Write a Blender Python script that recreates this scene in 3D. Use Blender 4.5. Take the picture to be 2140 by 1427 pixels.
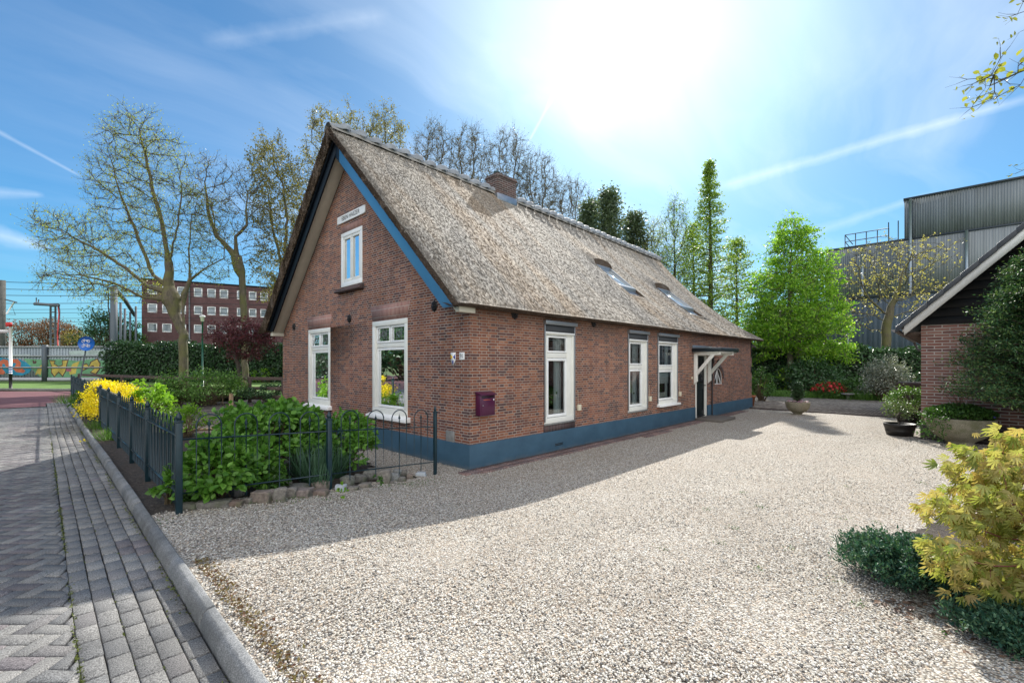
import bpy, math, random
import numpy as np
from mathutils import Vector, Matrix
from mathutils.geometry import tessellate_polygon
for o in list(bpy.data.objects): bpy.data.objects.remove(o, do_unlink=True)
C = bpy.context.scene.collection
S = bpy.context.scene
R = math.radians
rs = np.random.RandomState(7)
random.seed(7)

# ------------------------------------------------------------------ camera, sky, sun, exposure
# world axes: origin at the near corner of the house, +X along its long wall, +Y along its gable
CAM = (-4.755, -5.535, 1.70)
UX, UY = 0.69529553, 0.71872396
cd = bpy.data.cameras.new('camera'); cam = bpy.data.objects.new('camera', cd); C.objects.link(cam)
cam.location = CAM
cam.rotation_euler = (R(90), 0, -math.atan2(UY, UX))
cd.sensor_width = 36; cd.lens = 36*951/2140; cd.shift_y = (760-713.5)/2140
cd.clip_start = 0.05; cd.clip_end = 3000
S.camera = cam
S.view_settings.view_transform = 'Standard'; S.view_settings.look = 'None'
S.view_settings.gamma = 1; S.view_settings.exposure = 0.9
SUN = Vector((1.18, 0.63, 1.0)).normalized()
sl = bpy.data.lights.new('sun', 'SUN'); so = bpy.data.objects.new('sun', sl); C.objects.link(so)
so.rotation_euler = SUN.to_track_quat('Z', 'Y').to_euler(); so.location = (30, 16, 40)
sl.energy = 3.8; sl.angle = R(0.55); sl.color = (1.0, 0.95, 0.87)
try:
    S.cycles.max_bounces = 6; S.cycles.transparent_max_bounces = 16
    S.cycles.diffuse_bounces = 3; S.cycles.glossy_bounces = 3; S.cycles.transmission_bounces = 4
    S.cycles.caustics_reflective = False; S.cycles.caustics_refractive = False
    S.cycles.sample_clamp_indirect = 6
    S.cycles.use_denoising = True
except Exception: pass


class NT:
    """small node-tree writer"""
    def __init__(s, tree): s.t = tree; s.n = tree.nodes; s.l = tree.links
    def new(s, typ, **kw):
        nd = s.n.new(typ)
        for k, v in kw.items():
            if k.startswith('i_'):
                key = k[2:]
                key = int(key) if key.isdigit() else key.replace('_', ' ')
                s.set(nd.inputs[key], v)
            else: setattr(nd, k, v)
        return nd
    def set(s, inp, v):
        if hasattr(v, 'bl_idname') and 'Socket' in v.bl_idname: s.l.new(v, inp)
        else:
            if isinstance(v, tuple) and len(v) == 3 and inp.type == 'RGBA': v = v+(1,)
            inp.default_value = v
    def math(s, op, a, b=None, c=None, clamp=False):
        nd = s.n.new('ShaderNodeMath'); nd.operation = op; nd.use_clamp = clamp
        s.set(nd.inputs[0], a)
        if b is not None: s.set(nd.inputs[1], b)
        if c is not None: s.set(nd.inputs[2], c)
        return nd.outputs[0]
    def vmath(s, op, a, b=None):
        nd = s.n.new('ShaderNodeVectorMath'); nd.operation = op
        s.set(nd.inputs[0], a)
        if b is not None: s.set(nd.inputs[1], b)
        return nd.outputs['Value'] if op in ('DOT_PRODUCT', 'LENGTH') else nd.outputs[0]
    def mix(s, f, a, b, mode='MIX'):
        nd = s.n.new('ShaderNodeMix'); nd.data_type = 'RGBA'; nd.blend_type = mode
        s.set(nd.inputs[0], f); s.set(nd.inputs[6], a); s.set(nd.inputs[7], b)
        return nd.outputs[2]
    def ramp(s, f, stops, interp='LINEAR'):
        nd = s.n.new('ShaderNodeValToRGB'); s.set(nd.inputs[0], f)
        cr = nd.color_ramp; cr.interpolation = interp
        while len(cr.elements) < len(stops): cr.elements.new(0.5)
        for e, (p, c) in zip(cr.elements, stops):
            e.position = p
            e.color = (c, c, c, 1) if isinstance(c, (int, float)) else tuple(c)+(1,)
        return nd.outputs[0]
    def noise(s, vec, scale, detail=4, rough=0.55, out=0):
        nd = s.new('ShaderNodeTexNoise'); s.set(nd.inputs['Vector'], vec)
        nd.inputs['Scale'].default_value = scale; nd.inputs['Detail'].default_value = detail
        nd.inputs['Roughness'].default_value = rough
        return nd.outputs[out]
    def voro(s, vec, scale, feature='F1', out='Distance', rnd=1.0):
        nd = s.new('ShaderNodeTexVoronoi', feature=feature); s.set(nd.inputs['Vector'], vec)
        nd.inputs['Scale'].default_value = scale; nd.inputs['Randomness'].default_value = rnd
        return nd.outputs[out]
    def scale(s, vec, sc, rot=(0, 0, 0), loc=(0, 0, 0)):
        nd = s.new('ShaderNodeMapping'); s.set(nd.inputs['Vector'], vec)
        nd.inputs['Scale'].default_value = sc; nd.inputs['Rotation'].default_value = rot; nd.inputs['Location'].default_value = loc
        return nd.outputs[0]


# sky: physical sky + thin cirrus, contrails and forward-scatter haze round the sun, all by direction
W = bpy.data.worlds.new('World'); S.world = W; W.use_nodes = True
nt = NT(W.node_tree); W.node_tree.nodes.clear()
out = nt.new('ShaderNodeOutputWorld'); bg = nt.new('ShaderNodeBackground'); nt.l.new(bg.outputs[0], out.inputs[0])
sky = nt.new('ShaderNodeTexSky', sky_type='NISHITA', sun_disc=False)
sky.sun_elevation = math.asin(SUN.z); sky.sun_rotation = math.atan2(SUN.x, SUN.y)
sky.air_density = 1.15; sky.dust_density = 0.6; sky.ozone_density = 2.6; sky.altitude = 0
D = nt.new('ShaderNodeTexCoord').outputs['Generated']
dn = nt.vmath('NORMALIZE', D)
dot = nt.math('MAXIMUM', nt.vmath('DOT_PRODUCT', dn, tuple(SUN)), 0.0)
sep = nt.new('ShaderNodeSeparateXYZ'); nt.l.new(dn, sep.inputs[0])
zz = nt.math('MAXIMUM', sep.outputs[2], 0.02)
# project on a cloud layer
pl = nt.new('ShaderNodeCombineXYZ')
nt.l.new(nt.math('DIVIDE', sep.outputs[0], nt.math('ADD', zz, 0.12)), pl.inputs[0])
nt.l.new(nt.math('DIVIDE', sep.outputs[1], nt.math('ADD', zz, 0.12)), pl.inputs[1])
warp = nt.noise(pl.outputs[0], 0.8, 3, 0.5, 1)
pv = nt.vmath('ADD', nt.scale(pl.outputs[0], (0.35, 1.5, 1), rot=(0, 0, R(38))), nt.vmath('MULTIPLY', warp, (0.9, 0.9, 0)))
c1 = nt.ramp(nt.noise(pv, 1.1, 8, 0.56), [(0.42, 0.0), (0.78, 1.0)])
c2 = nt.ramp(nt.noise(pl.outputs[0], 0.45, 3, 0.5), [(0.38, 0.25), (0.66, 1.0)])
cl = nt.math('MULTIPLY', c1, c2)
near = nt.math('POWER', dot, 5.0)
cl = nt.math('MULTIPLY', cl, nt.math('ADD', nt.math('MULTIPLY', near, 1.1), 0.16))
def dirof(px, py):
    r = (px-1070)/951; q = (760-py)/951
    return Vector((r*UX+UY, -r*UY+UX, q)).normalized()
def trail(p0, p1, w0, w1, amt):
    """a contrail between two directions of the sky"""
    a, b = dirof(*p0), dirof(*p1); n = a.cross(b).normalized(); m = (b-a).normalized()
    d = nt.math('ABSOLUTE', nt.vmath('DOT_PRODUCT', dn, tuple(n)))
    al = nt.new('ShaderNodeMapRange'); al.inputs[1].default_value = a.dot(m); al.inputs[2].default_value = b.dot(m)
    nt.l.new(nt.vmath('DOT_PRODUCT', dn, tuple(m)), al.inputs[0])
    wd = nt.math('ADD', nt.math('MULTIPLY', al.outputs[0], w1-w0), w0)
    wob = nt.math('MULTIPLY', nt.noise(dn, 30, 3, 0.6), 0.9)
    x = nt.math('SUBTRACT', 1.25, nt.math('ADD', nt.math('DIVIDE', d, wd), wob), clamp=True)
    e = nt.ramp(al.outputs[0], [(0.0, 0.0), (0.08, 1.0), (0.9, 1.0), (1.0, 0.0)])
    return nt.math('MULTIPLY', nt.math('MULTIPLY', x, e), amt)
tr = [trail((1490, 395), (2200, 190), 0.018, 0.010, 0.30), trail((1098, 310), (1165, 185), 0.0022, 0.008, 0.30),
      trail((-60, 245), (175, 372), 0.006, 0.003, 0.22), trail((1690, 490), (1960, 400), 0.018, 0.006, 0.20),
      trail((-80, 470), (110, 520), 0.03, 0.008, 0.38), trail((-100, 395), (95, 408), 0.02, 0.006, 0.25),
      trail((420, 90), (820, 30), 0.02, 0.02, 0.13)]
f = cl
for x in tr: f = nt.math('ADD', f, x)
# bright white cover added to the unseen sky behind the camera, fills the shade
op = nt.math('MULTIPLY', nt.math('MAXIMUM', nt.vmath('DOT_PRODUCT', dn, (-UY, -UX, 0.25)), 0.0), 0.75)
fill_veil = nt.math('MULTIPLY', op, nt.math('ADD', 0.55, nt.math('MULTIPLY', c1, 0.45)), None, True)
f = nt.math('MINIMUM', f, 0.9)
low = nt.math('POWER', nt.math('SUBTRACT', 1.0, zz), 9.0)
base = nt.mix(1.0, sky.outputs[0], (0.27, 0.61, 0.82, 1), 'MULTIPLY')
base = nt.mix(nt.math('MULTIPLY', nt.math('POWER', dot, 2.0), 0.62), base, nt.mix(1.0, base, (0.56, 0.40, 0.36, 1), 'MULTIPLY'))
base = nt.mix(nt.math('MULTIPLY', low, 0.10), base, (3.0, 4.6, 6.0, 1))
sk = nt.mix(f, base, (6.0, 6.5, 7.0, 1)); sk = nt.mix(fill_veil, sk, (20.5, 19.2, 17.6, 1))
g1 = nt.math('MULTIPLY', nt.math('POWER', dot, 24.0), 2.8)
g2 = nt.math('MULTIPLY', nt.math('POWER', dot, 6.0), 0.95)
gl = nt.math('ADD', g1, g2)
gc = nt.new('ShaderNodeVectorMath', operation='SCALE'); gc.inputs[0].default_value = (0.95, 1.0, 1.04); nt.l.new(gl, gc.inputs['Scale'])
sk = nt.mix(1.0, sk, gc.outputs[0], 'ADD')
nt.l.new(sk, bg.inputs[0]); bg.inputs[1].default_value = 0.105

# ------------------------------------------------------------------ pixel -> place helpers (authoring of distances only)
def at(px, py, g=0.2):
    """ground point of height g seen at photo pixel"""
    d = (CAM[2]-g)*951/(py-760); return ray(px, d)
def ray(px, d):
    r = (px-1070)/951; x = r*d
    return (CAM[0]+x*UX+d*UY, CAM[1]-x*UY+d*UX)
def zat(py, d): return CAM[2]+(760-py)/951*d
def P3(px, py, d): p = ray(px, d); return (p[0], p[1], zat(py, d))
def gz(x):
    k = np.clip((-0.4-np.asarray(x, dtype=float))/3.4, 0, 1); return 0.2*k*k*(3-2*k)

# ------------------------------------------------------------------ mesh builder
class MB:
    def __init__(s): s.v = []; s.n = 0; s.f = []      # f: (array n x k, material)
    def add(s, v, f, m=0):
        v = np.asarray(v, dtype=np.float64).reshape(-1, 3)
        if isinstance(f, np.ndarray): fs = [f]
        else:
            by = {}
            for q in f: by.setdefault(len(q), []).append(q)
            fs = [np.array(q, dtype=np.int64) for q in by.values()]
        for q in fs: s.f.append((q+s.n, m))
        s.v.append(v); s.n += len(v); return s
    def box(s, lo, hi, m=0, mp=None):
        (a, b, c), (d, e, f) = lo, hi
        v = [(a, b, c), (d, b, c), (d, e, c), (a, e, c), (a, b, f), (d, b, f), (d, e, f), (a, e, f)]
        q = [(0, 3, 2, 1), (4, 5, 6, 7), (0, 1, 5, 4), (1, 2, 6, 5), (2, 3, 7, 6), (3, 0, 4, 7)]
        if mp: v = [mp(*p) for p in v]
        return s.add(v, q, m)
    def prism(s, poly, z0, z1, mp=None, m=0):
        """poly: 2D outline in (a,b), extruded along third coordinate"""
        n = len(poly)
        v = [(a, b, z0) for a, b in poly]+[(a, b, z1) for a, b in poly]
        if mp: v = [mp(*p) for p in v]
        q = [tuple(range(n))[::-1], tuple(range(n, 2*n))]+[(i, (i+1) % n, n+(i+1) % n, n+i) for i in range(n)]
        return s.add(v, q, m)
    def tube(s, pts, rad, k=8, cap=True, m=0):
        pts = np.asarray(pts, float); n = len(pts)
        rad = np.full(n, rad) if np.isscalar(rad) else np.asarray(rad, float)
        t = np.gradient(pts, axis=0); t /= np.linalg.norm(t, axis=1)[:, None]+1e-9
        ref = np.array([0, 0, 1.0]) if abs(t[:, 2]).mean() < 0.8 else np.array([1.0, 0.2, 0])
        a = np.cross(t, ref); a /= np.linalg.norm(a, axis=1)[:, None]+1e-9; b = np.cross(t, a)
        an = np.arange(k)*2*np.pi/k
        v = pts[:, None]+rad[:, None, None]*(np.cos(an)[None, :, None]*a[:, None]+np.sin(an)[None, :, None]*b[:, None])
        i = np.arange(n-1)[:, None]*k; j = np.arange(k)[None]; j2 = (j+1) % k
        f = np.stack([i+j, i+j2, i+k+j2, i+k+j], -1).reshape(-1, 4)
        s.add(v.reshape(-1, 3), f, m)
        if cap:
            o = s.n-n*k
            s.f.append((np.array([list(range(k))])+o, m)); s.f.append((np.array([list(range(k))[::-1]])+o+(n-1)*k, m))
        return s
    def lathe(s, prof, c, k=32, m=0, wob=0):
        prof = np.asarray(prof, float); n = len(prof); an = np.arange(k)*2*np.pi/k
        r = prof[:, 0][:, None]*(1+wob*np.sin(an*3+1)[None])
        v = np.stack([c[0]+r*np.cos(an), c[1]+r*np.sin(an), np.repeat(c[2]+prof[:, 1][:, None], k, 1)], -1)
        i = np.arange(n-1)[:, None]*k; j = np.arange(k)[None]; j2 = (j+1) % k
        f = np.stack([i+j, i+j2, i+k+j2, i+k+j], -1).reshape(-1, 4)
        return s.add(v.reshape(-1, 3), f, m)
    def build(s, name, mats, parent=None, smooth=False, uv=True, bev=0, kind=None, label=None, cat=None, group=None):
        v = np.concatenate(s.v); me = bpy.data.meshes.new(name)
        me.vertices.add(len(v)); me.vertices.foreach_set('co', v.ravel())
        idx = np.concatenate([q.ravel() for q, _ in s.f]); tot = np.concatenate([np.full(len(q), q.shape[1]) for q, _ in s.f])
        mi = np.concatenate([np.full(len(q), m) for q, m in s.f])
        st = np.concatenate([[0], np.cumsum(tot)[:-1]])
        me.loops.add(len(idx)); me.loops.foreach_set('vertex_index', idx)
        me.polygons.add(len(tot)); me.polygons.foreach_set('loop_start', st); me.polygons.foreach_set('loop_total', tot)
        me.polygons.foreach_set('material_index', mi)
        if smooth: me.polygons.foreach_set('use_smooth', np.ones(len(tot), dtype=bool))
        if uv and len(idx) < 400000:
            p0, p1, p2 = v[idx[st]], v[idx[st+1]], v[idx[st+2]]
            nn = np.abs(np.cross(p1-p0, p2-p0)); ax = np.argmax(nn, 1); axl = np.repeat(ax, tot); q = v[idx]
            u_ = np.where(axl == 0, q[:, 1], q[:, 0]); w_ = np.where(axl == 2, q[:, 1], q[:, 2])
            ul = me.uv_layers.new(name='UVMap'); ul.data.foreach_set('uv', np.stack([u_, w_], -1).ravel())
        me.update(calc_edges=True)
        for m in (mats if isinstance(mats, (list, tuple)) else [mats]): me.materials.append(m)
        o = bpy.data.objects.new(name, me); C.objects.link(o)
        if parent:
            o.parent = parent
            if parent.type == 'EMPTY': o.matrix_parent_inverse = Matrix.Translation(-parent.location)
        if bev:
            b = o.modifiers.new('bevel', 'BEVEL'); b.width = bev; b.segments = 2; b.limit_method = 'ANGLE'
        tag(o, label, cat, group, kind); return o
def tag(o, label=None, cat=None, group=None, kind=None):
    if label: o['label'] = label
    if cat: o['category'] = cat
    if group: o['group'] = group
    if kind: o['kind'] = kind
    return o
def thing(name, loc, label, cat, group=None):
    o = bpy.data.objects.new(name, None); C.objects.link(o); o.location = loc; o.empty_display_size = 0.2
    return tag(o, label, cat, group)
def dup(root, loc, rz=0, sc=1.0, label=None, group=None, sz=None):
    """copy of a thing with copies of its parts and sub-parts; the copies share mesh data"""
    r = root.copy(); C.objects.link(r); r.location = loc; r.rotation_euler = (0, 0, rz); r.scale = (sc, sc, sz or sc)
    if label: r['label'] = label
    if group: r['group'] = group
    for ch in list(root.children):
        c = ch.copy(); C.objects.link(c); c.parent = r
        for g in ch.children:
            d = g.copy(); C.objects.link(d); d.parent = c
    return r

# ------------------------------------------------------------------ materials
def mat(name, fn=None, col=(0.5, 0.5, 0.5), rough=0.6, spec=0.5, metal=0, var=0.0, vs=3.0, bump=0.0, bs=40.0):
    m = bpy.data.materials.new(name); m.use_nodes = True
    n = NT(m.node_tree); b = m.node_tree.nodes['Principled BSDF']
    b.inputs['Roughness'].default_value = rough; b.inputs['Specular IOR Level'].default_value = spec; b.inputs['Metallic'].default_value = metal
    b.inputs['Base Color'].default_value = tuple(col)+(1,)
    n.b = b; n.uv = None
    if fn: fn(n, b)
    elif var or bump:
        co = n.new('ShaderNodeTexCoord').outputs['Object']
        if var:
            x = n.ramp(n.noise(co, vs, 6, 0.6), [(0.3, tuple(c*(1-var) for c in col)), (0.7, tuple(min(1, c*(1+var)) for c in col))])
            n.set(b.inputs['Base Color'], x)
        if bump: addbump(n, b, n.noise(co, bs, 5, 0.6), bump, 0.01)
    return m
def addbump(n, b, h, strength=0.5, dist=0.01):
    bp = n.new('ShaderNodeBump'); bp.inputs['Strength'].default_value = strength; bp.inputs['Distance'].default_value = dist
    n.set(bp.inputs['Height'], h); n.l.new(bp.outputs[0], b.inputs['Normal'])
def brick_fn(ramp, mortar, w=0.205, h=0.0465, ms=0.006, squash=0.5, dirt=0.0, dark_top=None, bumps=0.5):
    def fn(n, b):
        uv = n.new('ShaderNodeUVMap').outputs[0]; co = n.new('ShaderNodeTexCoord').outputs['Object']
        wob = n.vmath('MULTIPLY', n.vmath('SUBTRACT', n.noise(co, 9, 2, 0.5, 1), (0.5, 0.5, 0.5)), (0.012, 0.008, 0))
        br = n.new('ShaderNodeTexBrick', offset=0.5, squash=squash, squash_frequency=2)
        n.set(br.inputs['Vector'], n.vmath('ADD', uv, wob))
        br.inputs['Scale'].default_value = 1; br.inputs['Mortar Size'].default_value = ms; br.inputs['Mortar Smooth'].default_value = 0.25
        br.inputs['Brick Width'].default_value = w; br.inputs['Row Height'].default_value = h; br.inputs['Bias'].default_value = 0
        br.inputs['Color1'].default_value = (0, 0, 0, 1); br.inputs['Color2'].default_value = (1, 1, 1, 1); br.inputs['Mortar'].default_value = (0.5, 0.5, 0.5, 1)
        bc = n.ramp(br.outputs['Color'], ramp)
        bc = n.mix(n.ramp(n.noise(co, 60, 5, 0.7), [(0.35, 0.0), (0.7, 0.28)]), bc, (0.17, 0.11, 0.10, 1))
        big = n.ramp(n.noise(co, 0.9, 4, 0.6), [(0.35, 0.78), (0.65, 1.14)])
        bc = n.mix(1.0, bc, big, 'MULTIPLY')
        mc = n.mix(n.ramp(n.noise(co, 2.5, 5, 0.7), [(0.4, 0.0), (0.62, 0.75)]), tuple(mortar)+(1,), tuple(c*0.55 for c in mortar)+(1,))
        c = n.mix(br.outputs['Fac'], bc, mc)
        c = n.mix(n.ramp(n.noise(n.scale(co, (1, 1, 1.6)), 1.5, 6, 0.72), [(0.58, 0.0), (0.76, 0.38)]), c, (0.40, 0.34, 0.32, 1))     # lime bloom
        c = n.mix(n.ramp(n.noise(n.scale(co, (2.2, 2.2, 0.5), loc=(4, 1, 0)), 1.2, 6, 0.72), [(0.56, 0.0), (0.74, 0.5)]), c, n.mix(1.0, c, (0.55, 0.52, 0.52, 1), 'MULTIPLY'))
        if dark_top:    # bricks darker and browner towards the top of the wall
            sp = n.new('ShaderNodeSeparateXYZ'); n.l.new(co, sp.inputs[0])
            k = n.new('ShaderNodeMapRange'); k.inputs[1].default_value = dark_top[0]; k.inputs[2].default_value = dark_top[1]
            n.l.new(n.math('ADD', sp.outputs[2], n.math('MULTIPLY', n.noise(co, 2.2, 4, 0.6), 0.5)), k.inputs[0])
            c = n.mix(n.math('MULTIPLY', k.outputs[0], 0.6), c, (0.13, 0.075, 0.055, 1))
        n.set(b.inputs['Base Color'], c)
        b.inputs['Roughness'].default_value = 0.85; b.inputs['Specular IOR Level'].default_value = 0.25
        hgt = n.math('ADD', n.math('MULTIPLY', n.math('SUBTRACT', 1.0, br.outputs['Fac']), 0.8), n.math('MULTIPLY', n.noise(co, 90, 4, 0.7), 0.6))
        addbump(n, b, hgt, bumps, 0.006)
    return fn
MT = {}
OLD = [(0.0, (0.09, 0.050, 0.050)), (0.2, (0.14, 0.060, 0.052)), (0.45, (0.23, 0.086, 0.055)), (0.7, (0.28, 0.104, 0.06)), (0.92, (0.335, 0.128, 0.068)), (1.0, (0.38, 0.18, 0.11))]
MT['brick'] = mat('old_brick', brick_fn(OLD, (0.44, 0.39, 0.34), ms=0.0058))
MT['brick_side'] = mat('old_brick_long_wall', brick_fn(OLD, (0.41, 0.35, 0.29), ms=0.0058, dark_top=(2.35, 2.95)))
MT['soldier'] = mat('soldier_course', brick_fn([(0, (0.32, 0.15, 0.125)), (1, (0.44, 0.215, 0.175))], (0.52, 0.46, 0.43), w=0.047, h=0.155, ms=0.006, squash=1.0))
MT['dark_soldier'] = mat('dark_soldier_course', brick_fn([(0, (0.05, 0.04, 0.045)), (1, (0.10, 0.06, 0.06))], (0.2, 0.18, 0.17), w=0.047, h=0.2, ms=0.005, squash=1.0))
MT['brick_garage'] = mat('garage_brick', brick_fn([(0, (0.19, 0.095, 0.085)), (0.5, (0.31, 0.14, 0.11)), (1, (0.38, 0.21, 0.165))], (0.54, 0.50, 0.46), w=0.25, h=0.0655, ms=0.010, squash=1.0))
MT['brick_flats'] = mat('flats_brick', brick_fn([(0, (0.10, 0.05, 0.055)), (1, (0.16, 0.075, 0.075))], (0.13, 0.09, 0.09), w=0.22, h=0.065, ms=0.008, squash=1.0))
MT['chimney'] = mat('chimney_brick', brick_fn([(0, (0.05, 0.034, 0.034)), (1, (0.13, 0.065, 0.052))], (0.27, 0.25, 0.23), w=0.21, h=0.062, ms=0.009, squash=1.0))

def thatch_fn(n, b):
    co = n.new('ShaderNodeTexCoord').outputs['Object']
    st = n.scale(co, (1, 0.16, 0.16))                      # reeds run down the slope
    fine = n.noise(n.scale(co, (1, 0.16, 0.16), rot=(0, 0, R(3))), 85, 4, 0.8); mid = n.noise(n.scale(co, (1, 0.10, 0.10)), 22, 5, 0.8)
    ends = n.voro(n.scale(co, (1, 0.5, 0.5)), 52, out='Distance')
    endc = n.new('ShaderNodeSeparateColor'); n.l.new(n.voro(n.scale(co, (1, 0.5, 0.5)), 52, out='Color'), endc.inputs[0])
    big = n.noise(n.scale(co, (1.0, 0.35, 0.35)), 1.0, 4, 0.62)
    rip = n.noise(n.scale(co, (0.45, 2.6, 2.6), rot=(0, 0, R(6))), 4.2, 7, 0.78)
    k = n.math('ADD', n.math('MULTIPLY', fine, 0.45), n.math('ADD', n.math('MULTIPLY', mid, 0.32), n.math('MULTIPLY', endc.outputs[0], 0.25)))
    c = n.ramp(k, [(0.30, (0.075, 0.068, 0.060)), (0.42, (0.21, 0.187, 0.157)), (0.54, (0.34, 0.303, 0.253)), (0.68, (0.57, 0.52, 0.445))])
    c = n.mix(n.ramp(n.noise(n.scale(co, (1.1, 0.16, 0.16)), 1.1, 5, 0.65), [(0.47, 0.0), (0.62, 0.75)]), c, n.mix(1.0, c, (0.98, 0.82, 0.66, 1), 'MULTIPLY'))
    c = n.mix(n.ramp(n.noise(n.scale(co, (1, 0.3, 0.3), loc=(7, 3, 1)), 0.8, 4, 0.6), [(0.42, 0.0), (0.6, 0.75)]), c, n.mix(1.0, c, (0.62, 0.65, 0.70, 1), 'MULTIPLY'))
    c = n.mix(n.ramp(rip, [(0.28, 0.65), (0.38, 0.0)]), c, (0.10, 0.088, 0.075, 1))
    n.set(b.inputs['Base Color'], c); b.inputs['Roughness'].default_value = 0.8; b.inputs['Specular IOR Level'].default_value = 0.12
    h = n.math('ADD', n.math('MULTIPLY', fine, 0.8), n.math('SUBTRACT', n.math('MULTIPLY', mid, 1.2), n.math('MULTIPLY', ends, 0.8)))
    h = n.math('ADD', h, n.math('MULTIPLY', n.ramp(rip, [(0.27, 0.0), (0.38, 1.0)]), 0.25))
    addbump(n, b, h, 0.42, 0.006)
MT['thatch'] = mat('thatch', thatch_fn)
def verge_fn(n, b):
    co = n.new('ShaderNodeTexCoord').outputs['Object']
    a = n.noise(n.scale(co, (1, 0.25, 1.1), rot=(R(-20), 0, 0)), 60, 5, 0.7)
    g = n.noise(co, 3, 4, 0.6)
    c = n.ramp(a, [(0.34, (0.035, 0.024, 0.018)), (0.5, (0.11, 0.075, 0.05)), (0.7, (0.24, 0.17, 0.115))])
    c = n.mix(n.ramp(g, [(0.5, 0.0), (0.75, 0.5)]), c, (0.24, 0.22, 0.2, 1))
    n.set(b.inputs['Base Color'], c); b.inputs['Roughness'].default_value = 0.9
    addbump(n, b, a, 1.0, 0.03)
MT['verge'] = mat('thatch_cut_edge', verge_fn)
def isl(stops, rough=0.6, trans=0.0, bump=0.0, spec=0.4, noise=0.0):
    """colour picked per loose piece (leaf, stone, brick)"""
    def fn(n, b):
        g = n.new('ShaderNodeNewGeometry').outputs['Random Per Island']
        c = n.ramp(g, stops)
        co = n.new('ShaderNodeTexCoord').outputs['Object']
        if noise: c = n.mix(1.0, c, n.ramp(n.noise(co, noise, 5, 0.65), [(0.3, 0.62), (0.7, 1.35)]), 'MULTIPLY')
        n.set(b.inputs['Base Color'], c); b.inputs['Roughness'].default_value = rough; b.inputs['Specular IOR Level'].default_value = spec
        if bump: addbump(n, b, n.noise(co, bump, 5, 0.7), 0.7, 0.006)
        if trans:
            t = n.new('ShaderNodeBsdfTranslucent'); n.set(t.inputs[0], n.mix(1.0, c, (1.25, 1.3, 0.7, 1), 'MULTIPLY'))
            mx = n.new('ShaderNodeMixShader'); mx.inputs[0].default_value = trans
            n.l.new(b.outputs[0], mx.inputs[1]); n.l.new(t.outputs[0], mx.inputs[2])
            n.l.new(mx.outputs[0], n.n['Material Output'].inputs[0])
    return fn
def leafm(name, *cols, trans=0.35, rough=0.45, spec=0.4):
    k = len(cols); return mat(name, isl([(i/(k-1), c) for i, c in enumerate(cols)], rough, trans, spec=spec))
def paint(name, col, rough=0.35, var=0.06, bump=0.05): return mat(name, col=col, rough=rough, var=var, vs=5, bump=bump, bs=25)
MT['white'] = paint('cream_white_paint', (0.82, 0.82, 0.765), var=0.05)
MT['white2'] = paint('white_paint', (0.90, 0.91, 0.90), var=0.03)
MT['cream'] = paint('cream_soffit_paint', (0.62, 0.58, 0.48), 0.5)
MT['blue_board'] = paint('blue_paint', (0.055, 0.22, 0.42), 0.3)
MT['dark_board'] = mat('blue_black_paint', col=(0.004, 0.008, 0.014), rough=0.45, spec=0.25)
def plinth_fn(n, b):
    co = n.new('ShaderNodeTexCoord').outputs['Object']
    c = n.ramp(n.noise(n.scale(co, (1, 1, 1.6)), 2.2, 6, 0.65), [(0.3, (0.026, 0.072, 0.118)), (0.7, (0.042, 0.105, 0.165))])
    sp = n.new('ShaderNodeSeparateXYZ'); n.l.new(co, sp.inputs[0])
    k = n.math('SUBTRACT', 0.16, n.math('ADD', sp.outputs[2], n.math('MULTIPLY', n.noise(co, 6, 4, 0.7), 0.16)), clamp=True)
    c = n.mix(n.math('MULTIPLY', k, 7.0, clamp=True), c, (0.13, 0.14, 0.14, 1))     # splashed dust
    n.set(b.inputs['Base Color'], c); b.inputs['Roughness'].default_value = 0.6
    addbump(n, b, n.noise(co, 55, 5, 0.7), 0.5, 0.008)
MT['plinth'] = mat('blue_painted_render', plinth_fn)
MT['frame_metal'] = mat('grey_aluminium', col=(0.32, 0.34, 0.36), rough=0.4, metal=0.6)
MT['lead'] = mat('lead_sheet', col=(0.30, 0.32, 0.35), rough=0.35, metal=0.7, var=0.2, vs=8)
MT['ridge'] = mat('ridge_tile_clay', col=(0.27, 0.29, 0.31), rough=0.65, spec=0.25, var=0.25, vs=6, bump=0.2)
MT['mortar'] = mat('ridge_mortar', col=(0.34, 0.32, 0.29), rough=0.9, var=0.15, bump=0.4)
MT['fabric'] = mat('blind_fabric', col=(0.055, 0.06, 0.068), rough=0.8)
MT['black_iron'] = mat('black_iron', col=(0.010, 0.010, 0.012), rough=0.5, bump=0.3, bs=30)
MT['green_iron'] = mat('dark_green_painted_iron', col=(0.006, 0.026, 0.036), rough=0.36, var=0.3, vs=9, bump=0.15, bs=60)
MT['door'] = mat('black_green_door_paint', col=(0.006, 0.012, 0.013), rough=0.5, spec=0.2)
MT['purple'] = mat('aubergine_enamel', col=(0.075, 0.010, 0.045), rough=0.32, bump=0.06, bs=120)
MT['bronze'] = mat('pale_plastic', col=(0.72, 0.66, 0.50), rough=0.5)
MT['grey_stone'] = mat('grey_stone', col=(0.24, 0.24, 0.23), rough=0.85, var=0.25, vs=12, bump=0.5)
MT['dark_wood'] = mat('weathered_wood', col=(0.085, 0.06, 0.05), rough=0.85, var=0.35, vs=6, bump=0.5)
MT['pale_wood'] = mat('pale_wood', col=(0.28, 0.19, 0.11), rough=0.8, var=0.25, vs=6, bump=0.4)
MT['curtain'] = mat('white_net_curtain', col=(0.72, 0.76, 0.78), rough=0.9)
MT['interior'] = mat('dim_interior', col=(0.10, 0.09, 0.08), rough=0.9)
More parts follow.
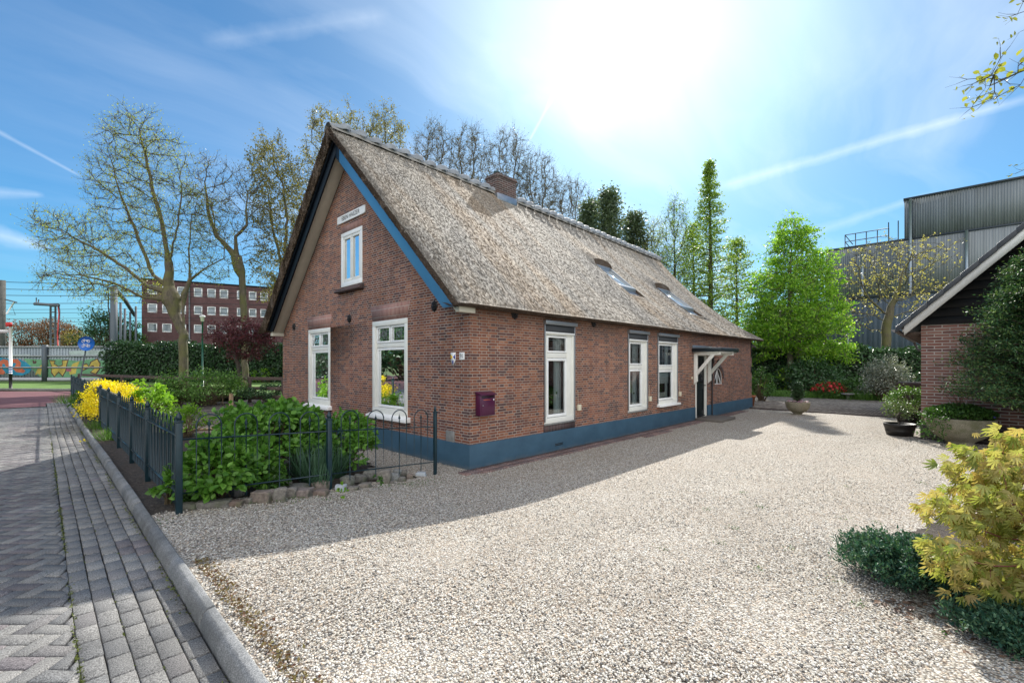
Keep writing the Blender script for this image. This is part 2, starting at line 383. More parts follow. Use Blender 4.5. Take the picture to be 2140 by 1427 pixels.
def glass_fn(n, b):
    g = n.new('ShaderNodeBsdfGlossy'); g.inputs['Roughness'].default_value = 0.012; g.inputs['Color'].default_value = (0.92, 0.97, 1, 1)
    t = n.new('ShaderNodeBsdfTransparent'); t.inputs[0].default_value = (0.80, 0.87, 0.86, 1)
    fr = n.new('ShaderNodeFresnel'); fr.inputs[0].default_value = 1.6
    co = n.new('ShaderNodeTexCoord').outputs['Object']
    bp = n.new('ShaderNodeBump'); bp.inputs['Strength'].default_value = 0.06; bp.inputs['Distance'].default_value = 0.02
    n.set(bp.inputs['Height'], n.noise(co, 2.5, 2, 0.5)); n.l.new(bp.outputs[0], g.inputs['Normal'])
    k = n.math('ADD', n.math('MULTIPLY', fr.outputs[0], 1.3), 0.10, clamp=True)
    mx = n.new('ShaderNodeMixShader'); n.l.new(k, mx.inputs[0]); n.l.new(t.outputs[0], mx.inputs[1]); n.l.new(g.outputs[0], mx.inputs[2])
    n.l.new(mx.outputs[0], n.n['Material Output'].inputs[0])
MT['glass'] = mat('window_glass', glass_fn)
MT['skyglass'] = mat('roof_glass', col=(0.55, 0.62, 0.66), rough=0.06, spec=1.0, metal=0.6)
def bark(name, c, moss=None, sc=10):
    def fn(n, b):
        co = n.new('ShaderNodeTexCoord').outputs['Object']
        a = n.noise(n.scale(co, (1, 1, 0.3)), sc, 6, 0.7)
        x = n.ramp(a, [(0.3, tuple(v*0.5 for v in c)), (0.7, tuple(v*1.35 for v in c))])
        if moss: x = n.mix(n.ramp(n.noise(co, 1.6, 4, 0.6), [(0.42, 0.0), (0.6, 0.8)]), x, tuple(moss)+(1,))
        n.set(b.inputs['Base Color'], x); b.inputs['Roughness'].default_value = 0.9; addbump(n, b, a, 0.8, 0.03)
    return mat(name, fn)
MT['bark'] = bark('mossy_bark', (0.12, 0.10, 0.07), (0.13, 0.125, 0.045))
MT['bark_dark'] = bark('dark_bark', (0.075, 0.060, 0.048))
MT['bark_pale'] = bark('pale_bark', (0.17, 0.15, 0.115), (0.14, 0.13, 0.07))
MT['bark_grey'] = bark('grey_bark', (0.15, 0.14, 0.13))
MT['twig'] = mat('twig', col=(0.07, 0.055, 0.04), rough=0.9)
# ------------------------------------------------------------------ ground, street, gravel
def fn(n, b):
    co = n.new('ShaderNodeTexCoord').outputs['Object']
    c = n.ramp(n.noise(co, 0.7, 8, 0.7), [(0.35, (0.05, 0.085, 0.02)), (0.65, (0.11, 0.15, 0.04))])
    n.set(b.inputs['Base Color'], c); b.inputs['Roughness'].default_value = 0.95; addbump(n, b, n.noise(co, 25, 5, 0.7), 1, 0.05)
MT['land'] = mat('rough_grass', fn)
def fn(n, b):
    co = n.new('ShaderNodeTexCoord').outputs['Object']
    a = n.noise(co, 22, 8, 0.75)
    c = n.ramp(a, [(0.33, (0.022, 0.017, 0.013)), (0.55, (0.07, 0.056, 0.045)), (0.72, (0.17, 0.145, 0.12))])
    c = n.mix(n.ramp(n.noise(co, 0.8, 4, 0.6), [(0.45, 0.0), (0.7, 0.6)]), c, n.mix(1.0, c, (1.7, 1.6, 1.5, 1), 'MULTIPLY'))
    n.set(b.inputs['Base Color'], c); b.inputs['Roughness'].default_value = 0.95; addbump(n, b, a, 1, 0.04)
MT['soil'] = mat('garden_soil', fn)
def fn(n, b):
    co = n.new('ShaderNodeTexCoord').outputs['Object']
    co2 = n.vmath('ADD', co, n.vmath('MULTIPLY', n.noise(co, 40, 2, 0.5, 1), (0.012, 0.012, 0.012)))
    sp = n.new('ShaderNodeSeparateColor'); n.l.new(n.voro(co2, 72, out='Color'), sp.inputs[0])
    dist = n.voro(co2, 72)
    c = n.ramp(sp.outputs[0], [(0.0, (0.09, 0.09, 0.09)), (0.14, (0.27, 0.245, 0.205)), (0.3, (0.46, 0.42, 0.34)), (0.5, (0.60, 0.57, 0.50)), (0.72, (0.73, 0.72, 0.67)), (0.9, (0.58, 0.46, 0.33)), (1.0, (0.86, 0.84, 0.79))])
    c = n.mix(n.ramp(dist, [(0.40, 0.0), (0.72, 0.85)]), c, (0.16, 0.12, 0.09, 1))
    big = n.noise(co, 0.55, 5, 0.65)
    c = n.mix(n.ramp(big, [(0.46, 0.0), (0.68, 0.35)]), c, (0.36, 0.29, 0.22, 1))
    c = n.mix(n.ramp(n.noise(co, 7, 5, 0.7), [(0.56, 0.0), (0.74, 0.4)]), c, (0.20, 0.17, 0.13, 1))
    sx = n.new('ShaderNodeSeparateXYZ'); n.l.new(n.vmath('ADD', co, n.vmath('MULTIPLY', n.noise(co, 0.35, 3, 0.5, 1), (1.6, 1.6, 0))), sx.inputs[0])
    for y0 in (-3.1, -1.75):      # faint wheel tracks
        tk = n.math('SUBTRACT', 1.0, n.math('MULTIPLY', n.math('ABSOLUTE', n.math('SUBTRACT', sx.outputs[1], y0)), 3.2), clamp=True)
        c = n.mix(n.math('MULTIPLY', tk, 0.28), c, (0.33, 0.29, 0.24, 1))
    n.set(b.inputs['Base Color'], c); b.inputs['Roughness'].default_value = 0.8; b.inputs['Specular IOR Level'].default_value = 0.3
    h = n.math('ADD', n.math('SUBTRACT', 1.0, dist), n.math('MULTIPLY', n.noise(co, 30, 4, 0.7), 0.8))
    addbump(n, b, h, 1.0, 0.013)
MT['gravel'] = mat('pebble_gravel', fn)

def sheet(name, xs, ys, dz, m, mask=None, kind='structure', rough=0.0, label=None):
    X, Y = np.meshgrid(xs, ys, indexing='ij'); Z = gz(X)+dz
    if rough: Z = Z+rough*(np.sin(X*2.3+np.sin(Y*1.7)*1.3)*np.cos(Y*2.9+1)+rs.rand(*X.shape)*0.5-0.3)
    nx, ny = X.shape; i = np.arange(nx-1)[:, None]*ny; j = np.arange(ny-1)[None]
    f = np.stack([i+j, i+ny+j, i+ny+j+1, i+j+1], -1).reshape(-1, 4)
    if mask is not None:
        cx = X.ravel()[f].mean(1); cy = Y.ravel()[f].mean(1); f = f[mask(cx, cy)]
    mb = MB(); mb.add(np.stack([X.ravel(), Y.ravel(), Z.ravel()], -1), f)
    return mb.build(name, m, kind=kind, smooth=True, uv=False)
xs = np.concatenate([[-1500, -400, -120, -60, -30, -15, -8, -5], np.arange(-4, 0.5, 0.4), [5, 15, 40, 90, 200, 600, 1600]])
sheet('ground', xs, np.array([-1500, -300, -60, -20, 0, 20, 60, 300, 1700.]), -0.16, MT['land'])
sheet('garden_soil', np.arange(-4.02, 15.1, 0.2), np.arange(-0.3, 18.4, 0.2), -0.012, MT['soil'], rough=0.02,
      mask=lambda x, y: ~((x > 0.2) & (y < 8.0)))
def gmask(x, y, full=False):
    w = 0.12*np.sin(x*3.1)+0.08*np.sin(x*7.7+1)
    a = (y < 0.16+w*0.3) | (x > -1.0+0.15*np.sin(y*5))
    bed = (x < 3.3+0.5*np.sin(y*2)) & (y < -5.15+0.45*np.sin(x*1.2+0.5)+w)          # planting bed under the acer
    return a & (~bed | full) & (x < 13.9) & ~((x > 0.3) & (y > 0.3) & (y < 7.8))
sheet('gravel_drive', np.arange(-4.02, 14.0, 0.09), np.concatenate([np.arange(-12, 0.6, 0.09), np.arange(0.6, 3, 0.3)]), 0.006, MT['gravel'], lambda x, y: gmask(x, y, True), rough=0.006)
bx_, by_ = np.meshgrid(np.arange(-5.0, 4.4, 0.07), np.arange(-10, -4.4, 0.07), indexing='ij')
inn = np.minimum(2.1+0.35*np.sin(by_*2)-bx_, -5.62+0.35*np.sin(bx_*1.2+0.5)+0.06*np.sin(bx_*7)-by_)
bz_ = np.clip(inn, -0.3, 0.8)*0.11+0.008+rs.rand(*bx_.shape)*0.014; nn_ = bx_.shape[1]
ii = np.arange(bx_.shape[0]-1)[:, None]*nn_; jj = np.arange(nn_-1)[None]; F_ = np.stack([ii+jj, ii+nn_+jj, ii+nn_+jj+1, ii+jj+1], -1).reshape(-1, 4)
mb = MB(); mb.add(np.stack([bx_.ravel(), by_.ravel(), bz_.ravel()], -1), F_[(bz_.ravel()[F_].max(1) > -0.02)]); mb.build('bed_soil', MT['soil'], kind='structure', smooth=True, uv=False)

# gravel stones: pebbles nobody could count, largest near the camera
ico = bpy.data.meshes.new('tmp'); import bmesh
bm_ = bmesh.new(); bmesh.ops.create_icosphere(bm_, subdivisions=1, radius=1.0); bm_.verts.ensure_lookup_table()
ICO_V = np.array([v.co[:] for v in bm_.verts]); ICO_F = np.array([[v.index for v in f.verts] for f in bm_.faces]); bm_.free(); bpy.data.meshes.remove(ico)
def quat_rand(n, seed=None):
    q = rs.randn(n, 4); q /= np.linalg.norm(q, axis=1)[:, None]; w, x, y, z = q.T
    return np.stack([1-2*(y*y+z*z), 2*(x*y-z*w), 2*(x*z+y*w), 2*(x*y+z*w), 1-2*(x*x+z*z), 2*(y*z-x*w), 2*(x*z-y*w), 2*(y*z+x*w), 1-2*(x*x+y*y)], -1).reshape(n, 3, 3)
def pebbles(mb, P, r):
    n = len(P); sc = r[:, None]*np.stack([1+0.5*rs.rand(n), 0.7+0.4*rs.rand(n), 0.45+0.3*rs.rand(n)], -1)
    a = rs.rand(n)*6.28; V = ICO_V[None]*sc[:, None]
    c, s_ = np.cos(a)[:, None], np.sin(a)[:, None]
    V = np.stack([V[..., 0]*c-V[..., 1]*s_, V[..., 0]*s_+V[..., 1]*c, V[..., 2]+V[..., 0]*(rs.rand(n)-0.5)[:, None]*0.7], -1)+P[:, None]
    mb.add(V.reshape(-1, 3), (ICO_F[None]+(np.arange(n)*len(ICO_V))[:, None, None]).reshape(-1, 3))
mb = MB()
n0 = 200000
d = 1.9+9.5*rs.rand(n0)**1.9; r_ = (rs.rand(n0)*2.35-1.18)
X = CAM[0]+r_*d*UX+d*UY; Y = CAM[1]-r_*d*UY+d*UX
k = gmask(X, Y) & (X > -3.99); X, Y = X[k], Y[k]; X = X[:80000]; Y = Y[:80000]
Z = gz(X)+0.008+rs.rand(len(X))*0.006
pebbles(mb, np.stack([X, Y, Z], -1), 0.0038+0.0045*rs.rand(len(X))**1.7)
PEB = [(0.0, (0.10, 0.10, 0.10)), (0.10, (0.15, 0.145, 0.14)), (0.17, (0.31, 0.275, 0.235)), (0.28, (0.50, 0.455, 0.375)), (0.5, (0.63, 0.60, 0.53)), (0.78, (0.75, 0.74, 0.70)), (0.9, (0.60, 0.465, 0.33)), (1, (0.88, 0.86, 0.82))]
MT['pebble'] = mat('pebble', isl(PEB, 0.55, spec=0.4))
mb.build('loose_gravel', MT['pebble'], smooth=True, uv=False, kind='stuff', label='loose cream, tan and grey pebbles on the drive', cat='gravel')

def concrete_fn(stops, sc=150):
    def fn(n, b):
        g = n.new('ShaderNodeNewGeometry').outputs['Random Per Island']; co = n.new('ShaderNodeTexCoord').outputs['Object']
        c = n.ramp(g, stops, 'CONSTANT')
        sp = n.noise(co, sc, 3, 0.75)
        c = n.mix(1.0, c, n.ramp(sp, [(0.36, 0.35), (0.5, 1.0), (0.64, 1.85)]), 'MULTIPLY')
        c = n.mix(1.0, c, n.ramp(n.noise(co, 1.1, 5, 0.65), [(0.32, 0.72), (0.68, 1.22)]), 'MULTIPLY')
        n.set(b.inputs['Base Color'], c); b.inputs['Roughness'].default_value = 0.85; b.inputs['Specular IOR Level'].default_value = 0.3; addbump(n, b, sp, 0.6, 0.004)
    return fn
GREYS = [(0.0, (0.17, 0.17, 0.168)), (0.3, (0.20, 0.197, 0.19)), (0.6, (0.228, 0.223, 0.212)), (0.85, (0.185, 0.178, 0.174))]
MT['block'] = mat('grey_concrete_block', concrete_fn(GREYS))
MT['block_purple'] = mat('mauve_paving_block', concrete_fn([(0, (0.185, 0.168, 0.172)), (0.5, (0.155, 0.142, 0.145))]))
MT['block_far'] = mat('street_block_far', brick_fn([(0, (0.15, 0.15, 0.15)), (1, (0.22, 0.21, 0.20))], (0.06, 0.055, 0.05), w=0.21, h=0.105, ms=0.008, squash=1))
MT['joint'] = mat('sandy_joint', fn=lambda n, b: (n.set(b.inputs['Base Color'], n.mix(n.ramp(n.noise(n.new('ShaderNodeTexCoord').outputs['Object'], 5, 5, 0.7), [(0.5, 0.0), (0.62, 0.9)]), (0.055, 0.048, 0.04, 1), (0.085, 0.10, 0.03, 1)))))
SZ = 0.12
mb = MB(); mb.box((-60, -30, SZ-0.2), (-4.06, 18.62, SZ-0.035)); mb.build('street_bed', MT['joint'], kind='structure')
mb = MB(); mb.box((-60, -30, SZ-0.03), (-9.0, 18.6, SZ)); mb.box((-9.0, -30, SZ-0.03), (-4.12, -5.2, SZ)); mb.build('street_far', MT['block_far'], kind='structure')
def blocks(mb, cx, cy, lx, ly, rot, m, xmax=None):
    """paving blocks: bevelled tops, a little out of level"""
    n = len(cx); e = 0.0045; h = 0.06
    top = np.array([(-.5, -.5), (.5, -.5), (.5, .5), (-.5, .5)])
    sx = top[None, :, 0]*lx[:, None]; sy = top[None, :, 1]*ly[:, None]
    rings = []
    for ins, z in ((0, -h), (0, -0.006), (e, 0.0)):
        x = sx*(1-2*ins/lx[:, None]); y = sy*(1-2*ins/ly[:, None])
        zz_ = z+np.zeros_like(x)
        rings.append(np.stack([x, y, zz_], -1))
    V = np.concatenate(rings, 1)      # n,12,3
    tilt = (rs.rand(n, 2)-0.5)*0.03; V[..., 2] += V[..., 0]*tilt[:, 0:1]+V[..., 1]*tilt[:, 1:2]+(rs.rand(n, 1)-0.5)*0.005
    c, s_ = np.cos(rot)[:, None], np.sin(rot)[:, None]
    V = np.stack([V[..., 0]*c-V[..., 1]*s_+cx[:, None], V[..., 0]*s_+V[..., 1]*c+cy[:, None], V[..., 2]+SZ], -1)
    if xmax is not None: V[..., 0] = np.minimum(V[..., 0], xmax)
    F = []
    for a in (0, 4):
        for j in range(4): F.append((a+j, a+(j+1) % 4, a+4+(j+1) % 4, a+4+j))
    F.append((8, 9, 10, 11)); F = np.array(F)
    mb.add(V.reshape(-1, 3), (F[None]+(np.arange(n)*12)[:, None, None]).reshape(-1, 4), m)
L, Wd, gp_ = 0.210, 0.105, 0.006
mb = MB(); H, Vv = [], []
for i in range(-260, 260):
    for j in range(-260, 260):
        mm = (i-j) % 4
        if mm not in (0, 3): continue
        if mm == 0: a, b_ = i+1.0, j+0.5
        else: a, b_ = i+0.5, j+1.0
        # lattice axes at 45 degrees to the kerb: a across the view, b away from it
        x = (a*0.7071+b_*0.7071)*Wd-6.0; y = (-a*0.7071+b_*0.7071)*Wd+4.0
        if not (-8.9 < x < -4.50 and -5.1 < y < 18.5): continue
        (H if mm == 0 else Vv).append((x, y))
H, Vv = np.array(H), np.array(Vv)
for arr, rot in ((H, -math.pi/4), (Vv, math.pi/4)):
    n_ = len(arr); jx = (rs.rand(n_)-.5)*0.004
    edge = (rot < 0) & (arr[:, 0] > -5.35) & (arr[:, 0] < -4.78) & ((np.sin(arr[:, 1]*1.3)+rs.rand(n_)*2.2) > 0.35)
    rare = rs.rand(n_) > 0.975
    for msk, m in ((edge | rare, 1), (~(edge | rare), 0)):
        q = arr[msk]
        if len(q): blocks(mb, q[:, 0], q[:, 1]+jx[msk], np.full(len(q), L-gp_), np.full(len(q), Wd-gp_), np.full(len(q), rot)+(rs.rand(len(q))-.5)*0.02, m, -4.620)
mb.build('street', [MT['block'], MT['block_purple']], kind='structure', uv=False)
mb = MB(); cx, cy, mk = [], [], []
for c_ in range(5):
    y = -5.3+0.11*c_+rs.rand()*0.06
    while y < 21:
        cx.append(-4.617+0.0525+c_*0.104+0.006*math.sin(y*0.5)+0.0025*math.sin(y*2.1+c_)); cy.append(y); mk.append(rs.rand() > 0.985 or (c_ >= 3 and -0.62 < y < -0.2)); y += 0.2115
cx, cy, mk = map(np.array, (cx, cy, mk))
for msk, m in ((mk, 1), (~mk, 0)): blocks(mb, cx[msk], cy[msk], np.full(msk.sum(), 0.0975), np.full(msk.sum(), 0.1985), (rs.rand(msk.sum())-.5)*0.03, m)
mb.build('pavement_strip', [MT['block'], MT['block_purple']], kind='structure', uv=False)
# moss and weeds along the joint between street and strip
MT['moss'] = leafm('moss', (0.07, 0.09, 0.02), (0.16, 0.19, 0.04), trans=0.1)
def kerb_fn(n, b):
    co = n.new('ShaderNodeTexCoord').outputs['Object']; g = n.new('ShaderNodeNewGeometry').outputs['Random Per Island']
    c = n.ramp(n.noise(co, 140, 3, 0.75), [(0.34, (0.10, 0.105, 0.11)), (0.5, (0.24, 0.245, 0.245)), (0.66, (0.42, 0.42, 0.41))])
    c = n.mix(n.ramp(n.noise(co, 2.5, 6, 0.7), [(0.42, 0.0), (0.62, 0.65)]), c, (0.085, 0.09, 0.09, 1))
    c = n.mix(1.0, c, n.ramp(g, [(0, 0.85), (1, 1.12)]), 'MULTIPLY')
    n.set(b.inputs['Base Color'], c); b.inputs['Roughness'].default_value = 0.85; addbump(n, b, n.noise(co, 120, 4, 0.7), 0.6, 0.006)
mb = MB(); y = -6.3
while y < 21:
    h_ = 0.005*math.sin(y*2)
    pr = [(-4.092, 0.0), (-4.092, 0.155+h_), (-4.075, 0.205+h_), (-4.055, 0.222+h_), (-4.018, 0.228+h_), (-4.008, 0.215+h_), (-4.008, 0.0)]
    mb.prism(pr, y, y+0.994, mp=lambda a, b_, c_: (a+0.006*math.sin(c_*0.5), c_, b_)); y += 1.0
mb.build('kerb', mat('kerb_concrete', kerb_fn), kind='structure', bev=0.006)
# red asphalt cycle road, far kerb, verge, grass field
MT['red_road'] = mat('red_asphalt', col=(0.155, 0.062, 0.066), rough=0.85, var=0.16, vs=0.9, bump=0.4, bs=150)
Q = lambda px, d: ray(px, d)
def poly(name, pts, z, m, kind='structure'):
    mb = MB(); v = [(p[0], p[1], z) for p in pts]; mb.add(v, [tuple(range(len(v)))]); return mb.build(name, m, kind=kind)
a0 = ray(-900, 26.5); a1 = ray(135, 26.0)
poly('red_road', [(-4.64, 18.62), (-60, 18.62), (-60, 30), a0, a1, ray(230, 27.5), ray(190, 24), (-4.1, 21.0), (-4.64, 20.5)], SZ+0.004, MT['red_road'])
mb = MB(); mb.tube([ray(-900, 27.2)+(0.16,), ray(0, 27.2)+(0.16,), ray(135, 26.7)+(0.16,), ray(240, 28.5)+(0.16,)], 0.09, 6); mb.build('far_kerb', MT['block'], kind='structure')
MT['lawn'] = mat('lawn', col=(0.11, 0.20, 0.035), rough=0.9, var=0.3, vs=1.5, bump=0.8, bs=30)
poly('lawn', [ray(-900, 27.4), ray(0, 27.4), ray(240, 28.6), ray(380, 22), ray(640, 22), ray(700, 44), ray(300, 42), ray(-1100, 42)], 0.145, MT['lawn'])
# patio behind the house, brick margin along the long wall, door slab
MT['patio'] = mat('patio_paving', brick_fn([(0, (0.17, 0.155, 0.14)), (0.5, (0.24, 0.22, 0.19)), (1, (0.32, 0.30, 0.27))], (0.09, 0.085, 0.06), w=0.21, h=0.105, ms=0.010, squash=1))
mb = MB(); mb.box((13.9, -9, -0.1), (25, 9, 0.035)); mb.build('patio', MT['patio'], kind='structure')
mb = MB(); mb.box((13.84, -9, -0.1), (13.898, 9, 0.055)); mb.build('patio_edging', mat('edging', col=(0.06, 0.045, 0.04), var=0.3), kind='structure', bev=0.005)
mb = MB(); x = -0.28; cx = []
while x < 12.6:
    w_ = 0.05+rs.rand()*0.003; l0 = -0.02 if x > 0 else 0.0
    if not 8.75 < x < 9.95:
        a = 0.0; dep = 0.33+(0.16 if 4.9 < x < 6.2 else 0)+0.02*rs.rand()-(max(0, 0.1-x)*0.3)
        yy = -0.035
        while yy > -dep:
            hz = 0.022+0.006*rs.rand(); sk = (rs.rand()-.5)*0.004
            mb.box((x+sk, max(-dep, yy-0.205), -0.05), (x+w_+sk-0.003, yy-0.003, hz)); yy -= 0.208
    x += w_+0.001
mb.build('brick_margin', mat('wall_margin_brick', concrete_fn([(0, (0.17, 0.115, 0.105)), (0.4, (0.22, 0.145, 0.13)), (0.7, (0.15, 0.115, 0.112))], 60)), kind='structure', uv=False)
mb = MB(); mb.box((8.78, -0.78, -0.02), (9.98, -0.03, 0.085)); mb.build('door_slab', mat('door_slab_stone', col=(0.13, 0.115, 0.10), var=0.2, vs=20, bump=0.4), kind='structure', bev=0.01)

# ------------------------------------------------------------------ the thatched house
HL, HW = 14.2, 8.1
house = thing('thatched_house', (HL/2, HW/2, 0), 'long brick farmhouse with thatched roof, blue plinth and white windows', 'house')
G = lambda a, d, z: (d, a, z)      # gable wall: a along the gable, d inwards
L_ = lambda a, d, z: (a, d, z)     # long wall
def wall(mb, outer, holes, mp, depth, flip=False, m=0):
    loops = [outer]+holes; flat = [p for l in loops for p in l]
    tris = tessellate_polygon([[Vector((a, z, 0)) for a, z in l] for l in loops])
    mb.add([mp(a, 0, z) for a, z in flat], [tuple(t) for t in tris], m)
    for h in holes:
        k = len(h); v = [mp(a, 0, z) for a, z in h]+[mp(a, depth, z) for a, z in h]
        mb.add(v, [(i, (i+1) % k, k+(i+1) % k, k+i) for i in range(k)], m)
def rect(a0, a1, z0, z1): return [(a0, z0), (a1, z0), (a1, z1), (a0, z1)]
GW = [(5.05, 6.31, 0.69, 2.56), (1.775, 3.065, 0.69, 2.56)]      # gable ground floor windows
GU = (3.50, 4.47, 3.43, 4.64)                                     # loft window
SW = [(1.84, 2.78, 0.56, 2.50), (4.92, 5.86, 0.555, 2.48), (6.43, 7.60, 0.62, 2.48)]
DR = (8.87, 9.74, 0.085, 2.02)
arch = [(10.42, 1.02), (11.16, 1.02)]+[(10.79+0.37*math.cos(t), 1.02+0.18+0.36*math.sin(t)) for t in np.linspace(0, math.pi, 11)]
ap = 2.50+0.948*4.05
mb = MB()
wall(mb, [(0, 0.40), (HW, 0.40), (HW, 2.5), (HW/2, ap), (0, 2.5)], [rect(*w) for w in GW]+[rect(*GU)], G, 0.11)
wall(mb, rect(0, HW, -0.2, 0.40), [], G, 0)
mb.build('wall', MT['brick'], house, label='brick gable wall facing the street')
mb = MB()
wall(mb, [(0, 0.40), (8.87, 0.40), (8.87, 2.02), (9.74, 2.02), (9.74, 0.40), (HL, 0.40), (HL, 2.66), (0, 2.66)], [rect(*w) for w in SW]+[arch], L_, 0.11)
mb.add([(8.87, 0, .085), (8.87, .11, .085), (8.87, .11, 2.02), (8.87, 0, 2.02), (9.74, 0, .085), (9.74, .11, .085), (9.74, .11, 2.02), (9.74, 0, 2.02)], [(0, 1, 2, 3), (4, 5, 6, 7)])
o = mb.build('wall', MT['brick_side'], house, label='long brick wall facing the gravel drive')
o2 = MB(); o2.add([(0, HW, -.1), (HL, HW, -.1), (HL, HW, 2.6), (0, HW, 2.6), (HL, 0, -.1), (HL, HW, -.1), (HL, HW, 2.5), (HL, HW/2, ap-0.35), (HL, 0, 2.5)], [(0, 1, 2, 3), (4, 5, 6, 7, 8)])
o2.build('wall', MT['brick'], house, label='rear brick walls')
o2 = MB(); o2.box((0.6, 0.6, 0.0), (HL-0.3, HW-0.3, 0.05)); o2.box((0.3, 3.9, 0.0), (HL-0.3, 4.0, 2.7)); o2.box((0.3, 0.3, 2.75), (HL-0.3, HW-0.3, 2.85)); o2.box((4.2, 0.3, 0), (4.3, 3.9, 2.7)); o2.box((0.3, 0.3, 3.0), (0.35, 0.4, 3.1)); o2.build('floor', MT['interior'], house)
# plinth, proud of the wall, broken by the door
mb = MB(); e = 0.028
mb.prism([(-e, -e), (8.83, -e), (8.83, 0.0), (-0.0, 0.0), (-0.0, HW+e), (-e, HW+e)], -0.3, 0.405)
mb.prism([(9.78, -e), (HL+e, -e), (HL+e, 0.0), (9.78, 0.0)], -0.3, 0.405)
mb.build('plinth', MT['plinth'], house, bev=0.008)
mb = MB()
for k_ in range(2): mb.box((2.13, -e-0.003, 0.115+k_*0.028), (2.38, -e+0.004, 0.13+k_*0.028))
mb.build('air_vent', mat('vent_hole', col=(0.004, 0.004, 0.004)), house)
mb = MB(); mb.box((-0.022, 0.38, 0.40), (0.0, 0.60, 0.585)); mb.build('stone_block', MT['grey_stone'], house, bev=0.004)
mb = MB(); mb.box((1.82, -0.012, 0.40), (2.80, 0.0, 0.548)); mb.build('lintel', MT['dark_soldier'], house, label='dark upright bricks under the first side window')

def lintel(a0, a1, z0, z1, sp):
    mb = MB(); mb.prism([(a0, z0), (a1, z0), (a1+sp, z1), (a0-sp, z1)], -0.006, 0.0, mp=lambda a, z, d: (d, a, z))
    return mb.build('lintel', MT['soldier'], house)
for a0, a1, z0, z1 in GW: lintel(a0+0.01, a1-0.01, 2.56, 2.87, 0.10)
lintel(GU[0]+0.02, GU[1]-0.02, 4.64, 4.80, 0.02)
# wall anchors: cast rosettes
def anchor(a, z, mp, r=0.082):
    mb = MB()
    for rr, d0, d1 in ((r, -0.012, 0.0), (r*0.8, -0.022, -0.011), (r*0.35, -0.042, -0.02)):
        pts = [(a+rr*(1+0.09*math.cos(8*t))*math.cos(t), z+rr*1.12*(1+0.09*math.cos(8*t))*math.sin(t)) for t in np.linspace(0, 2*math.pi, 48, endpoint=False)]
        mb.prism(pts, d0, d1, mp=lambda p, q, d: mp(p, d, q))
    for k_ in range(8):
        t = k_*math.pi/4; mb.box((a+0.6*r*math.cos(t)-0.013, -0.034, z+0.66*r*math.sin(t)-0.013), (a+0.6*r*math.cos(t)+0.013, -0.018, z+0.66*r*math.sin(t)+0.013), mp=lambda p, q, w: mp(p, q, w))
    return mb.build('wall_anchor', MT['black_iron'], house)
for a in (0.94, 4.08, 7.26): anchor(a, 2.70, G)
for a in (1.03, 3.48): anchor(a, 2.575, L_)
for z0, z1 in ((1.95, 2.5), (1.35, 1.6)): mb = MB(); mb.box((14.08, -0.03, z0), (14.11, -0.0, z1)); mb.build('wall_anchor', MT['black_iron'], house)

def frame(mb, a0, a1, z0, z1, w, d0, d1, mp, wb=None, m=0):
    wb = wb or w
    mb.box((a0, d0, z0), (a1, d1, z0+wb), m, mp); mb.box((a0, d0, z1-w), (a1, d1, z1), m, mp)
    mb.box((a0, d0, z0+wb), (a0+w, d1, z1-w), m, mp); mb.box((a1-w, d0, z0+wb), (a1, d1, z1-w), m, mp)
def pane(a0, a1, z0, z1, d, mp, par, m='glass'):
    mb = MB(); mb.add([mp(a0, d, z0), mp(a1, d, z0), mp(a1, d, z1), mp(a0, d, z1)], [(0, 1, 2, 3)]); return mb.build('pane', MT[m], par)
def curtain(a0, a1, z0, z1, d, mp, par, folds=6, taper=0.0):
    mb = MB(); n = 60; V = []
    for i in range(n+1):
        t = i/n; a = a0+(a1-a0)*t; dd = d+0.022*math.sin(t*folds*6.28+math.sin(t*9))
        V += [mp(a-taper*t*0, dd, z0), mp(a+taper*t, dd, z1)]
    mb.add(V, [(2*i, 2*i+2, 2*i+3, 2*i+1) for i in range(n)]); return mb.build('curtain', MT['curtain'], par, smooth=True)
def leading(a0, a1, z0, z1, d, mp, par, diag=False):
    mb = MB(); w, h = a1-a0, z1-z0; t = 0.0022
    def ln(p, q):
        p = np.array(p); q = np.array(q); v = q-p; l = np.linalg.norm(v); nrm = np.array([-v[1], v[0]])/l*t
        mb.prism([tuple(p-nrm), tuple(q-nrm), tuple(q+nrm), tuple(p+nrm)], d-0.006, d-0.001, mp=lambda a, b_, c_: mp(a, c_, b_))
    for k_ in (0.3, 0.7): ln((a0+w*k_, z0), (a0+w*k_, z1))
    for k_ in (0.2, 0.84): ln((a0, z0+h*k_), (a1, z0+h*k_))
    cx, cz = (a0+a1)/2, (z0+z1)/2; r = h*0.28
    for s_ in (1, 0.55):
        P_ = [(cx-r*s_*1.2, cz), (cx, cz+r*s_), (cx+r*s_*1.2, cz), (cx, cz-r*s_)]
        for i in range(4): ln(P_[i], P_[(i+1) % 4])
    if diag: ln((a0, z1-0.02), (a1, z0+0.12)); ln((cx, z1), (a1, z0))
    return mb.build('leading', mat('lead_came', col=(0.5, 0.52, 0.52), rough=0.35) if 'came' not in MT else MT['came'], par)
MT['came'] = mat('lead_came', col=(0.24, 0.26, 0.27), rough=0.45)

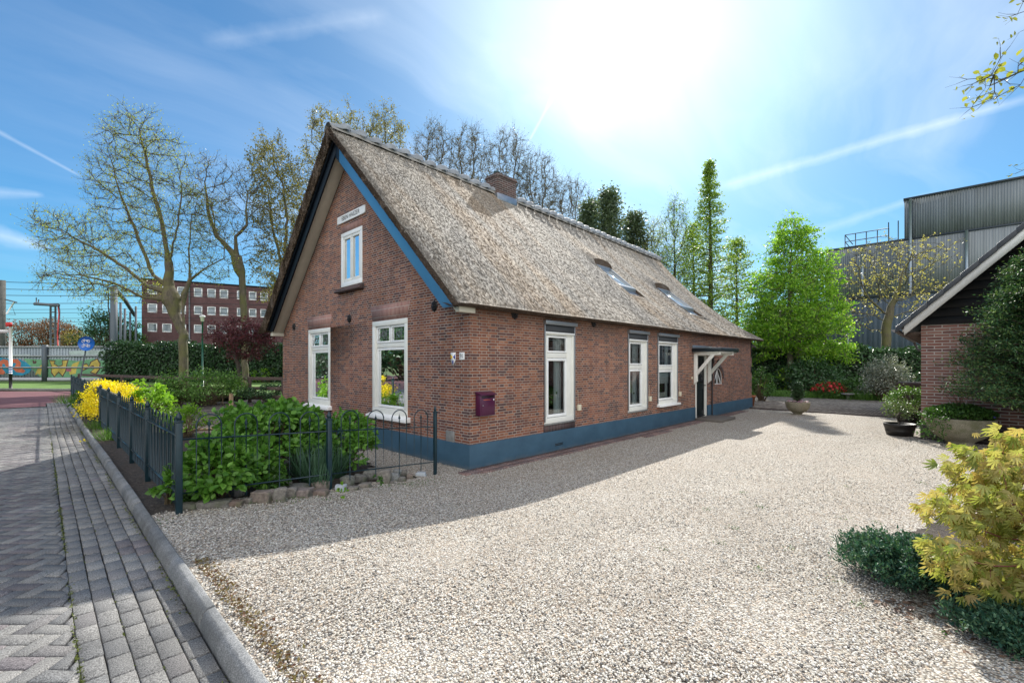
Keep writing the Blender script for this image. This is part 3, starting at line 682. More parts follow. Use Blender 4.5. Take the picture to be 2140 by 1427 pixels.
def gable_window(a0, a1, z0, z1):
    mb = MB(); frame(mb, a0, a1, z0, z1, 0.105, -0.012, 0.10, G, 0.13)
    zt = z1-0.50
    mb.box((a0+0.105, 0.035, zt-0.04), (a1-0.105, 0.095, zt+0.05), 0, G)
    w = mb.build('window', MT['white'], house, bev=0.006)
    ia0, ia1 = a0+0.105, a1-0.105; mid = (ia0+ia1)/2
    for p, q in ((ia0, mid), (mid, ia1)):
        s = MB(); frame(s, p+0.012, q-0.012, zt+0.055, z1-0.11, 0.04, 0.022, 0.07, G); s.build('sash', MT['white2'], w, bev=0.004)
        pane(p+0.05, q-0.05, zt+0.09, z1-0.145, 0.05, G, w); leading(p+0.052, q-0.052, zt+0.095, z1-0.15, 0.05, G, w, q == ia1)
    s = MB(); frame(s, ia0+0.008, ia1-0.008, z0+0.14, zt-0.045, 0.045, 0.04, 0.085, G); s.build('sash', MT['white2'], w, bev=0.004)
    pane(ia0+0.05, ia1-0.05, z0+0.18, zt-0.085, 0.062, G, w)
    curtain(ia1-0.26, ia1-0.01, z0+0.1, z1-0.1, 0.19, G, w, 3, 0.0); curtain(ia0+0.0, ia0+0.12, z0+0.1, z1-0.1, 0.19, G, w, 2)
    s = MB(); s.prism([(-0.115, z0-0.085), (-0.115, z0-0.02), (-0.012, z0+0.012), (0.06, z0+0.012), (0.06, z0-0.085)], a0-0.09, a1+0.09, mp=lambda d, z, a: (d, a, z))
    s.build('sill', MT['white2'], w, bev=0.006); return w
for g in GW: gable_window(*g)
a0, a1, z0, z1 = GU
mb = MB(); frame(mb, a0, a1, z0, z1, 0.085, -0.014, 0.10, G, 0.105); w = mb.build('window', MT['white2'], house, bev=0.005)
mid = (a0+a1)/2
for p, q in ((a0+0.085, mid), (mid, a1-0.085)):
    s = MB(); frame(s, p+0.005, q-0.005, z0+0.11, z1-0.09, 0.062, -0.004, 0.05, G); s.build('sash', MT['white'], w, bev=0.005)
    pane(p+0.06, q-0.06, z0+0.165, z1-0.145, 0.025, G, w)
curtain(mid+0.01, a1-0.1, z0+0.1, z1-0.08, 0.14, G, w, 4, -0.10); curtain(a0+0.1, a0+0.27, z0+0.1, z1-0.08, 0.14, G, w, 2, 0.08)
s = MB(); s.prism([(-0.13, z0-0.135), (-0.135, z0-0.10), (-0.06, z0-0.03), (0.02, z0-0.002), (0.02, z0-0.135)], a0-0.08, a1+0.12, mp=lambda d, z, a: (d, a, z)); s.build('sill', MT['dark_soldier'], w, bev=0.012)

def side_window(a0, a1, z0, z1, zt, sill=False, net=False):
    """casement with a fanlight, and a roller blind box over it"""
    mb = MB(); zb = z1-0.20
    frame(mb, a0, a1, z0, zb, 0.05, -0.006, 0.10, L_, 0.10)
    mb.box((a1-0.20, 0.02, z0+0.10), (a1-0.05, 0.10, zb-0.05), 0, L_); mb.box((a0+0.05, 0.02, z0+0.10), (a0+0.11, 0.10, zb-0.05), 0, L_)
    mb.box((a0+0.11, 0.03, zt-0.05), (a1-0.20, 0.095, zt+0.05), 0, L_)
    w = mb.build('window', MT['white'], house, bev=0.005)
    p, q = a0+0.11, a1-0.20
    s = MB(); frame(s, p+0.005, q-0.005, zt+0.055, zb-0.06, 0.035, 0.018, 0.065, L_); s.build('sash', MT['white2'], w, bev=0.004)
    pane(p+0.035, q-0.035, zt+0.085, zb-0.09, 0.045, L_, w); leading(p+0.04, q-0.04, zt+0.09, zb-0.095, 0.045, L_, w)
    s = MB(); frame(s, p+0.005, q-0.005, z0+0.11, zt-0.055, 0.05, 0.03, 0.08, L_); s.build('sash', MT['white2'], w, bev=0.004)
    pane(p+0.05, q-0.05, z0+0.155, zt-0.1, 0.056, L_, w)
    if net: curtain(p, q, zt-0.42, zt, 0.17, L_, w, 10); curtain(q-0.12, q+0.05, z0+0.1, zb, 0.2, L_, w, 2)
    else: curtain(q-0.23, q+0.06, z0+0.1, zb, 0.18, L_, w, 4)
    s = MB(); s.box((a0-0.025, -0.075, z1-0.055), (a1+0.03, 0.01, z1+0.02)); s.box((a0-0.012, -0.03, z0+0.03), (a0+0.012, -0.004, z1-0.055)); s.box((a1-0.012, -0.03, z0+0.03), (a1+0.012, -0.004, z1-0.055))
    s.build('blind_box', MT['frame_metal'], w, bev=0.004)
    s = MB(); s.box((a0+0.02, -0.022, zb-0.0), (a1-0.02, -0.016, z1-0.055)); s.build('blind', MT['fabric'], w)
    s = MB(); s.box((a0+0.013, -0.034, zb-0.022), (a1-0.013, -0.012, zb+0.008)); s.build('blind_bar', MT['white2'], w, bev=0.004)
    if sill: s = MB(); s.box((a0-0.03, -0.10, z0-0.055), (a1+0.05, 0.02, z0+0.005)); s.build('sill', MT['white2'], w, bev=0.006)
    else: s = MB(); s.box((a0-0.01, -0.03, z0-0.03), (a1+0.01, 0.02, z0-0.001)); s.build('sill', MT['grey_stone'], w)
    return w
side_window(*SW[0], 1.86); side_window(*SW[1], 1.62); side_window(*SW[2], 1.58, True, True)
# small arched stable window
mb = MB(); pts = arch; n_ = len(pts); cxa, cza = 10.79, 1.25
inner = [(cxa+(a-cxa)*0.86, cza+(z-cza)*0.86) for a, z in pts]
v = [(a, 0.085, z) for a, z in pts]+[(a, 0.085, z) for a, z in inner]+[(a, 0.045, z) for a, z in pts]+[(a, 0.045, z) for a, z in inner]
f = []
for i in range(n_):
    j = (i+1) % n_; f += [(i, j, n_+j, n_+i), (2*n_+i, 2*n_+j, 3*n_+j, 3*n_+i), (n_+i, n_+j, 3*n_+j, 3*n_+i)]
mb.add(v, f)
mb.tube([(10.52, 0.065, 1.08), (10.80, 0.065, 1.5)], 0.014, 6); mb.tube([(11.08, 0.065, 1.08), (10.78, 0.065, 1.5)], 0.014, 6); mb.tube([(10.79, 0.065, 1.04), (10.79, 0.065, 1.52)], 0.014, 6)
w = mb.build('window', MT['white2'], house)
mb = MB(); mb.add([(a, 0.07, z) for a, z in inner], [tuple(range(n_))]); mb.build('pane', MT['glass'], w)
mb = MB()
for i in range(2, n_-1):
    a, b_ = np.array(pts[i]), np.array(pts[i+1]); c0 = np.array([cxa, 1.20])
    def ot(p): d_ = p-c0; return p+d_/np.linalg.norm(d_)*0.11
    A, B = ot(a), ot(b_); mb.prism([tuple(a), tuple(A), tuple(B), tuple(b_)], -0.005, 0.0, mp=lambda p, q, d: (p, d, q))
mb.build('lintel', MT['dark_soldier'], house, label='brick arch over the small stable window')

# front door with its frame, and the canopy on two braced brackets
mb = MB(); frame(mb, 8.88, 9.73, 0.03, 2.02, 0.075, -0.01, 0.10, L_, 0.02)
df = mb.build('door_frame', MT['white'], house, bev=0.005)
mb = MB(); mb.box((8.955, 0.045, 0.09), (9.655, 0.09, 1.945))
frame(mb, 9.05, 9.56, 0.25, 0.95, 0.02, 0.03, 0.05, L_); frame(mb, 9.05, 9.56, 1.08, 1.86, 0.02, 0.028, 0.05, L_)
dr = mb.build('door', MT['door'], house, bev=0.006)
mb = MB(); mb.add([(9.07, 0.04, 1.10), (9.54, 0.04, 1.10), (9.54, 0.04, 1.84), (9.07, 0.04, 1.84)], [(0, 1, 2, 3)]); mb.build('pane', MT['glass'], dr)
mb = MB()
for t in np.linspace(0.0, 1, 9): mb.tube([(9.08+0.45*t, 0.03, 1.10), (9.08+0.45*t, 0.025, 1.84)], 0.006, 5)
for cx_, cz_ in ((9.2, 1.3), (9.42, 1.3), (9.31, 1.5), (9.2, 1.7), (9.42, 1.7)): mb.tube([(cx_+0.09*math.cos(t), 0.022, cz_+0.09*math.sin(t)) for t in np.linspace(0, 6.28, 14)], 0.007, 5)
mb.build('grille', MT['black_iron'], dr)
mb = MB(); mb.tube([(9.62, 0.05, 1.03), (9.62, 0.0, 1.03), (9.60, -0.03, 1.03), (9.5, -0.03, 1.03)], 0.012, 6); mb.build('handle', MT['black_iron'], dr)
mb = MB(); mb.box((9.015, 0.0, 0.09), (9.6, 0.045, 0.125)); mb.build('threshold', MT['black_iron'], dr)
mb = MB(); mb.box((8.60, -0.82, 2.055), (10.16, 0.0, 2.15)); cn = mb.build('canopy', mat('canopy_fascia', col=(0.010, 0.020, 0.026), rough=0.3), house, bev=0.006)
mb = MB(); mb.box((8.585, -0.84, 2.151), (10.175, 0.0, 2.166)); mb.box((8.62, -0.03, 2.166), (10.1, -0.002, 2.25)); mb.build('flashing', MT['lead'], cn, bev=0.003)
mb = MB(); mb.box((8.66, -0.78, 2.02), (10.10, -0.01, 2.053)); mb.build('canopy_soffit', MT['white'], cn)
def brace(a):
    mb = MB(); w_ = 0.085
    mb.prism([(-0.10, 1.18), (-0.10, 2.02), (-0.003, 2.02), (-0.003, 1.08)], a, a+w_, mp=lambda d, z, x: (x, d, z))
    mb.prism([(-0.10, 1.36), (-0.66, 2.02), (-0.54, 2.02), (-0.10, 1.50)], a+0.003, a+w_-0.003, mp=lambda d, z, x: (x, d, z))
    mb.box((a, -0.76, 1.955), (a+w_, -0.10, 2.0195)); mb.build('bracket', MT['white'], cn, bev=0.005)
brace(8.74); brace(9.80)
mb = MB(); mb.tube([(10.08, -0.06, 2.06), (10.08, -0.05, 1.9), (10.08, -0.045, 0.0)], 0.022, 8); mb.build('downpipe', MT['black_iron'], house)
for a, z in ((2.93, 0.80), (5.99, 0.81), (7.76, 0.85)):
    mb = MB(); mb.box((a-0.05, -0.045, z-0.06), (a+0.05, 0.0, z+0.06)); mb.tube([(a-0.03, -0.02, z+0.06), (a-0.035, -0.015, z+0.35)], 0.004, 4); mb.build('switch_box', MT['bronze'], house, bev=0.006)
# ------------------------------------------------------------------ thatched roof
ZE, ZR, RT = 2.655, 6.88, 4.20      # lip height, ridge height, ridge position
X0, X1 = -0.43, 14.95
OPEN = []                         # roof window openings: x0, x1, t0, t1
def Hs(x, t):
    """outer surface: straight rafters at the front, sagging towards the back"""
    t = np.minimum(t, 2*RT-t); w = np.clip((t+0.2)/(RT+0.2), 0, 1); s = np.clip(np.asarray(x)/15.0, 0, 1.1)
    z = ZE+(ZR-ZE)*w-s*(0.36*w+0.40*4*w*(1-w))
    return z
def hood(x, t, c):
    x0, x1, t0, t1 = c; m = (x0+x1)/2; hw = (x1-x0)/2*1.45
    g = np.exp(-((x-m)/hw)**4)*np.clip((t-(t1-0.02))/0.02, 0, 1)*np.exp(-np.clip(t-t1, 0, 9)**2/0.30)
    return 0.17*g*np.clip(1-((x-m)/(hw*1.25))**2, 0, 1)
def solve(px, py):
    r = (px-1070)/951; q = (760-py)/951; d = np.array([r*UX+UY, -r*UY+UX, q]); o = np.array(CAM)
    lo, hi = 6.0, 30.0
    for D_ in np.linspace(6, 30, 4000):
        p = o+d*D_
        if p[1] > -0.2 and p[2] < Hs(p[0], p[1]): return p
    return p
for tl, tr_, bl, br in (((1251, 553), (1285, 562), (1310, 613), (1340, 621)), ((1380, 602), (1411, 612), (1431, 652), (1458, 659))):
    P_ = [solve(*q) for q in (tl, tr_, bl, br)]
    x0 = (P_[0][0]+P_[2][0])/2; x1 = (P_[1][0]+P_[3][0])/2
    OPEN.append((x0, x1, (P_[2][1]+P_[3][1])/2, (P_[0][1]+P_[1][1])/2))
print('OPEN', OPEN)
nx = 200; xs_ = np.linspace(X0, X1, nx)
prof = []                            # (t, kind): kind 0 = use Hs, else explicit z for straight roof
ts = np.concatenate([[-0.225, -0.215, -0.20, -0.17], np.arange(-0.1, RT, 0.055), [RT]])
tsl = np.concatenate([ts, (2*RT-ts)[::-1][1:]])
for c in OPEN:      # snap grid lines onto the openings
    for v_ in c[:2]: xs_[np.argmin(abs(xs_-v_))] = v_
    for v_ in c[2:]: tsl[np.argmin(abs(tsl-v_))] = v_
XX, TT = np.meshgrid(xs_, tsl, indexing='ij'); ZZ = Hs(XX, TT)
tm = np.minimum(TT, 2*RT-TT)
ZZ -= np.where(tm < -0.1, (np.clip(-0.1-tm, 0, 1)/0.125)**2*0.025, 0)
Und = lambda X, T: 0.016*np.sin(X*0.9+T*0.5)*np.sin(T*1.3)+0.003*np.sin(X*3.1+np.sin(T*2)*1)*np.sin(T*3.2+X)
ZZ += Und(XX, TT)
YY = TT+(rs.rand(*XX.shape)-0.5)*0.004
for c in OPEN: ZZ += hood(XX, TT, c)
edge = np.clip((XX-X0)/0.16, 0, 1); ZZ -= (1-edge)**2*0.05            # rounded verge
ZZ += np.where(edge < 1, (rs.rand(*XX.shape)-.5)*0.02, 0)
XX2 = XX+np.where(XX < X0+0.01, 0.02*np.sin(TT*9)+(rs.rand(*XX.shape)-.5)*0.03, 0)
mb = MB(); ny = len(tsl); V = np.stack([XX2.ravel(), YY.ravel(), ZZ.ravel()], -1)
i = np.arange(nx-1)[:, None]*ny; j = np.arange(ny-1)[None]
F = np.stack([i+j, i+ny+j, i+ny+j+1, i+j+1], -1).reshape(-1, 4)
fx = XX.ravel()[F].mean(1); ft = TT.ravel()[F].mean(1); keep = np.ones(len(F), bool)
for x0, x1, t0, t1 in OPEN: keep &= ~((fx > x0) & (fx < x1) & (ft > t0) & (ft < t1))
mb.add(V, F[keep])
def under(x, t):
    """height of the thatch underside"""
    tt = np.minimum(t, HW-t); return np.maximum(2.70+0.948*tt, 2.59)
# sides of the openings
for x0, x1, t0, t1 in OPEN:
    for xx in (x0, x1):
        tt = np.linspace(t0, t1, 12); z1_ = Hs(xx, tt)+0.01; z0_ = z1_-0.30
        v = [(xx, a, b_) for a, b_ in zip(tt, z1_)]+[(xx, a, b_) for a, b_ in zip(tt, z0_)]
        mb.add(v, [(q, q+1, 12+q+1, 12+q) for q in range(11)], 1)
    for tt in (t1,):
        xx = np.linspace(x0-0.0, x1+0.0, 14); z1_ = np.array([float(Hs(a, tt)+hood(a, tt+0.02, (x0, x1, t0, t1))) for a in xx])+0.012; z0_ = z1_-0.42
        v = [(a, tt+0.005, b_) for a, b_ in zip(xx, z1_)]+[(a, tt+0.005, b_) for a, b_ in zip(xx, z0_)]
        mb.add(v, [(q, q+1, 14+q+1, 14+q) for q in range(13)], 1)
# cut faces: front verge, back verge, eaves, underside
def edge_face(x, xi, sgn):
    n2 = ny; zt = ZZ[xi]; yt = YY[xi]
    ub = under(x, tsl); ub = np.minimum(ub, zt-0.03)
    rows = []
    for k_ in range(6):
        w = k_/5; rows.append(np.stack([np.full(n2, x)+(XX2[xi]-x)*(1-w)+sgn*0.05*math.sin(w*3.14)+(rs.rand(n2)-.5)*0.02*(0 < w), yt*(1-w)+tsl*w, zt*(1-w)+ub*w], -1))
    V_ = np.concatenate(rows); f = [(a*n2+b_, a*n2+b_+1, (a+1)*n2+b_+1, (a+1)*n2+b_) for a in range(5) for b_ in range(n2-1)]
    mb.add(V_, f, 1)
edge_face(X0, 0, -1); edge_face(X1, -1, 1)
for side in (0, 1):
    j0 = 0 if side == 0 else ny-1; sg = 1 if side == 0 else -1; t0 = tsl[j0]
    rows = [V.reshape(nx, ny, 3)[:, j0]]
    sag = Hs(xs_, -0.2)-ZE
    for dt, z in ((0.004, 2.612), (0.02, 2.60), (0.08, 2.59), (0.21, 2.585), (0.4, 2.66)):
        rows.append(np.stack([xs_, np.full(nx, t0+sg*dt)+(rs.rand(nx)-.5)*0.012, z+sag+(rs.rand(nx)-.5)*0.014], -1))
    V_ = np.concatenate(rows); f = [(a*nx+b_, a*nx+b_+1, (a+1)*nx+b_+1, (a+1)*nx+b_) for a in range(5) for b_ in range(nx-1)]
    mb.add(V_, f, 1)
v = [(X0+0.03, -0.0, 2.72), (X1, 0.0, 2.32), (X1, HW/2, 5.95), (X0+0.03, HW/2, 6.56), (X0+0.03, HW+0.1, 2.66), (X1, HW+0.1, 2.30)]
mb.add(v, [(0, 1, 2, 3), (3, 2, 5, 4)], 1)
# reed ends sticking out of the surface, the eaves and the verge
def reeds(P, Dn, ln, wd, m):
    n = len(P); Dn = Dn/np.linalg.norm(Dn, axis=1)[:, None]; up = rs.randn(n, 3); s_ = np.cross(Dn, up); s_ /= np.linalg.norm(s_, axis=1)[:, None]
    a = P-Dn*ln[:, None]*0.4; b_ = P+Dn*ln[:, None]*0.6; s_ = s_*wd[:, None]
    s2 = np.cross(Dn, s_)
    Vv = np.stack([a-s_, a+s_, b_+s_, b_-s_, a-s2, a+s2, b_+s2, b_-s2], 1).reshape(-1, 3)
    ff = (np.array([[0, 1, 2, 3], [4, 5, 6, 7]])[None]+(np.arange(n)*8)[:, None, None]).reshape(-1, 4); mb.add(Vv, ff, m)
n_ = 38000; x = X0+(X1-X0)*rs.rand(n_)**1.6; t = -0.2+(RT+0.15)*rs.rand(n_)
ok = np.ones(n_, bool)
for c in OPEN: ok &= ~((x > c[0]-0.02) & (x < c[1]+0.02) & (t > c[2]-0.02) & (t < c[3]+0.05))
x, t = x[ok], t[ok]; n_ = len(x); z = Hs(x, t)+Und(x, t)+0.001+0.004*rs.rand(n_); sl_x = (Hs(x, t+0.05)-Hs(x, t-0.05))/0.1
for c in OPEN: z += hood(x, t, c)
Dn = np.stack([rs.randn(n_)*0.07, -np.ones(n_), -sl_x+0.05+rs.randn(n_)*0.07], -1)
reeds(np.stack([x, t, z], -1), Dn, 0.03+0.04*rs.rand(n_), 0.0013+0.0014*rs.rand(n_), 0)
n_ = 9000; x = X0+(X1-X0)*rs.rand(n_)
reeds(np.stack([x, -0.215+rs.rand(n_)*0.05, 2.595+rs.rand(n_)*0.03+(Hs(x, -0.2)-ZE)], -1), np.stack([rs.randn(n_)*0.15, -0.8+rs.randn(n_)*.1, -np.ones(n_)*0.55], -1), 0.02+0.03*rs.rand(n_), 0.0025+0.002*rs.rand(n_), 1)
n_ = 12000; t = -0.2+(2*RT+0.4)*rs.rand(n_); w = rs.rand(n_)
zt = Hs(X0, t)-0.03; zu = np.minimum(under(X0, t), zt-0.05); sd = np.where(t < RT, -1.0, 1.0)
reeds(np.stack([np.full(n_, X0)-0.05*np.sin(w*3.14)+0.01, t, zt*(1-w)+zu*w], -1), np.stack([-0.35+rs.randn(n_)*.15, sd*1.0, -0.75+rs.randn(n_)*.1], -1), 0.06+0.09*rs.rand(n_), 0.003+0.002*rs.rand(n_), 1)
roof = mb.build('roof', [MT['thatch'], MT['verge']], house, smooth=True, uv=False)

# ridge: rounded clay tiles bedded on mortar, following the sag
def zr(x): return float(Hs(x, RT))+0.02
mb = MB(); nr = 40; L0 = (X1-X0-0.05)/nr
for k_ in range(nr):
    xa = X0-0.02+k_*L0; xb = xa+L0*1.1; za, zb = zr(xa)+0.016*math.sin(k_*1.7), zr(xb)+0.016*math.sin(k_*1.7+0.6)
    rows = []
    for w, r0 in ((0, 0.130), (0.3, 0.142), (0.60, 0.165), (0.75, 0.208), (1.0, 0.215)):
        xx = xa+(xb-xa)*w; zc = za+(zb-za)*w-0.10
        rows.append([(xx, RT+r0*1.12*math.sin(a), zc+r0*math.cos(a)*1.0) for a in np.linspace(-1.5, 1.5, 13)])
    Vv = np.array(rows).reshape(-1, 3); f = [(a*13+b_, a*13+b_+1, (a+1)*13+b_+1, (a+1)*13+b_) for a in range(4) for b_ in range(12)]
    mb.add(Vv, f)
    r1 = rows[-1]; r2 = [(p[0], RT+(p[1]-RT)*0.85, p[2]-0.02) for p in r1]; mb.add(r1+r2, [(b_, b_+1, 13+b_+1, 13+b_) for b_ in range(12)])
mb.build('ridge', MT['ridge'], roof, smooth=True)
mb = MB(); xx = np.linspace(X0-0.01, X1-0.03, 120)
for sgn in (-1, 1):
    rows = [[(a, RT+sgn*0.10, zr(a)-0.01) for a in xx], [(a, RT+sgn*(0.165+0.01*math.sin(a*9)), zr(a)-0.09+0.01*math.sin(a*7)) for a in xx], [(a, RT+sgn*(0.185+0.012*math.sin(a*11)), zr(a)-0.15) for a in xx]]
    mb.add(np.array(rows).reshape(-1, 3), [(r*120+b_, r*120+b_+1, (r+1)*120+b_+1, (r+1)*120+b_) for r in range(2) for b_ in range(119)])
mb.build('ridge_mortar', MT['mortar'], roof, smooth=True)
# roof windows in their openings
for x0, x1, t0, t1 in OPEN:
    k_ = (float(Hs((x0+x1)/2, t1))-float(Hs((x0+x1)/2, t0)))/(t1-t0); xm = (x0+x1)/2
    tb = t0+(t1-t0)*0.30
    pz = lambda t, up=0.0: float(Hs(xm, t0))-0.105+(t-t0)*k_*0.97+up
    def slab(mb, xa, xb, ta, tb_, lo, hi):
        v = [(xa, ta, pz(ta, lo)), (xb, ta, pz(ta, lo)), (xb, tb_, pz(tb_, lo)), (xa, tb_, pz(tb_, lo)), (xa, ta, pz(ta, hi)), (xb, ta, pz(ta, hi)), (xb, tb_, pz(tb_, hi)), (xa, tb_, pz(tb_, hi))]
        mb.add(v, [(0, 3, 2, 1), (4, 5, 6, 7), (0, 1, 5, 4), (1, 2, 6, 5), (2, 3, 7, 6), (3, 0, 4, 7)])
    mb = MB(); a, b_ = x0+0.02, x1-0.05
    slab(mb, a, a+0.06, tb, t1+0.1, 0, 0.12); slab(mb, b_-0.06, b_, tb, t1+0.1, 0, 0.12); slab(mb, a, b_, tb-0.045, tb+0.02, 0, 0.125); slab(mb, a, b_, t1-0.05, t1+0.1, 0, 0.12)
    rw = mb.build('roof_window', MT['frame_metal'], roof, bev=0.004)
    mb = MB(); slab(mb, a+0.06, b_-0.06, tb+0.02, t1-0.05, 0.06, 0.09); g = mb.build('pane', MT['skyglass'], roof)
    mb = MB(); slab(mb, x0-0.03, x1+0.04, t0-0.12, tb+0.02, -0.01, 0.015); slab(mb, x0, x1, t0, t1, -0.03, -0.012)
    v = [(x0-0.03, t0-0.13, float(Hs(xm, t0-0.13))+0.015), (x1+0.04, t0-0.13, float(Hs(xm, t0-0.13))+0.015), (x1+0.04, t0+0.03, pz(t0+0.03, 0.02)), (x0-0.03, t0+0.03, pz(t0+0.03, 0.02))]
    mb.add(v, [(0, 1, 2, 3)]); mb.build('lead_apron', MT['lead'], roof)
# chimney
mb = MB(); mb.box((4.42, 3.92, 6.0), (5.20, 4.42, 7.14)); mb.box((4.395, 3.895, 7.14), (5.225, 4.445, 7.205)); mb.box((4.42, 3.92, 7.205), (5.20, 4.42, 7.25))
ch = mb.build('chimney', MT['chimney'], house, bev=0.006)
mb = MB(); mb.lathe([(0.0, 0), (0.085, 0), (0.085, 0.06), (0.07, 0.07), (0.07, 0.11), (0.10, 0.12), (0.10, 0.145), (0.03, 0.17), (0.0, 0.17)], (4.66, 4.2, 7.25), 20); mb.build('chimney_pot', mat('zinc_cowl', col=(0.06, 0.13, 0.14), rough=0.4, metal=0.4), ch, smooth=True)
mb = MB(); mb.lathe([(0.0, 0), (0.06, 0), (0.055, 0.09), (0.0, 0.09)], (4.98, 4.2, 7.25), 16); mb.build('chimney_pot', MT['frame_metal'], ch)
mb = MB(); mb.box((4.405, 3.905, 6.45), (5.215, 4.435, 6.655)); mb.build('lead_flashing', MT['lead'], ch, bev=0.01)

# barge boards and soffits
def zs(t): t = min(t, HW-t); return 2.70+0.948*(t+0.04)
def board(name, ta, tb, xa, xb, dt, db, m, lab=None, drop=0):
    """board along the roof slope between ta and tb, its top dt below the rafter line, its bottom db below"""
    zc = 2.585; mb = MB(); pl_ = [(ta, zs(ta)-dt), (tb, zs(tb)-dt), (tb, zs(tb)-db)]
    if name.startswith('barge') and zs(ta)-db < zc:      # squared off level at the foot
        sg_ = 1 if tb > ta else -1; pl_ += [(ta+sg_*(zc-(zs(ta)-db))/0.948, zc), (ta, zc)]
    else: pl_ += [(ta, zs(ta)-db)]
    mb.prism(pl_, xa, xb, mp=lambda t, z, x: (x, t, z))
    return mb.build(name, m, house, bev=0.005, label=lab)
board('barge_board', -0.05, HW/2-0.17, -0.335, -0.30, 0.0, 0.41, MT['blue_board'], 'bright blue barge board')
board('barge_board', HW/2-0.17, HW/2, -0.338, -0.30, -0.05, 0.42, MT['dark_board'], 'dark board at the peak')
board('barge_board', HW+0.05, HW/2, -0.335, -0.30, 0.0, 0.33, MT['dark_board'], 'blue black barge board')
board('barge_moulding', HW+0.06, HW/2+0.02, -0.39, -0.336, -0.10, 0.07, MT['dark_board'])
board('soffit', -0.02, HW/2, -0.30, 0.0, 0.18, 0.215, MT['cream']); board('soffit', HW+0.02, HW/2, -0.30, 0.0, 0.18, 0.215, MT['cream'])
mb = MB(); mb.box((-0.298, -0.10, 2.50), (0.03, -0.002, 2.585)); mb.build('soffit_end', MT['cream'], house, bev=0.004)
mb = MB(); mb.box((-0.298, HW-0.08, 2.47), (0.0, HW+0.08, 2.56)); mb.build('soffit_end', MT['cream'], house, bev=0.004)

# ------------------------------------------------------------------ things fixed to the house
def text(s_, size, mp, m, parent, depth=0.002, name='lettering', squeeze=1.0):
    cu = bpy.data.curves.new('t', 'FONT'); cu.body = s_; cu.size = size; cu.extrude = depth; cu.align_x = 'CENTER'; cu.align_y = 'CENTER'
    to = bpy.data.objects.new('t', cu); C.objects.link(to); bpy.context.view_layer.update()
    me = bpy.data.meshes.new_from_object(to.evaluated_get(bpy.context.evaluated_depsgraph_get())); bpy.data.objects.remove(to, do_unlink=True)
    for v in me.vertices: v.co = mp(v.co.x*squeeze, v.co.y, v.co.z)
    me.name = name; me.materials.clear(); me.materials.append(m); o = bpy.data.objects.new(name, me); C.objects.link(o); o.parent = parent
    return o
ink = mat('black_lettering', col=(0.02, 0.02, 0.025), rough=0.5)
mb = MB(); w2, h2, rr = 0.645, 0.085, 0.035
pts = []
for cx, cz, a0 in ((w2-rr, h2-rr, 0), (-w2+rr, h2-rr, 90), (-w2+rr, -h2+rr, 180), (w2-rr, -h2+rr, 270)): pts += [(3.985+cx+rr*math.cos(R(a0+t)), 4.965+cz+rr*math.sin(R(a0+t))) for t in (0, 30, 60, 90)]
mb.prism(pts, -0.03, -0.002, mp=lambda a, z, d: (d, a, z)); o = mb.build('name_plate', MT['white2'], None, bev=0.003, label='white name plate lettered EBEN HAEZER above the loft window', cat='sign')
text('EBEN HAEZER', 0.135, lambda x, y, z: (-0.031-abs(z), 3.985-x, 4.965+y), ink, o, squeeze=0.98)
mb = MB(); mb.box((-0.016, 0.125, 1.765), (-0.002, 0.245, 1.885)); o = mb.build('number_plate', MT['white2'], None, bev=0.002, label='small square house number plate reading 91 by the wall corner', cat='sign')
text('91', 0.105, lambda x, y, z: (-0.0165-abs(z), 0.185-x, 1.823+y), ink, o, squeeze=0.85)
mb = MB(); sh = [(0.355, 1.885), (0.475, 1.885), (0.475, 1.76), (0.415, 1.66), (0.355, 1.76)]
mb.prism(sh, -0.014, -0.002, mp=lambda a, z, d: (d, a, z)); o = mb.build('monument_shield', MT['white2'], None, label='small white, blue and yellow enamel shield left of the house number', cat='sign')
mb = MB(); mb.prism([(0.357, 1.86), (0.357, 1.765), (0.41, 1.81)], -0.0155, -0.0145, mp=lambda a, z, d: (d, a, z)); mb.prism([(0.40, 1.76), (0.43, 1.745), (0.425, 1.70), (0.415, 1.69), (0.402, 1.71)], -0.0155, -0.0145, mp=lambda a, z, d: (d, a, z)); mb.build('blue_field', mat('enamel_blue', col=(0.01, 0.03, 0.35), rough=0.2), o)
mb = MB(); mb.prism([(0.473, 1.86), (0.473, 1.765), (0.42, 1.81)], -0.0155, -0.0145, mp=lambda a, z, d: (d, a, z)); mb.build('yellow_field', mat('enamel_yellow', col=(0.8, 0.5, 0.02), rough=0.2), o)
# mailbox
mx = thing('mailbox', (0.27, -0.06, 0.85), 'aubergine metal mailbox on the brick wall by the corner', 'mailbox')
mb = MB(); mb.prism([(-0.115, 0.86), (-0.115, 1.19), (0.0, 1.215), (0.0, 0.86)], 0.115, 0.44, mp=lambda d, z, a: (a, d-0.004, z)); mb.build('body', MT['purple'], mx, bev=0.005)
mb = MB(); mb.prism([(-0.155, 1.192), (-0.155, 1.207), (0.0, 1.252), (0.0, 1.222)], 0.10, 0.455, mp=lambda d, z, a: (a, d-0.004, z)); mb.build('lid', MT['purple'], mx, bev=0.004)
mb = MB(); mb.box((0.135, -0.127, 0.895), (0.42, -0.120, 1.135)); dd = mb.build('door', MT['purple'], mx, bev=0.003)
mb = MB(); mb.box((0.15, -0.124, 1.15), (0.41, -0.1185, 1.172)); mb.build('slot', MT['black_iron'], mx)
mb = MB(); mb.tube([(0.165, -0.127, 1.03), (0.165, -0.136, 1.03)], 0.009, 12); mb.build('lock', MT['frame_metal'], dd)
mb = MB(); mb.box((0.18, -0.1285, 1.112), (0.33, -0.1272, 1.122)); mb.build('sticker', mat('orange_sticker', col=(0.6, 0.12, 0.04)), dd)
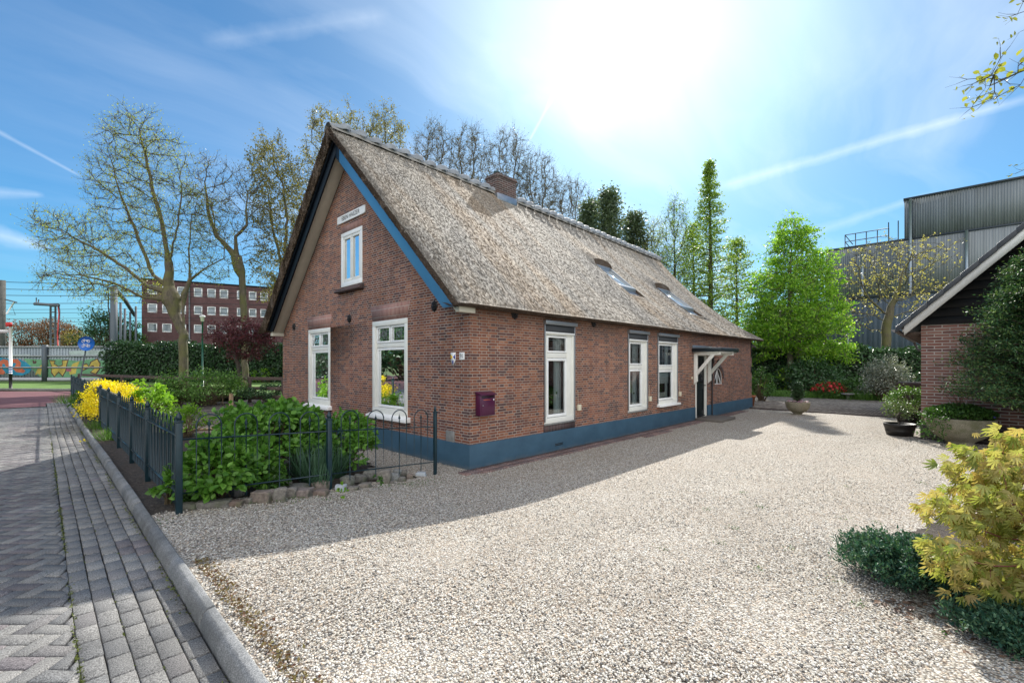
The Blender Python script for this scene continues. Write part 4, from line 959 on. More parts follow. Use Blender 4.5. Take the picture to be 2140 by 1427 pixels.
mb = MB(); mb.box((0.395, -0.1285, 1.10), (0.415, -0.1272, 1.128)); mb.build('sticker', MT['white2'], dd)
mb = MB(); mb.lathe([(0.0, 0), (0.035, 0.0), (0.035, 0.02), (0.0, 0.03)], (0, 0, 0), 16); o = mb.build('doorbell', MT['bronze'], None, label='round pale doorbell on the brick beside the front door', cat='doorbell'); o.rotation_euler = (R(90), 0, 0); o.location = (8.60, 0.0, 1.28)
wl = thing('wall_lamp', (10.02, -0.1, 1.75), 'small black wall lantern beside the door under the canopy', 'lamp')
mb = MB(); mb.tube([(10.32, -0.005, 1.88), (10.32, -0.10, 1.93), (10.32, -0.16, 1.86)], 0.008, 6); mb.box((10.29, -0.012, 1.70), (10.35, -0.001, 1.92)); mb.build('bracket', MT['black_iron'], wl)
mb = MB(); mb.lathe([(0.0, 0.16), (0.02, 0.15), (0.075, 0.10), (0.07, 0.095), (0.05, 0.0), (0.02, -0.02), (0.0, -0.02)], (10.32, -0.16, 1.68), 8); mb.build('lantern', MT['black_iron'], wl)
# pots and plants standing inside on the window boards
def pot_in(x, y, z, r, h, lab, m, plant=True):
    p = thing('potted_plant' if plant else 'urn', (x, y, z), lab, 'plant' if plant else 'urn')
    mb = MB(); mb.lathe([(0, 0), (r*0.6, 0), (r*0.45, h*0.25), (r, h*0.9), (r*1.05, h), (r*0.9, h), (r*0.8, h*0.85), (0, h*0.8)] if not plant else [(0, 0), (r*0.75, 0), (r, h), (r*0.9, h), (r*0.85, h*0.9), (0, h*0.9)], (x, y, z), 20); mb.build('pot', m, p, smooth=True)
    return p
# ------------------------------------------------------------------ plant helpers
OVAL = (np.array([(0, 0, 0), (-.30, .33, .07), (-.27, .68, .05), (0, 1, -.06), (.27, .68, .05), (.30, .33, .07), (0, .5, -.02)]), [(0, 6, 1), (1, 6, 2), (2, 6, 3), (0, 5, 6), (5, 4, 6), (4, 3, 6)])
DIAM = (np.array([(0, 0, 0), (-.3, .5, .04), (0, 1, 0), (.3, .5, .04)]), [(0, 3, 2, 1)])
SPRIG = (np.array([(0, 0, 0), (-.20, .35, .06), (-.12, .8, .02), (0, 1, -.05), (.12, .8, .02), (.20, .35, .06)]), [(0, 5, 1), (1, 5, 4, 2), (2, 4, 3)])
BLADE = (np.array([(-.03, 0, 0), (.03, 0, 0), (-.028, .4, .06), (.028, .4, .06), (-.02, .75, 0), (.02, .75, 0), (0, 1, -.16)]), [(0, 1, 3, 2), (2, 3, 5, 4), (4, 5, 6)])
def nrm(a): return a/(np.linalg.norm(a, axis=-1, keepdims=True)+1e-9)
def scatter(mb, T, P, Y, Z, s, m=0):
    V, F = T; Y = nrm(Y); X = nrm(np.cross(Y, Z)); Z = np.cross(X, Y); s = np.broadcast_to(s, (len(P),))
    W_ = P[:, None]+s[:, None, None]*(V[None, :, 0:1]*X[:, None]+V[None, :, 1:2]*Y[:, None]+V[None, :, 2:3]*Z[:, None])
    by = {}
    for q in F: by.setdefault(len(q), []).append(q)
    off = mb.n; n = len(P); first = True
    for k_, fs in by.items():
        F_ = (np.array(fs)[None]+(np.arange(n)*len(V))[:, None, None]).reshape(-1, k_)
        if first: mb.add(W_.reshape(-1, 3), F_, m); first = False
        else: mb.f.append((F_+off, m))
def ball(n): v = nrm(rs.randn(n, 3)); return v*(rs.rand(n, 1)**(1/3))
MT['stem'] = mat('stem', col=(0.12, 0.09, 0.05), rough=0.9)
def bush(name, label, cat, base, rx, ry, h, n, ls, m, clumps=26, T=OVAL, group=None, stem='stem', flat=0.5, low=0.12, rc=0.30, stems=True, tip=None, parent=None):
    x, y, z = base; c = np.array([x, y, z+h*0.42]); sc = np.array([rx, ry, h*0.58])
    d = nrm(rs.randn(clumps, 3)); d[:, 2] = np.abs(d[:, 2])*1.2-0.35; d = nrm(d); K = c+d*sc*(0.62+0.34*rs.rand(clumps, 1)); K[:, 2] = np.maximum(K[:, 2], z+low*h)
    w = rs.randint(0, clumps, n); R_ = rc*min(rx, ry)*(0.7+0.6*rs.rand(clumps))
    P = K[w]+nrm(rs.randn(n, 3))*(rs.rand(n, 1)**0.45)*R_[w][:, None]*np.array([1.15, 1.15, 0.8]); P[:, 2] = np.maximum(P[:, 2], z+0.01)
    out_ = nrm(P-c); Y = out_*0.8+rs.randn(n, 3)*0.6; Z = out_*0.7+np.array([0, 0, flat*1.4])+rs.randn(n, 3)*0.4
    r = parent or thing(name, (x, y, z), label, cat, group)
    mb = MB(); scatter(mb, T, P, Y, Z, ls*(0.65+0.6*rs.rand(n))); mb.build('foliage', m, r, uv=False)
    if stems:
        mb = MB()
        for k_ in range(clumps):
            a = np.array([x, y, z])+rs.randn(3)*0.12*rx*np.array([1, 1, 0]); mid = (a+K[k_])/2+rs.randn(3)*0.06*rx; mid[2] = a[2]+(K[k_][2]-a[2])*0.55
            mb.tube([a, mid, K[k_]], [0.010*h+0.004, 0.007*h+0.003, 0.003], 4, cap=False)
        mb.build('stems', MT[stem], r, uv=False)
    return r
def colonize(A, roots, step, infl, kill, up=0.12, maxit=160, wob=0.18):
    P = []; par = []; 
    for root in roots:
        root = np.array(root, float); prev = -1
        if P:
            dd = np.linalg.norm(np.array(P)-root[0], axis=1)
            if dd.min() < step*1.1: prev = int(dd.argmin())
        seg = []
        for a, b_ in zip(root[:-1], root[1:]):
            k_ = max(1, int(np.linalg.norm(b_-a)/step)); seg += [a+(b_-a)*i/k_ for i in range(k_)]
        seg.append(root[-1]); seg = np.array(seg)
        if prev >= 0: seg = seg[1:]
        for i in range(1, len(seg)-1): seg[i] += rs.randn(3)*step*0.05*np.array([1, 1, 0])
        for p in seg: P.append(p); par.append(prev); prev = len(P)-1
    P = np.array(P); Dm = np.linalg.norm(A[:, None]-P[None], axis=2); near = Dm.argmin(1); dist = Dm.min(1)
    for it in range(maxit):
        act = dist < infl
        if not act.any(): break
        acc = np.zeros((len(P), 3)); np.add.at(acc, near[act], nrm(A[act]-P[near[act]])); ids = np.unique(near[act])
        dr_ = nrm(nrm(acc[ids])+rs.randn(len(ids), 3)*wob+np.array([0, 0, up])); new = P[ids]+dr_*step
        n0_ = len(P); P = np.concatenate([P, new]); par += list(ids)
        d2 = np.linalg.norm(A[:, None]-new[None], axis=2); j_ = d2.argmin(1); m_ = d2.min(1); b_ = m_ < dist
        near[b_] = n0_+j_[b_]; dist[b_] = m_[b_]; k_ = dist > kill; A, near, dist = A[k_], near[k_], dist[k_]
        if not len(A) or len(P) > 5200: break
    return P, np.array(par)
def edges_mesh(mb, P, par, rad, tan, kmin=3):
    e = np.where(par >= 0)[0]; a, b_ = par[e], e
    ra = np.minimum(rad[a], rad[b_]*1.45); rb = rad[b_]
    for lo, hi, k_ in ((0, 0.02, 3), (0.02, 0.06, 5), (0.06, 9, 9)):
        q = (rb >= lo) & (rb < hi)
        if not q.any(): continue
        A_, B_ = P[a[q]], P[b_[q]]; an = np.arange(k_)*2*np.pi/k_
        rings = []
        for Pp, tt, rr in ((A_, tan[a[q]], ra[q]), (B_, tan[b_[q]], rb[q])):
            ref = np.where(np.abs(tan[b_[q]][:, 2:3]) > 0.9, np.array([[1.0, 0, 0]]), np.array([[0, 0, 1.0]]))
            x = nrm(np.cross(tt, ref)); y = np.cross(tt, x)
            rings.append(Pp[:, None]+rr[:, None, None]*(np.cos(an)[None, :, None]*x[:, None]+np.sin(an)[None, :, None]*y[:, None]))
        V = np.concatenate(rings, 1); j = np.arange(k_); F = np.stack([j, (j+1) % k_, k_+(j+1) % k_, k_+j], -1)
        mb.add(V.reshape(-1, 3), (F[None]+(np.arange(len(A_))*2*k_)[:, None, None]).reshape(-1, 4))
def ellip(c, r, n, shell=0.5, top=0.0):
    v = nrm(rs.randn(n, 3)); return np.array(c)+v*(rs.rand(n, 1)**shell)*np.array(r)
def frameP(p, ang=0):
    return p
def tree(name, label, cat, base, roots, A, step, infl, kill, rbase, barkm, leafm_, nleaf=9000, ls=0.10, twigs=3, tl=0.7, up=0.12, lt=DIAM, group=None, spread=0.12, wob=0.18, rtip=0.011, leafdown=0.0, expo=2.35, dense=None, leafy=1.0):
    P, par = colonize(A, roots, step, infl, kill, up=up, wob=wob); n = len(P)
    nch = np.zeros(n); 
    for i in range(n-1, -1, -1):
        if par[i] >= 0: nch[par[i]] += 1
    acc = np.zeros(n)
    for i in range(n-1, -1, -1):
        if nch[i] == 0: acc[i] = rtip**expo
        if par[i] >= 0: acc[par[i]] += acc[i]
    rad = acc**(1/expo); s_ = rbase/rad.max(); rm = max(rad.max(), 0.04); rad = np.where(rad > 0.03, 0.03+(rbase-0.03)*(np.maximum(rad-0.03, 0)/(rm-0.03))**1.35, rad)
    for rt in roots:      # flare at the foot
        k_ = np.where(np.linalg.norm(P-np.array(rt[0]), axis=1) < 1.0)[0]; rad[k_] *= 1+0.28*np.clip(1-(P[k_][:, 2]-rt[0][2])/0.9, 0, 1)
    tan = np.zeros((n, 3)); e = np.where(par >= 0)[0]; dv = nrm(P[e]-P[par[e]]); tan[e] += dv; np.add.at(tan, par[e], dv*(rad[e]/rad[par[e]])[:, None]**2); tan = nrm(tan)
    r = thing(name, base, label, cat, group)
    mb = MB(); edges_mesh(mb, P, par, rad, tan); mb.build('trunk', MT[barkm], r, smooth=True, uv=False)
    # twigs and leaves
    thin = np.where(rad < max(0.03, rtip*2.4))[0]; src = np.repeat(thin, twigs); m = len(src)
    d0 = nrm(tan[src]*0.8+rs.randn(m, 3)*0.62+np.array([0, 0, 0.22])); L1 = tl*(0.4+0.8*rs.rand(m))
    p0 = P[src]; p1 = p0+d0*L1[:, None]*0.5; d1 = nrm(d0+rs.randn(m, 3)*0.3+np.array([0, 0, 0.15])); p2 = p1+d1*L1[:, None]*0.5
    mb = MB(); PP = np.concatenate([p0, p1, p2]); pr = np.concatenate([-np.ones(m, int), np.arange(m), np.arange(m)+m]); rd = np.concatenate([np.full(m, rtip*0.75), np.full(m, rtip*0.55), np.full(m, rtip*0.25)])
    tn = np.concatenate([d0, nrm(d0+d1), d1]); edges_mesh(mb, PP, pr, rd, tn)
    crown = mb.build('crown', MT['bark_pale'] if barkm in ('bark_pale', 'bark_grey') else MT['twig'], r, uv=False)  # poplar twigs get the paler bark: haze and backlight put into their colour
    if nleaf:
        lw = np.where(rs.rand(m) < leafy)[0]; w = lw[rs.randint(0, len(lw), nleaf)]; t = rs.rand(nleaf, 1)**0.6; q = np.where(t < 0.5, p0[w]+(p1[w]-p0[w])*t*2, p1[w]+(p2[w]-p1[w])*(t*2-1))+rs.randn(nleaf, 3)*(spread if np.isscalar(spread) else np.array(spread))
        if dense is not None: q = np.concatenate([q, dense]); 
        k_ = len(q); Y = rs.randn(k_, 3)+np.array([0, 0, -leafdown]); Z = rs.randn(k_, 3)*0.7+np.array([0, 0, 0.9])
        mb = MB(); scatter(mb, lt, q, Y, Z, ls*(0.55+0.8*rs.rand(k_))); mb.build('foliage', leafm_, crown, uv=False)
    return r
LF = {}
LF['hydr'] = leafm('hydrangea_leaf', (0.07, 0.18, 0.025), (0.12, 0.28, 0.04), (0.20, 0.40, 0.065), rough=0.4)
LF['lime'] = leafm('lime_leaf', (0.17, 0.35, 0.03), (0.28, 0.48, 0.05), trans=0.45)
LF['yellow'] = leafm('yellow_flower', (0.78, 0.60, 0.01), (0.92, 0.80, 0.03), trans=0.4)
LF['dark'] = leafm('dark_leaf', (0.03, 0.075, 0.03), (0.065, 0.14, 0.05), trans=0.2, rough=0.3)
LF['mid'] = leafm('mid_leaf', (0.04, 0.10, 0.02), (0.085, 0.19, 0.035), trans=0.3)
LF['hedge'] = leafm('hedge_leaf', (0.07, 0.16, 0.035), (0.18, 0.34, 0.06), trans=0.3)
LF['ivy'] = leafm('ivy_leaf', (0.025, 0.06, 0.028), (0.055, 0.12, 0.045), trans=0.15, rough=0.3)
LF['spring'] = leafm('spring_leaf', (0.22, 0.27, 0.05), (0.42, 0.46, 0.08), trans=0.5)
LF['olive'] = leafm('olive_bud', (0.19, 0.165, 0.055), (0.35, 0.32, 0.10), trans=0.4)
LF['bud'] = leafm('grey_bud', (0.10, 0.085, 0.06), (0.24, 0.21, 0.09), trans=0.3)
LF['bright'] = leafm('bright_green_leaf', (0.11, 0.26, 0.035), (0.23, 0.43, 0.045), (0.40, 0.60, 0.08), trans=0.55)
LF['evg'] = leafm('evergreen_spray', (0.08, 0.12, 0.08), (0.19, 0.24, 0.15), trans=0.35)
LF['larch'] = leafm('soft_conifer_leaf', (0.16, 0.26, 0.05), (0.32, 0.44, 0.09), trans=0.5)
LF['purple'] = leafm('purple_leaf', (0.06, 0.018, 0.028), (0.17, 0.045, 0.06), trans=0.4)
LF['yewl'] = leafm('yew_needle', (0.018, 0.06, 0.03), (0.05, 0.13, 0.05), (0.18, 0.27, 0.08), trans=0.2, rough=0.5)
LF['jun'] = leafm('juniper_sprig', (0.022, 0.082, 0.055), (0.045, 0.13, 0.085), (0.12, 0.21, 0.11), trans=0.2, rough=0.6)
LF['acer'] = leafm('acer_leaf', (0.22, 0.28, 0.06), (0.36, 0.38, 0.11), (0.47, 0.42, 0.16), (0.50, 0.36, 0.15), trans=0.42, rough=0.5)
LF['silver'] = leafm('silver_leaf', (0.10, 0.13, 0.10), (0.42, 0.44, 0.36), trans=0.2, rough=0.3)
LF['red'] = leafm('red_blossom', (0.45, 0.01, 0.02), (0.65, 0.05, 0.05), trans=0.3)
LF['violet'] = leafm('violet_blossom', (0.10, 0.10, 0.55), (0.18, 0.16, 0.7), trans=0.3)
LF['pink'] = leafm('pink_white_blossom', (0.75, 0.75, 0.72), (0.55, 0.10, 0.35), trans=0.3)
LF['blade'] = leafm('grass_blade', (0.07, 0.17, 0.03), (0.14, 0.27, 0.05), trans=0.35)
LF['fescue'] = leafm('blue_green_blade', (0.05, 0.12, 0.07), (0.10, 0.19, 0.11), trans=0.3)
LF['budyel'] = leafm('yellow_bud', (0.38, 0.34, 0.10), (0.58, 0.52, 0.20), trans=0.4)
LF['rust'] = leafm('rust_bud', (0.16, 0.08, 0.04), (0.26, 0.14, 0.07), trans=0.2)
LF['dead'] = leafm('dead_leaf', (0.10, 0.06, 0.04), (0.26, 0.17, 0.12), trans=0.1)

# ------------------------------------------------------------------ iron fences
def g2(x): return float(gz(x))
def post(x, y, par, h=0.93, big=True):
    z = g2(x); r = 0.028 if big else 0.022; mb = MB()
    mb.box((x-r, y-r, z-0.05), (x+r, y+r, z+h)); mb.box((x-r-0.006, y-r-0.006, z+h-0.02), (x+r+0.006, y+r+0.006, z+h))
    mb.lathe([(r*0.75, h), (r*0.75, h+0.012), (r*1.0, h+0.022), (r*1.02, h+0.04), (r*0.6, h+0.065), (0.0, h+0.095)], (x, y, z), 12)
    return mb.build('post', MT['green_iron'], par, bev=0.003)
def spear(mb, p, z, s=1.0):
    x, y = p
    mb.lathe([(0.004*s, -0.03*s), (0.012*s, -0.022*s), (0.006*s, -0.015*s), (0.006*s, 0.0), (0.017*s, 0.02*s), (0.004*s, 0.06*s), (0, 0.085*s)], (x, y, z), 6)
rf = thing('iron_fence', (-3.78, 10, 0.2), 'long dark green hooped iron fence along the pavement', 'fence')
FX = -3.80; py_ = [0.03, 1.95, 3.45, 5.1, 6.9, 8.7, 10.5, 12.3, 14.4, 16.6, 18.8, 21.2, 23.6]
for k_, y in enumerate(py_): post(FX, y, rf, 0.93, True)
for a, b_ in zip(py_[:-1], py_[1:]):
    mb = MB(); z = g2(FX)
    for rz_ in (0.20, 0.77): mb.box((FX-0.018, a+0.03, z+rz_), (FX+0.018, b_-0.03, z+rz_+0.009))
    n_ = int(round((b_-a)/0.115)); sp = (b_-a)/n_
    n_ -= 1
    for i in range(n_):
        y = a+sp*(i+1)
        if i % 2 == 0 and i+1 < n_:
            y2 = y+sp; ym = (y+y2)/2; rr = sp/2
            pts = [(FX, y, z+0.06), (FX, y, z+0.86)]+[(FX, ym-rr*math.cos(t), z+0.86+rr*1.6*math.sin(t)) for t in np.linspace(0.3, 2.84, 6)]+[(FX, y2, z+0.86), (FX, y2, z+0.06)]
            mb.tube(pts, 0.0062, 5)
        if i % 2 == 1 and i+1 < n_: mb.tube([(FX, y+sp/2, z+0.06), (FX, y+sp/2, z+0.80)], 0.005, 5); spear(mb, (FX, y+sp/2), z+0.80, 0.8)
    mb.build('panel', MT['green_iron'], rf, uv=False)
df_ = thing('iron_fence', (-2.4, 0.1, 0.1), 'low hooped iron fence with spearheads between the drive and the garden', 'fence')
p3_ = [(-3.80, 0.03), (-2.24, 0.10), (-0.57, 0.15)]
post(*p3_[1], df_, 0.90); post(*p3_[2], df_, 0.97, False)
for (xa, ya), (xb, yb) in zip(p3_[:-1], p3_[1:]):
    mb = MB(); za, zb = g2(xa), g2(xb); ln = xb-xa; lz = lambda t: za+(zb-za)*t; yy = lambda t: ya+(yb-ya)*t
    for rz_ in (0.20, 0.74): mb.tube([(xa+ln*t, yy(t), lz(t)+rz_) for t in (0.01, 0.5, 0.99)], 0.009, 6)
    for q in range(4):
        t0, t1 = 0.075+q*0.225+0.02, 0.075+q*0.225+0.165; tm_ = (t0+t1)/2; rr = (t1-t0)*ln/2; zc = lz(tm_)+0.87
        pts = [(xa+ln*t0, yy(t0), zc-0.78), (xa+ln*t0, yy(t0), zc)]+[(xa+ln*tm_-rr*math.cos(t), yy(tm_), zc+rr*1.05*math.sin(t)) for t in np.linspace(0.2, 2.94, 11)]+[(xa+ln*t1, yy(t1), zc), (xa+ln*t1, yy(t1), zc-0.78)]
        mb.tube(pts, 0.0075, 6); mb.tube([(xa+ln*tm_, yy(tm_), zc-0.78), (xa+ln*tm_, yy(tm_), zc-0.02)], 0.0065, 5); spear(mb, (xa+ln*tm_, yy(tm_)), zc-0.01, 1.1)
    mb.build('panel', MT['green_iron'], df_, uv=False)

# ------------------------------------------------------------------ edging stones along the bed (each can be lifted away)
def stone_fn(n, b):
    co = n.new('ShaderNodeTexCoord').outputs['Object']; oi = n.new('ShaderNodeObjectInfo').outputs['Random']
    c = n.ramp(oi, [(0, (0.13, 0.13, 0.12)), (0.35, (0.22, 0.20, 0.175)), (0.6, (0.20, 0.145, 0.12)), (0.8, (0.26, 0.27, 0.27)), (1, (0.17, 0.165, 0.13))])
    c = n.mix(1.0, c, n.ramp(n.noise(co, 30, 6, 0.7), [(0.3, 0.5), (0.7, 1.5)]), 'MULTIPLY')
    c = n.mix(n.ramp(n.noise(co, 7, 4, 0.6), [(0.5, 0.0), (0.65, 0.6)]), c, (0.07, 0.09, 0.035, 1))
    n.set(b.inputs['Base Color'], c); b.inputs['Roughness'].default_value = 0.9; addbump(n, b, n.noise(co, 30, 6, 0.7), 0.9, 0.012)
MT['stone'] = mat('edging_stone', stone_fn); MT['white_stone'] = mat('white_stone', col=(0.42, 0.46, 0.5), rough=0.8, var=0.15, vs=30, bump=0.5)
SHAPES = ['flat grey edging slab', 'mossy grey edging stone', 'brown block stone', 'rounded grey stone', 'squarish tan stone']
def rock(px, py, w, h, m='stone', lab=None, name='edging_stone', lift=0.0):
    """stone whose foot is seen at photo pixel; w, h its size there in pixels"""
    x, y = at(px, py, 0.12); x, y = at(px, py, g2(x)); d = (x-CAM[0])*UY+(y-CAM[1])*UX; sc = d/951
    W_, Hh = w*sc/2, h*sc
    bm = bmesh.new(); bmesh.ops.create_cube(bm, size=2); bmesh.ops.bevel(bm, geom=bm.edges[:], offset=0.35, segments=2, affect='EDGES', profile=0.6); bmesh.ops.subdivide_edges(bm, edges=bm.edges[:], cuts=1, use_grid_fill=True)
    dp = W_*random.uniform(0.6, 0.9) if w < 50 else W_*0.45
    ph = [random.random()*6 for _ in range(6)]
    ca, sa = UX, -UY; a = random.uniform(-0.25, 0.25); rot = math.atan2(sa, ca)+a+random.choice([0, 0.2])
    for v in bm.verts:
        p = v.co; k_ = 1+0.10*math.sin(3*p.x+ph[0])*math.cos(2.5*p.y+ph[1])+0.09*math.sin(4*p.z+ph[2]+2*p.x); p.x *= k_*(1-0.12*p.z*math.sin(ph[3])); p.y *= k_
        p.z *= 1+0.12*math.sin(2*p.x+ph[4]); p.x += random.uniform(-.03, .03); p.y += random.uniform(-.03, .03); p.z += random.uniform(-.03, .03)
        X_, Y_, Z_ = p.x*W_, p.y*dp, (p.z*0.5+0.42)*Hh
        v.co = Vector((X_*math.cos(rot)-Y_*math.sin(rot), X_*math.sin(rot)+Y_*math.cos(rot), Z_))
    me = bpy.data.meshes.new(name); bm.to_mesh(me); bm.free()
    for q in me.polygons: q.use_smooth = True
    me.materials.append(MT[m]); o = bpy.data.objects.new(name, me); C.objects.link(o); o.location = (x, y, g2(x)+lift); tag(o, lab, 'stone', 'edging stones between the drive and the bed'); return o
STN = [((680, 812), 95, 36, 'flat grey slab edging stone at the foot of the corner fence post'), ((815, 800), 175, 42, 'long flat grey slab, longest of the edging stones'), ((935, 795), 95, 34, 'low brown edging stone right of the long flat slab'),
       ((1010, 782), 52, 34, 'small reddish edging stone before the big brown block'), ((1095, 775), 112, 72, 'large squared brown block among the edging stones'), ((1188, 770), 68, 80, 'tall upright grey block right of the brown block'),
       ((1250, 752), 62, 62, 'rounded grey edging stone after the tall grey block'), ((1323, 745), 82, 52, 'mossy dark edging stone below the flat topped slab'), ((1420, 735), 80, 34, 'flat edging stone left of the middle fence post'),
       ((966, 738), 44, 48, 'small square pale stone on top behind the long slab'), ((1300, 706), 112, 34, 'wide flat topped slab lying higher in the row'), ((1420, 708), 84, 56, 'big mossy block beside the middle fence post'),
       ((1095, 698), 62, 34, 'half buried grey stone under the fescue grass'), ((1225, 684), 50, 28, 'small brown stone behind the flat topped slab'),
       ((1568, 680), 66, 58, 'brown edging stone right of the middle fence post'), ((1600, 704), 58, 22, 'flat pale stone sunk in the gravel near the middle post'), ((1665, 688), 66, 26, 'thin flat stone in the middle of the right stone group'),
       ((1640, 655), 66, 44, 'light blue grey stone in the right stone group'), ((1705, 636), 92, 46, 'broad grey stone at the back of the right group'), ((1775, 662), 72, 80, 'tallest stone of the right group'),
       ((1832, 650), 52, 48, 'grey stone right of the tallest stone'), ((1872, 652), 42, 28, 'low stone with moss near the right end'), ((1846, 622), 44, 38, 'grey stone with flat top near the right end'),
       ((1884, 620), 32, 34, 'small brown stone near the right end'), ((1918, 636), 34, 28, 'little round stone before the last white one'), ((1815, 664), 30, 14, 'little tan stone lying on the gravel')]
for (a, b_), w, h, lab in STN: rock(140+a*0.3738, 760+b_*0.3738, w*0.3738, h*0.3738, lab=lab)
rock(140+1528*0.3738, 760+710*0.3738, 56*.3738, 40*.3738, 'white_stone', 'white stone on the gravel right of the middle post'); rock(140+1980*0.3738, 760+622*0.3738, 52*.3738, 24*.3738, 'white_stone', 'white stone at the far right end of the edging')
mb = MB()
x_, y_ = at(400, 893, .2); mb.prism([(-0.55, -0.02), (0.55, -0.03), (0.55, 0.025), (-0.55, 0.03)], 0, 0.05, mp=lambda a, b_, z: (x_+a*0.9+b_*0.3, y_-a*0.35+b_, z+g2(x_)-0.01))
mb.build('border_plank', MT['pale_wood'], None, label='narrow wooden plank edging the bed behind the corner post', cat='plank')

# ------------------------------------------------------------------ front garden plants
def B(name, lab, cat, px, py, rpx, toppx, n, ls, m, g=0.2, ry=None, **kw):
    x, y = at(px, py, g); g_ = g2(x) if g else 0.0; d = (x-CAM[0])*UY+(y-CAM[1])*UX; k_ = d/951
    r = rpx*k_; h = CAM[2]+(760-toppx)*k_-g_; return bush(name, lab, cat, (x, y, g_), r, (ry or 1.0)*r, h, n, ls, LF[m], **kw)
B('hydrangea', 'low leafy hydrangea right behind the corner fence post', 'shrub', 455, 1040, 78, 915, 2200, 0.085, 'hydr', clumps=30)
B('hydrangea', 'low hydrangea pushing against the drive fence below the big one', 'shrub', 540, 1018, 48, 925, 800, 0.08, 'hydr', clumps=20)
B('hydrangea', 'largest hydrangea, dome of green leaves in the middle of the bed', 'shrub', 560, 985, 92, 838, 3600, 0.095, 'hydr', clumps=42)
B('hydrangea', 'tall hydrangea in front of the left gable window', 'shrub', 628, 962, 62, 852, 2000, 0.09, 'hydr', clumps=30)
B('hydrangea', 'hydrangea with buds below the right gable window', 'shrub', 722, 965, 66, 868, 2200, 0.08, 'hydr', clumps=36)
B('hydrangea', 'small hydrangea shoots poking through the pavement fence by the corner', 'shrub', 352, 1052, 22, 955, 130, 0.075, 'hydr', clumps=9)
def tuft(name, lab, px, py, n, ln, m, rad=0.12, g=0.15, lean=0.75):
    x, y = at(px, py, g); z = g2(x); a = rs.rand(n)*6.28; rr = rad*rs.rand(n)**0.5
    P = np.stack([x+rr*np.cos(a), y+rr*np.sin(a), np.full(n, z)], -1); Y = np.stack([np.cos(a)*lean*rs.rand(n), np.sin(a)*lean*rs.rand(n), np.ones(n)], -1)+rs.randn(n, 3)*0.12
    mb = MB(); T2 = (BLADE[0]*np.array([0.45, 1, 1]), BLADE[1]); scatter(mb, T2, P, Y, np.stack([np.cos(a), np.sin(a), np.full(n, 0.4)], -1), ln*(0.6+0.5*rs.rand(n)))
    return mb.build(name, LF[m], None, uv=False, label=lab, cat='grass tuft')
tuft('fescue', 'arching blue green grass tuft left of the middle fence post', 655, 1000, 420, 0.55, 'fescue', 0.16)
tuft('fescue', 'second grass tuft just behind the middle fence post', 700, 985, 260, 0.5, 'fescue', 0.13)
tuft('fescue', 'grass tuft drooping over the edging stones', 672, 1018, 120, 0.36, 'fescue', 0.06)
B('groundcover', 'low green groundcover plant behind the small pale edging stone', 'plant', 565, 1022, 36, 975, 500, 0.05, 'mid', clumps=14)
B('groundcover', 'low plants at the foot of the corner hydrangea', 'plant', 420, 1050, 30, 1020, 300, 0.05, 'mid', clumps=10)
B('weed', 'single green weed by the white stone', 'weed', 714, 1030, 9, 1008, 60, 0.035, 'lime', clumps=5, stems=False)
B('weed', 'weed growing between the stones of the right group', 'weed', 787, 1006, 10, 985, 60, 0.04, 'mid', clumps=5, stems=False)
B('rose_bush', 'pale green rose bush behind the corner fence post', 'shrub', 392, 905, 40, 848, 900, 0.055, 'lime', clumps=26)
B('rose_bush', 'second pale rose bush left of the corner post', 'shrub', 358, 898, 30, 842, 500, 0.06, 'lime', clumps=18)
B('viburnum', 'bright green shrub right of the yellow bush', 'shrub', 314, 880, 36, 800, 900, 0.10, 'lime', clumps=24)
B('viburnum', 'bright green shrub behind the yellow bush', 'shrub', 272, 868, 44, 790, 700, 0.11, 'lime', clumps=22)
# yellow bush growing through the fence
x_, y_ = -3.52, 9.9
bush('yellow_bush', 'brilliant yellow bush growing through and over the pavement fence', 'shrub', (x_, y_, 0.2), 0.55, 1.35, 1.10, 9000, 0.045, LF['yellow'], clumps=90, rc=0.36, low=0.15)
bush('evergreen_shrub', 'dark green shrub on the far side of the yellow bush', 'shrub', (-3.85, 11.8, 0.2), 0.45, 0.6, 0.75, 900, 0.07, LF['mid'], clumps=20)
tuft('grass_tuft', 'grass tuft at the kerb below the yellow bush', 232, 918, 260, 0.28, 'blade', 0.22, 0.2, 1.0)
tuft('grass_tuft', 'tuft of grass beside the far end of the fence', 143, 842, 200, 0.4, 'blade', 0.35, 0.2, 1.0)
tuft('grass_tuft', 'small grass tuft under the first fence panels', 205, 895, 160, 0.25, 'blade', 0.2, 0.2, 1.0)
mb = MB(); x_, y_ = at(175, 905, .2)
for px, py in ((176, 921), (160, 886), (141, 1427)):
    a = at(px, py, SZ+0.01); P = np.array([a[0], a[1], SZ+0.01])+rs.randn(14, 3)*np.array([.03, .03, .005]); scatter(mb, OVAL, P, rs.randn(14, 3), rs.randn(14, 3)*.3+[0, 0, 1], 0.045)
    break
mb.build('dandelion', LF['yellow'], None, uv=False, label='yellow dandelion on the pavement near the kerb', cat='weed')
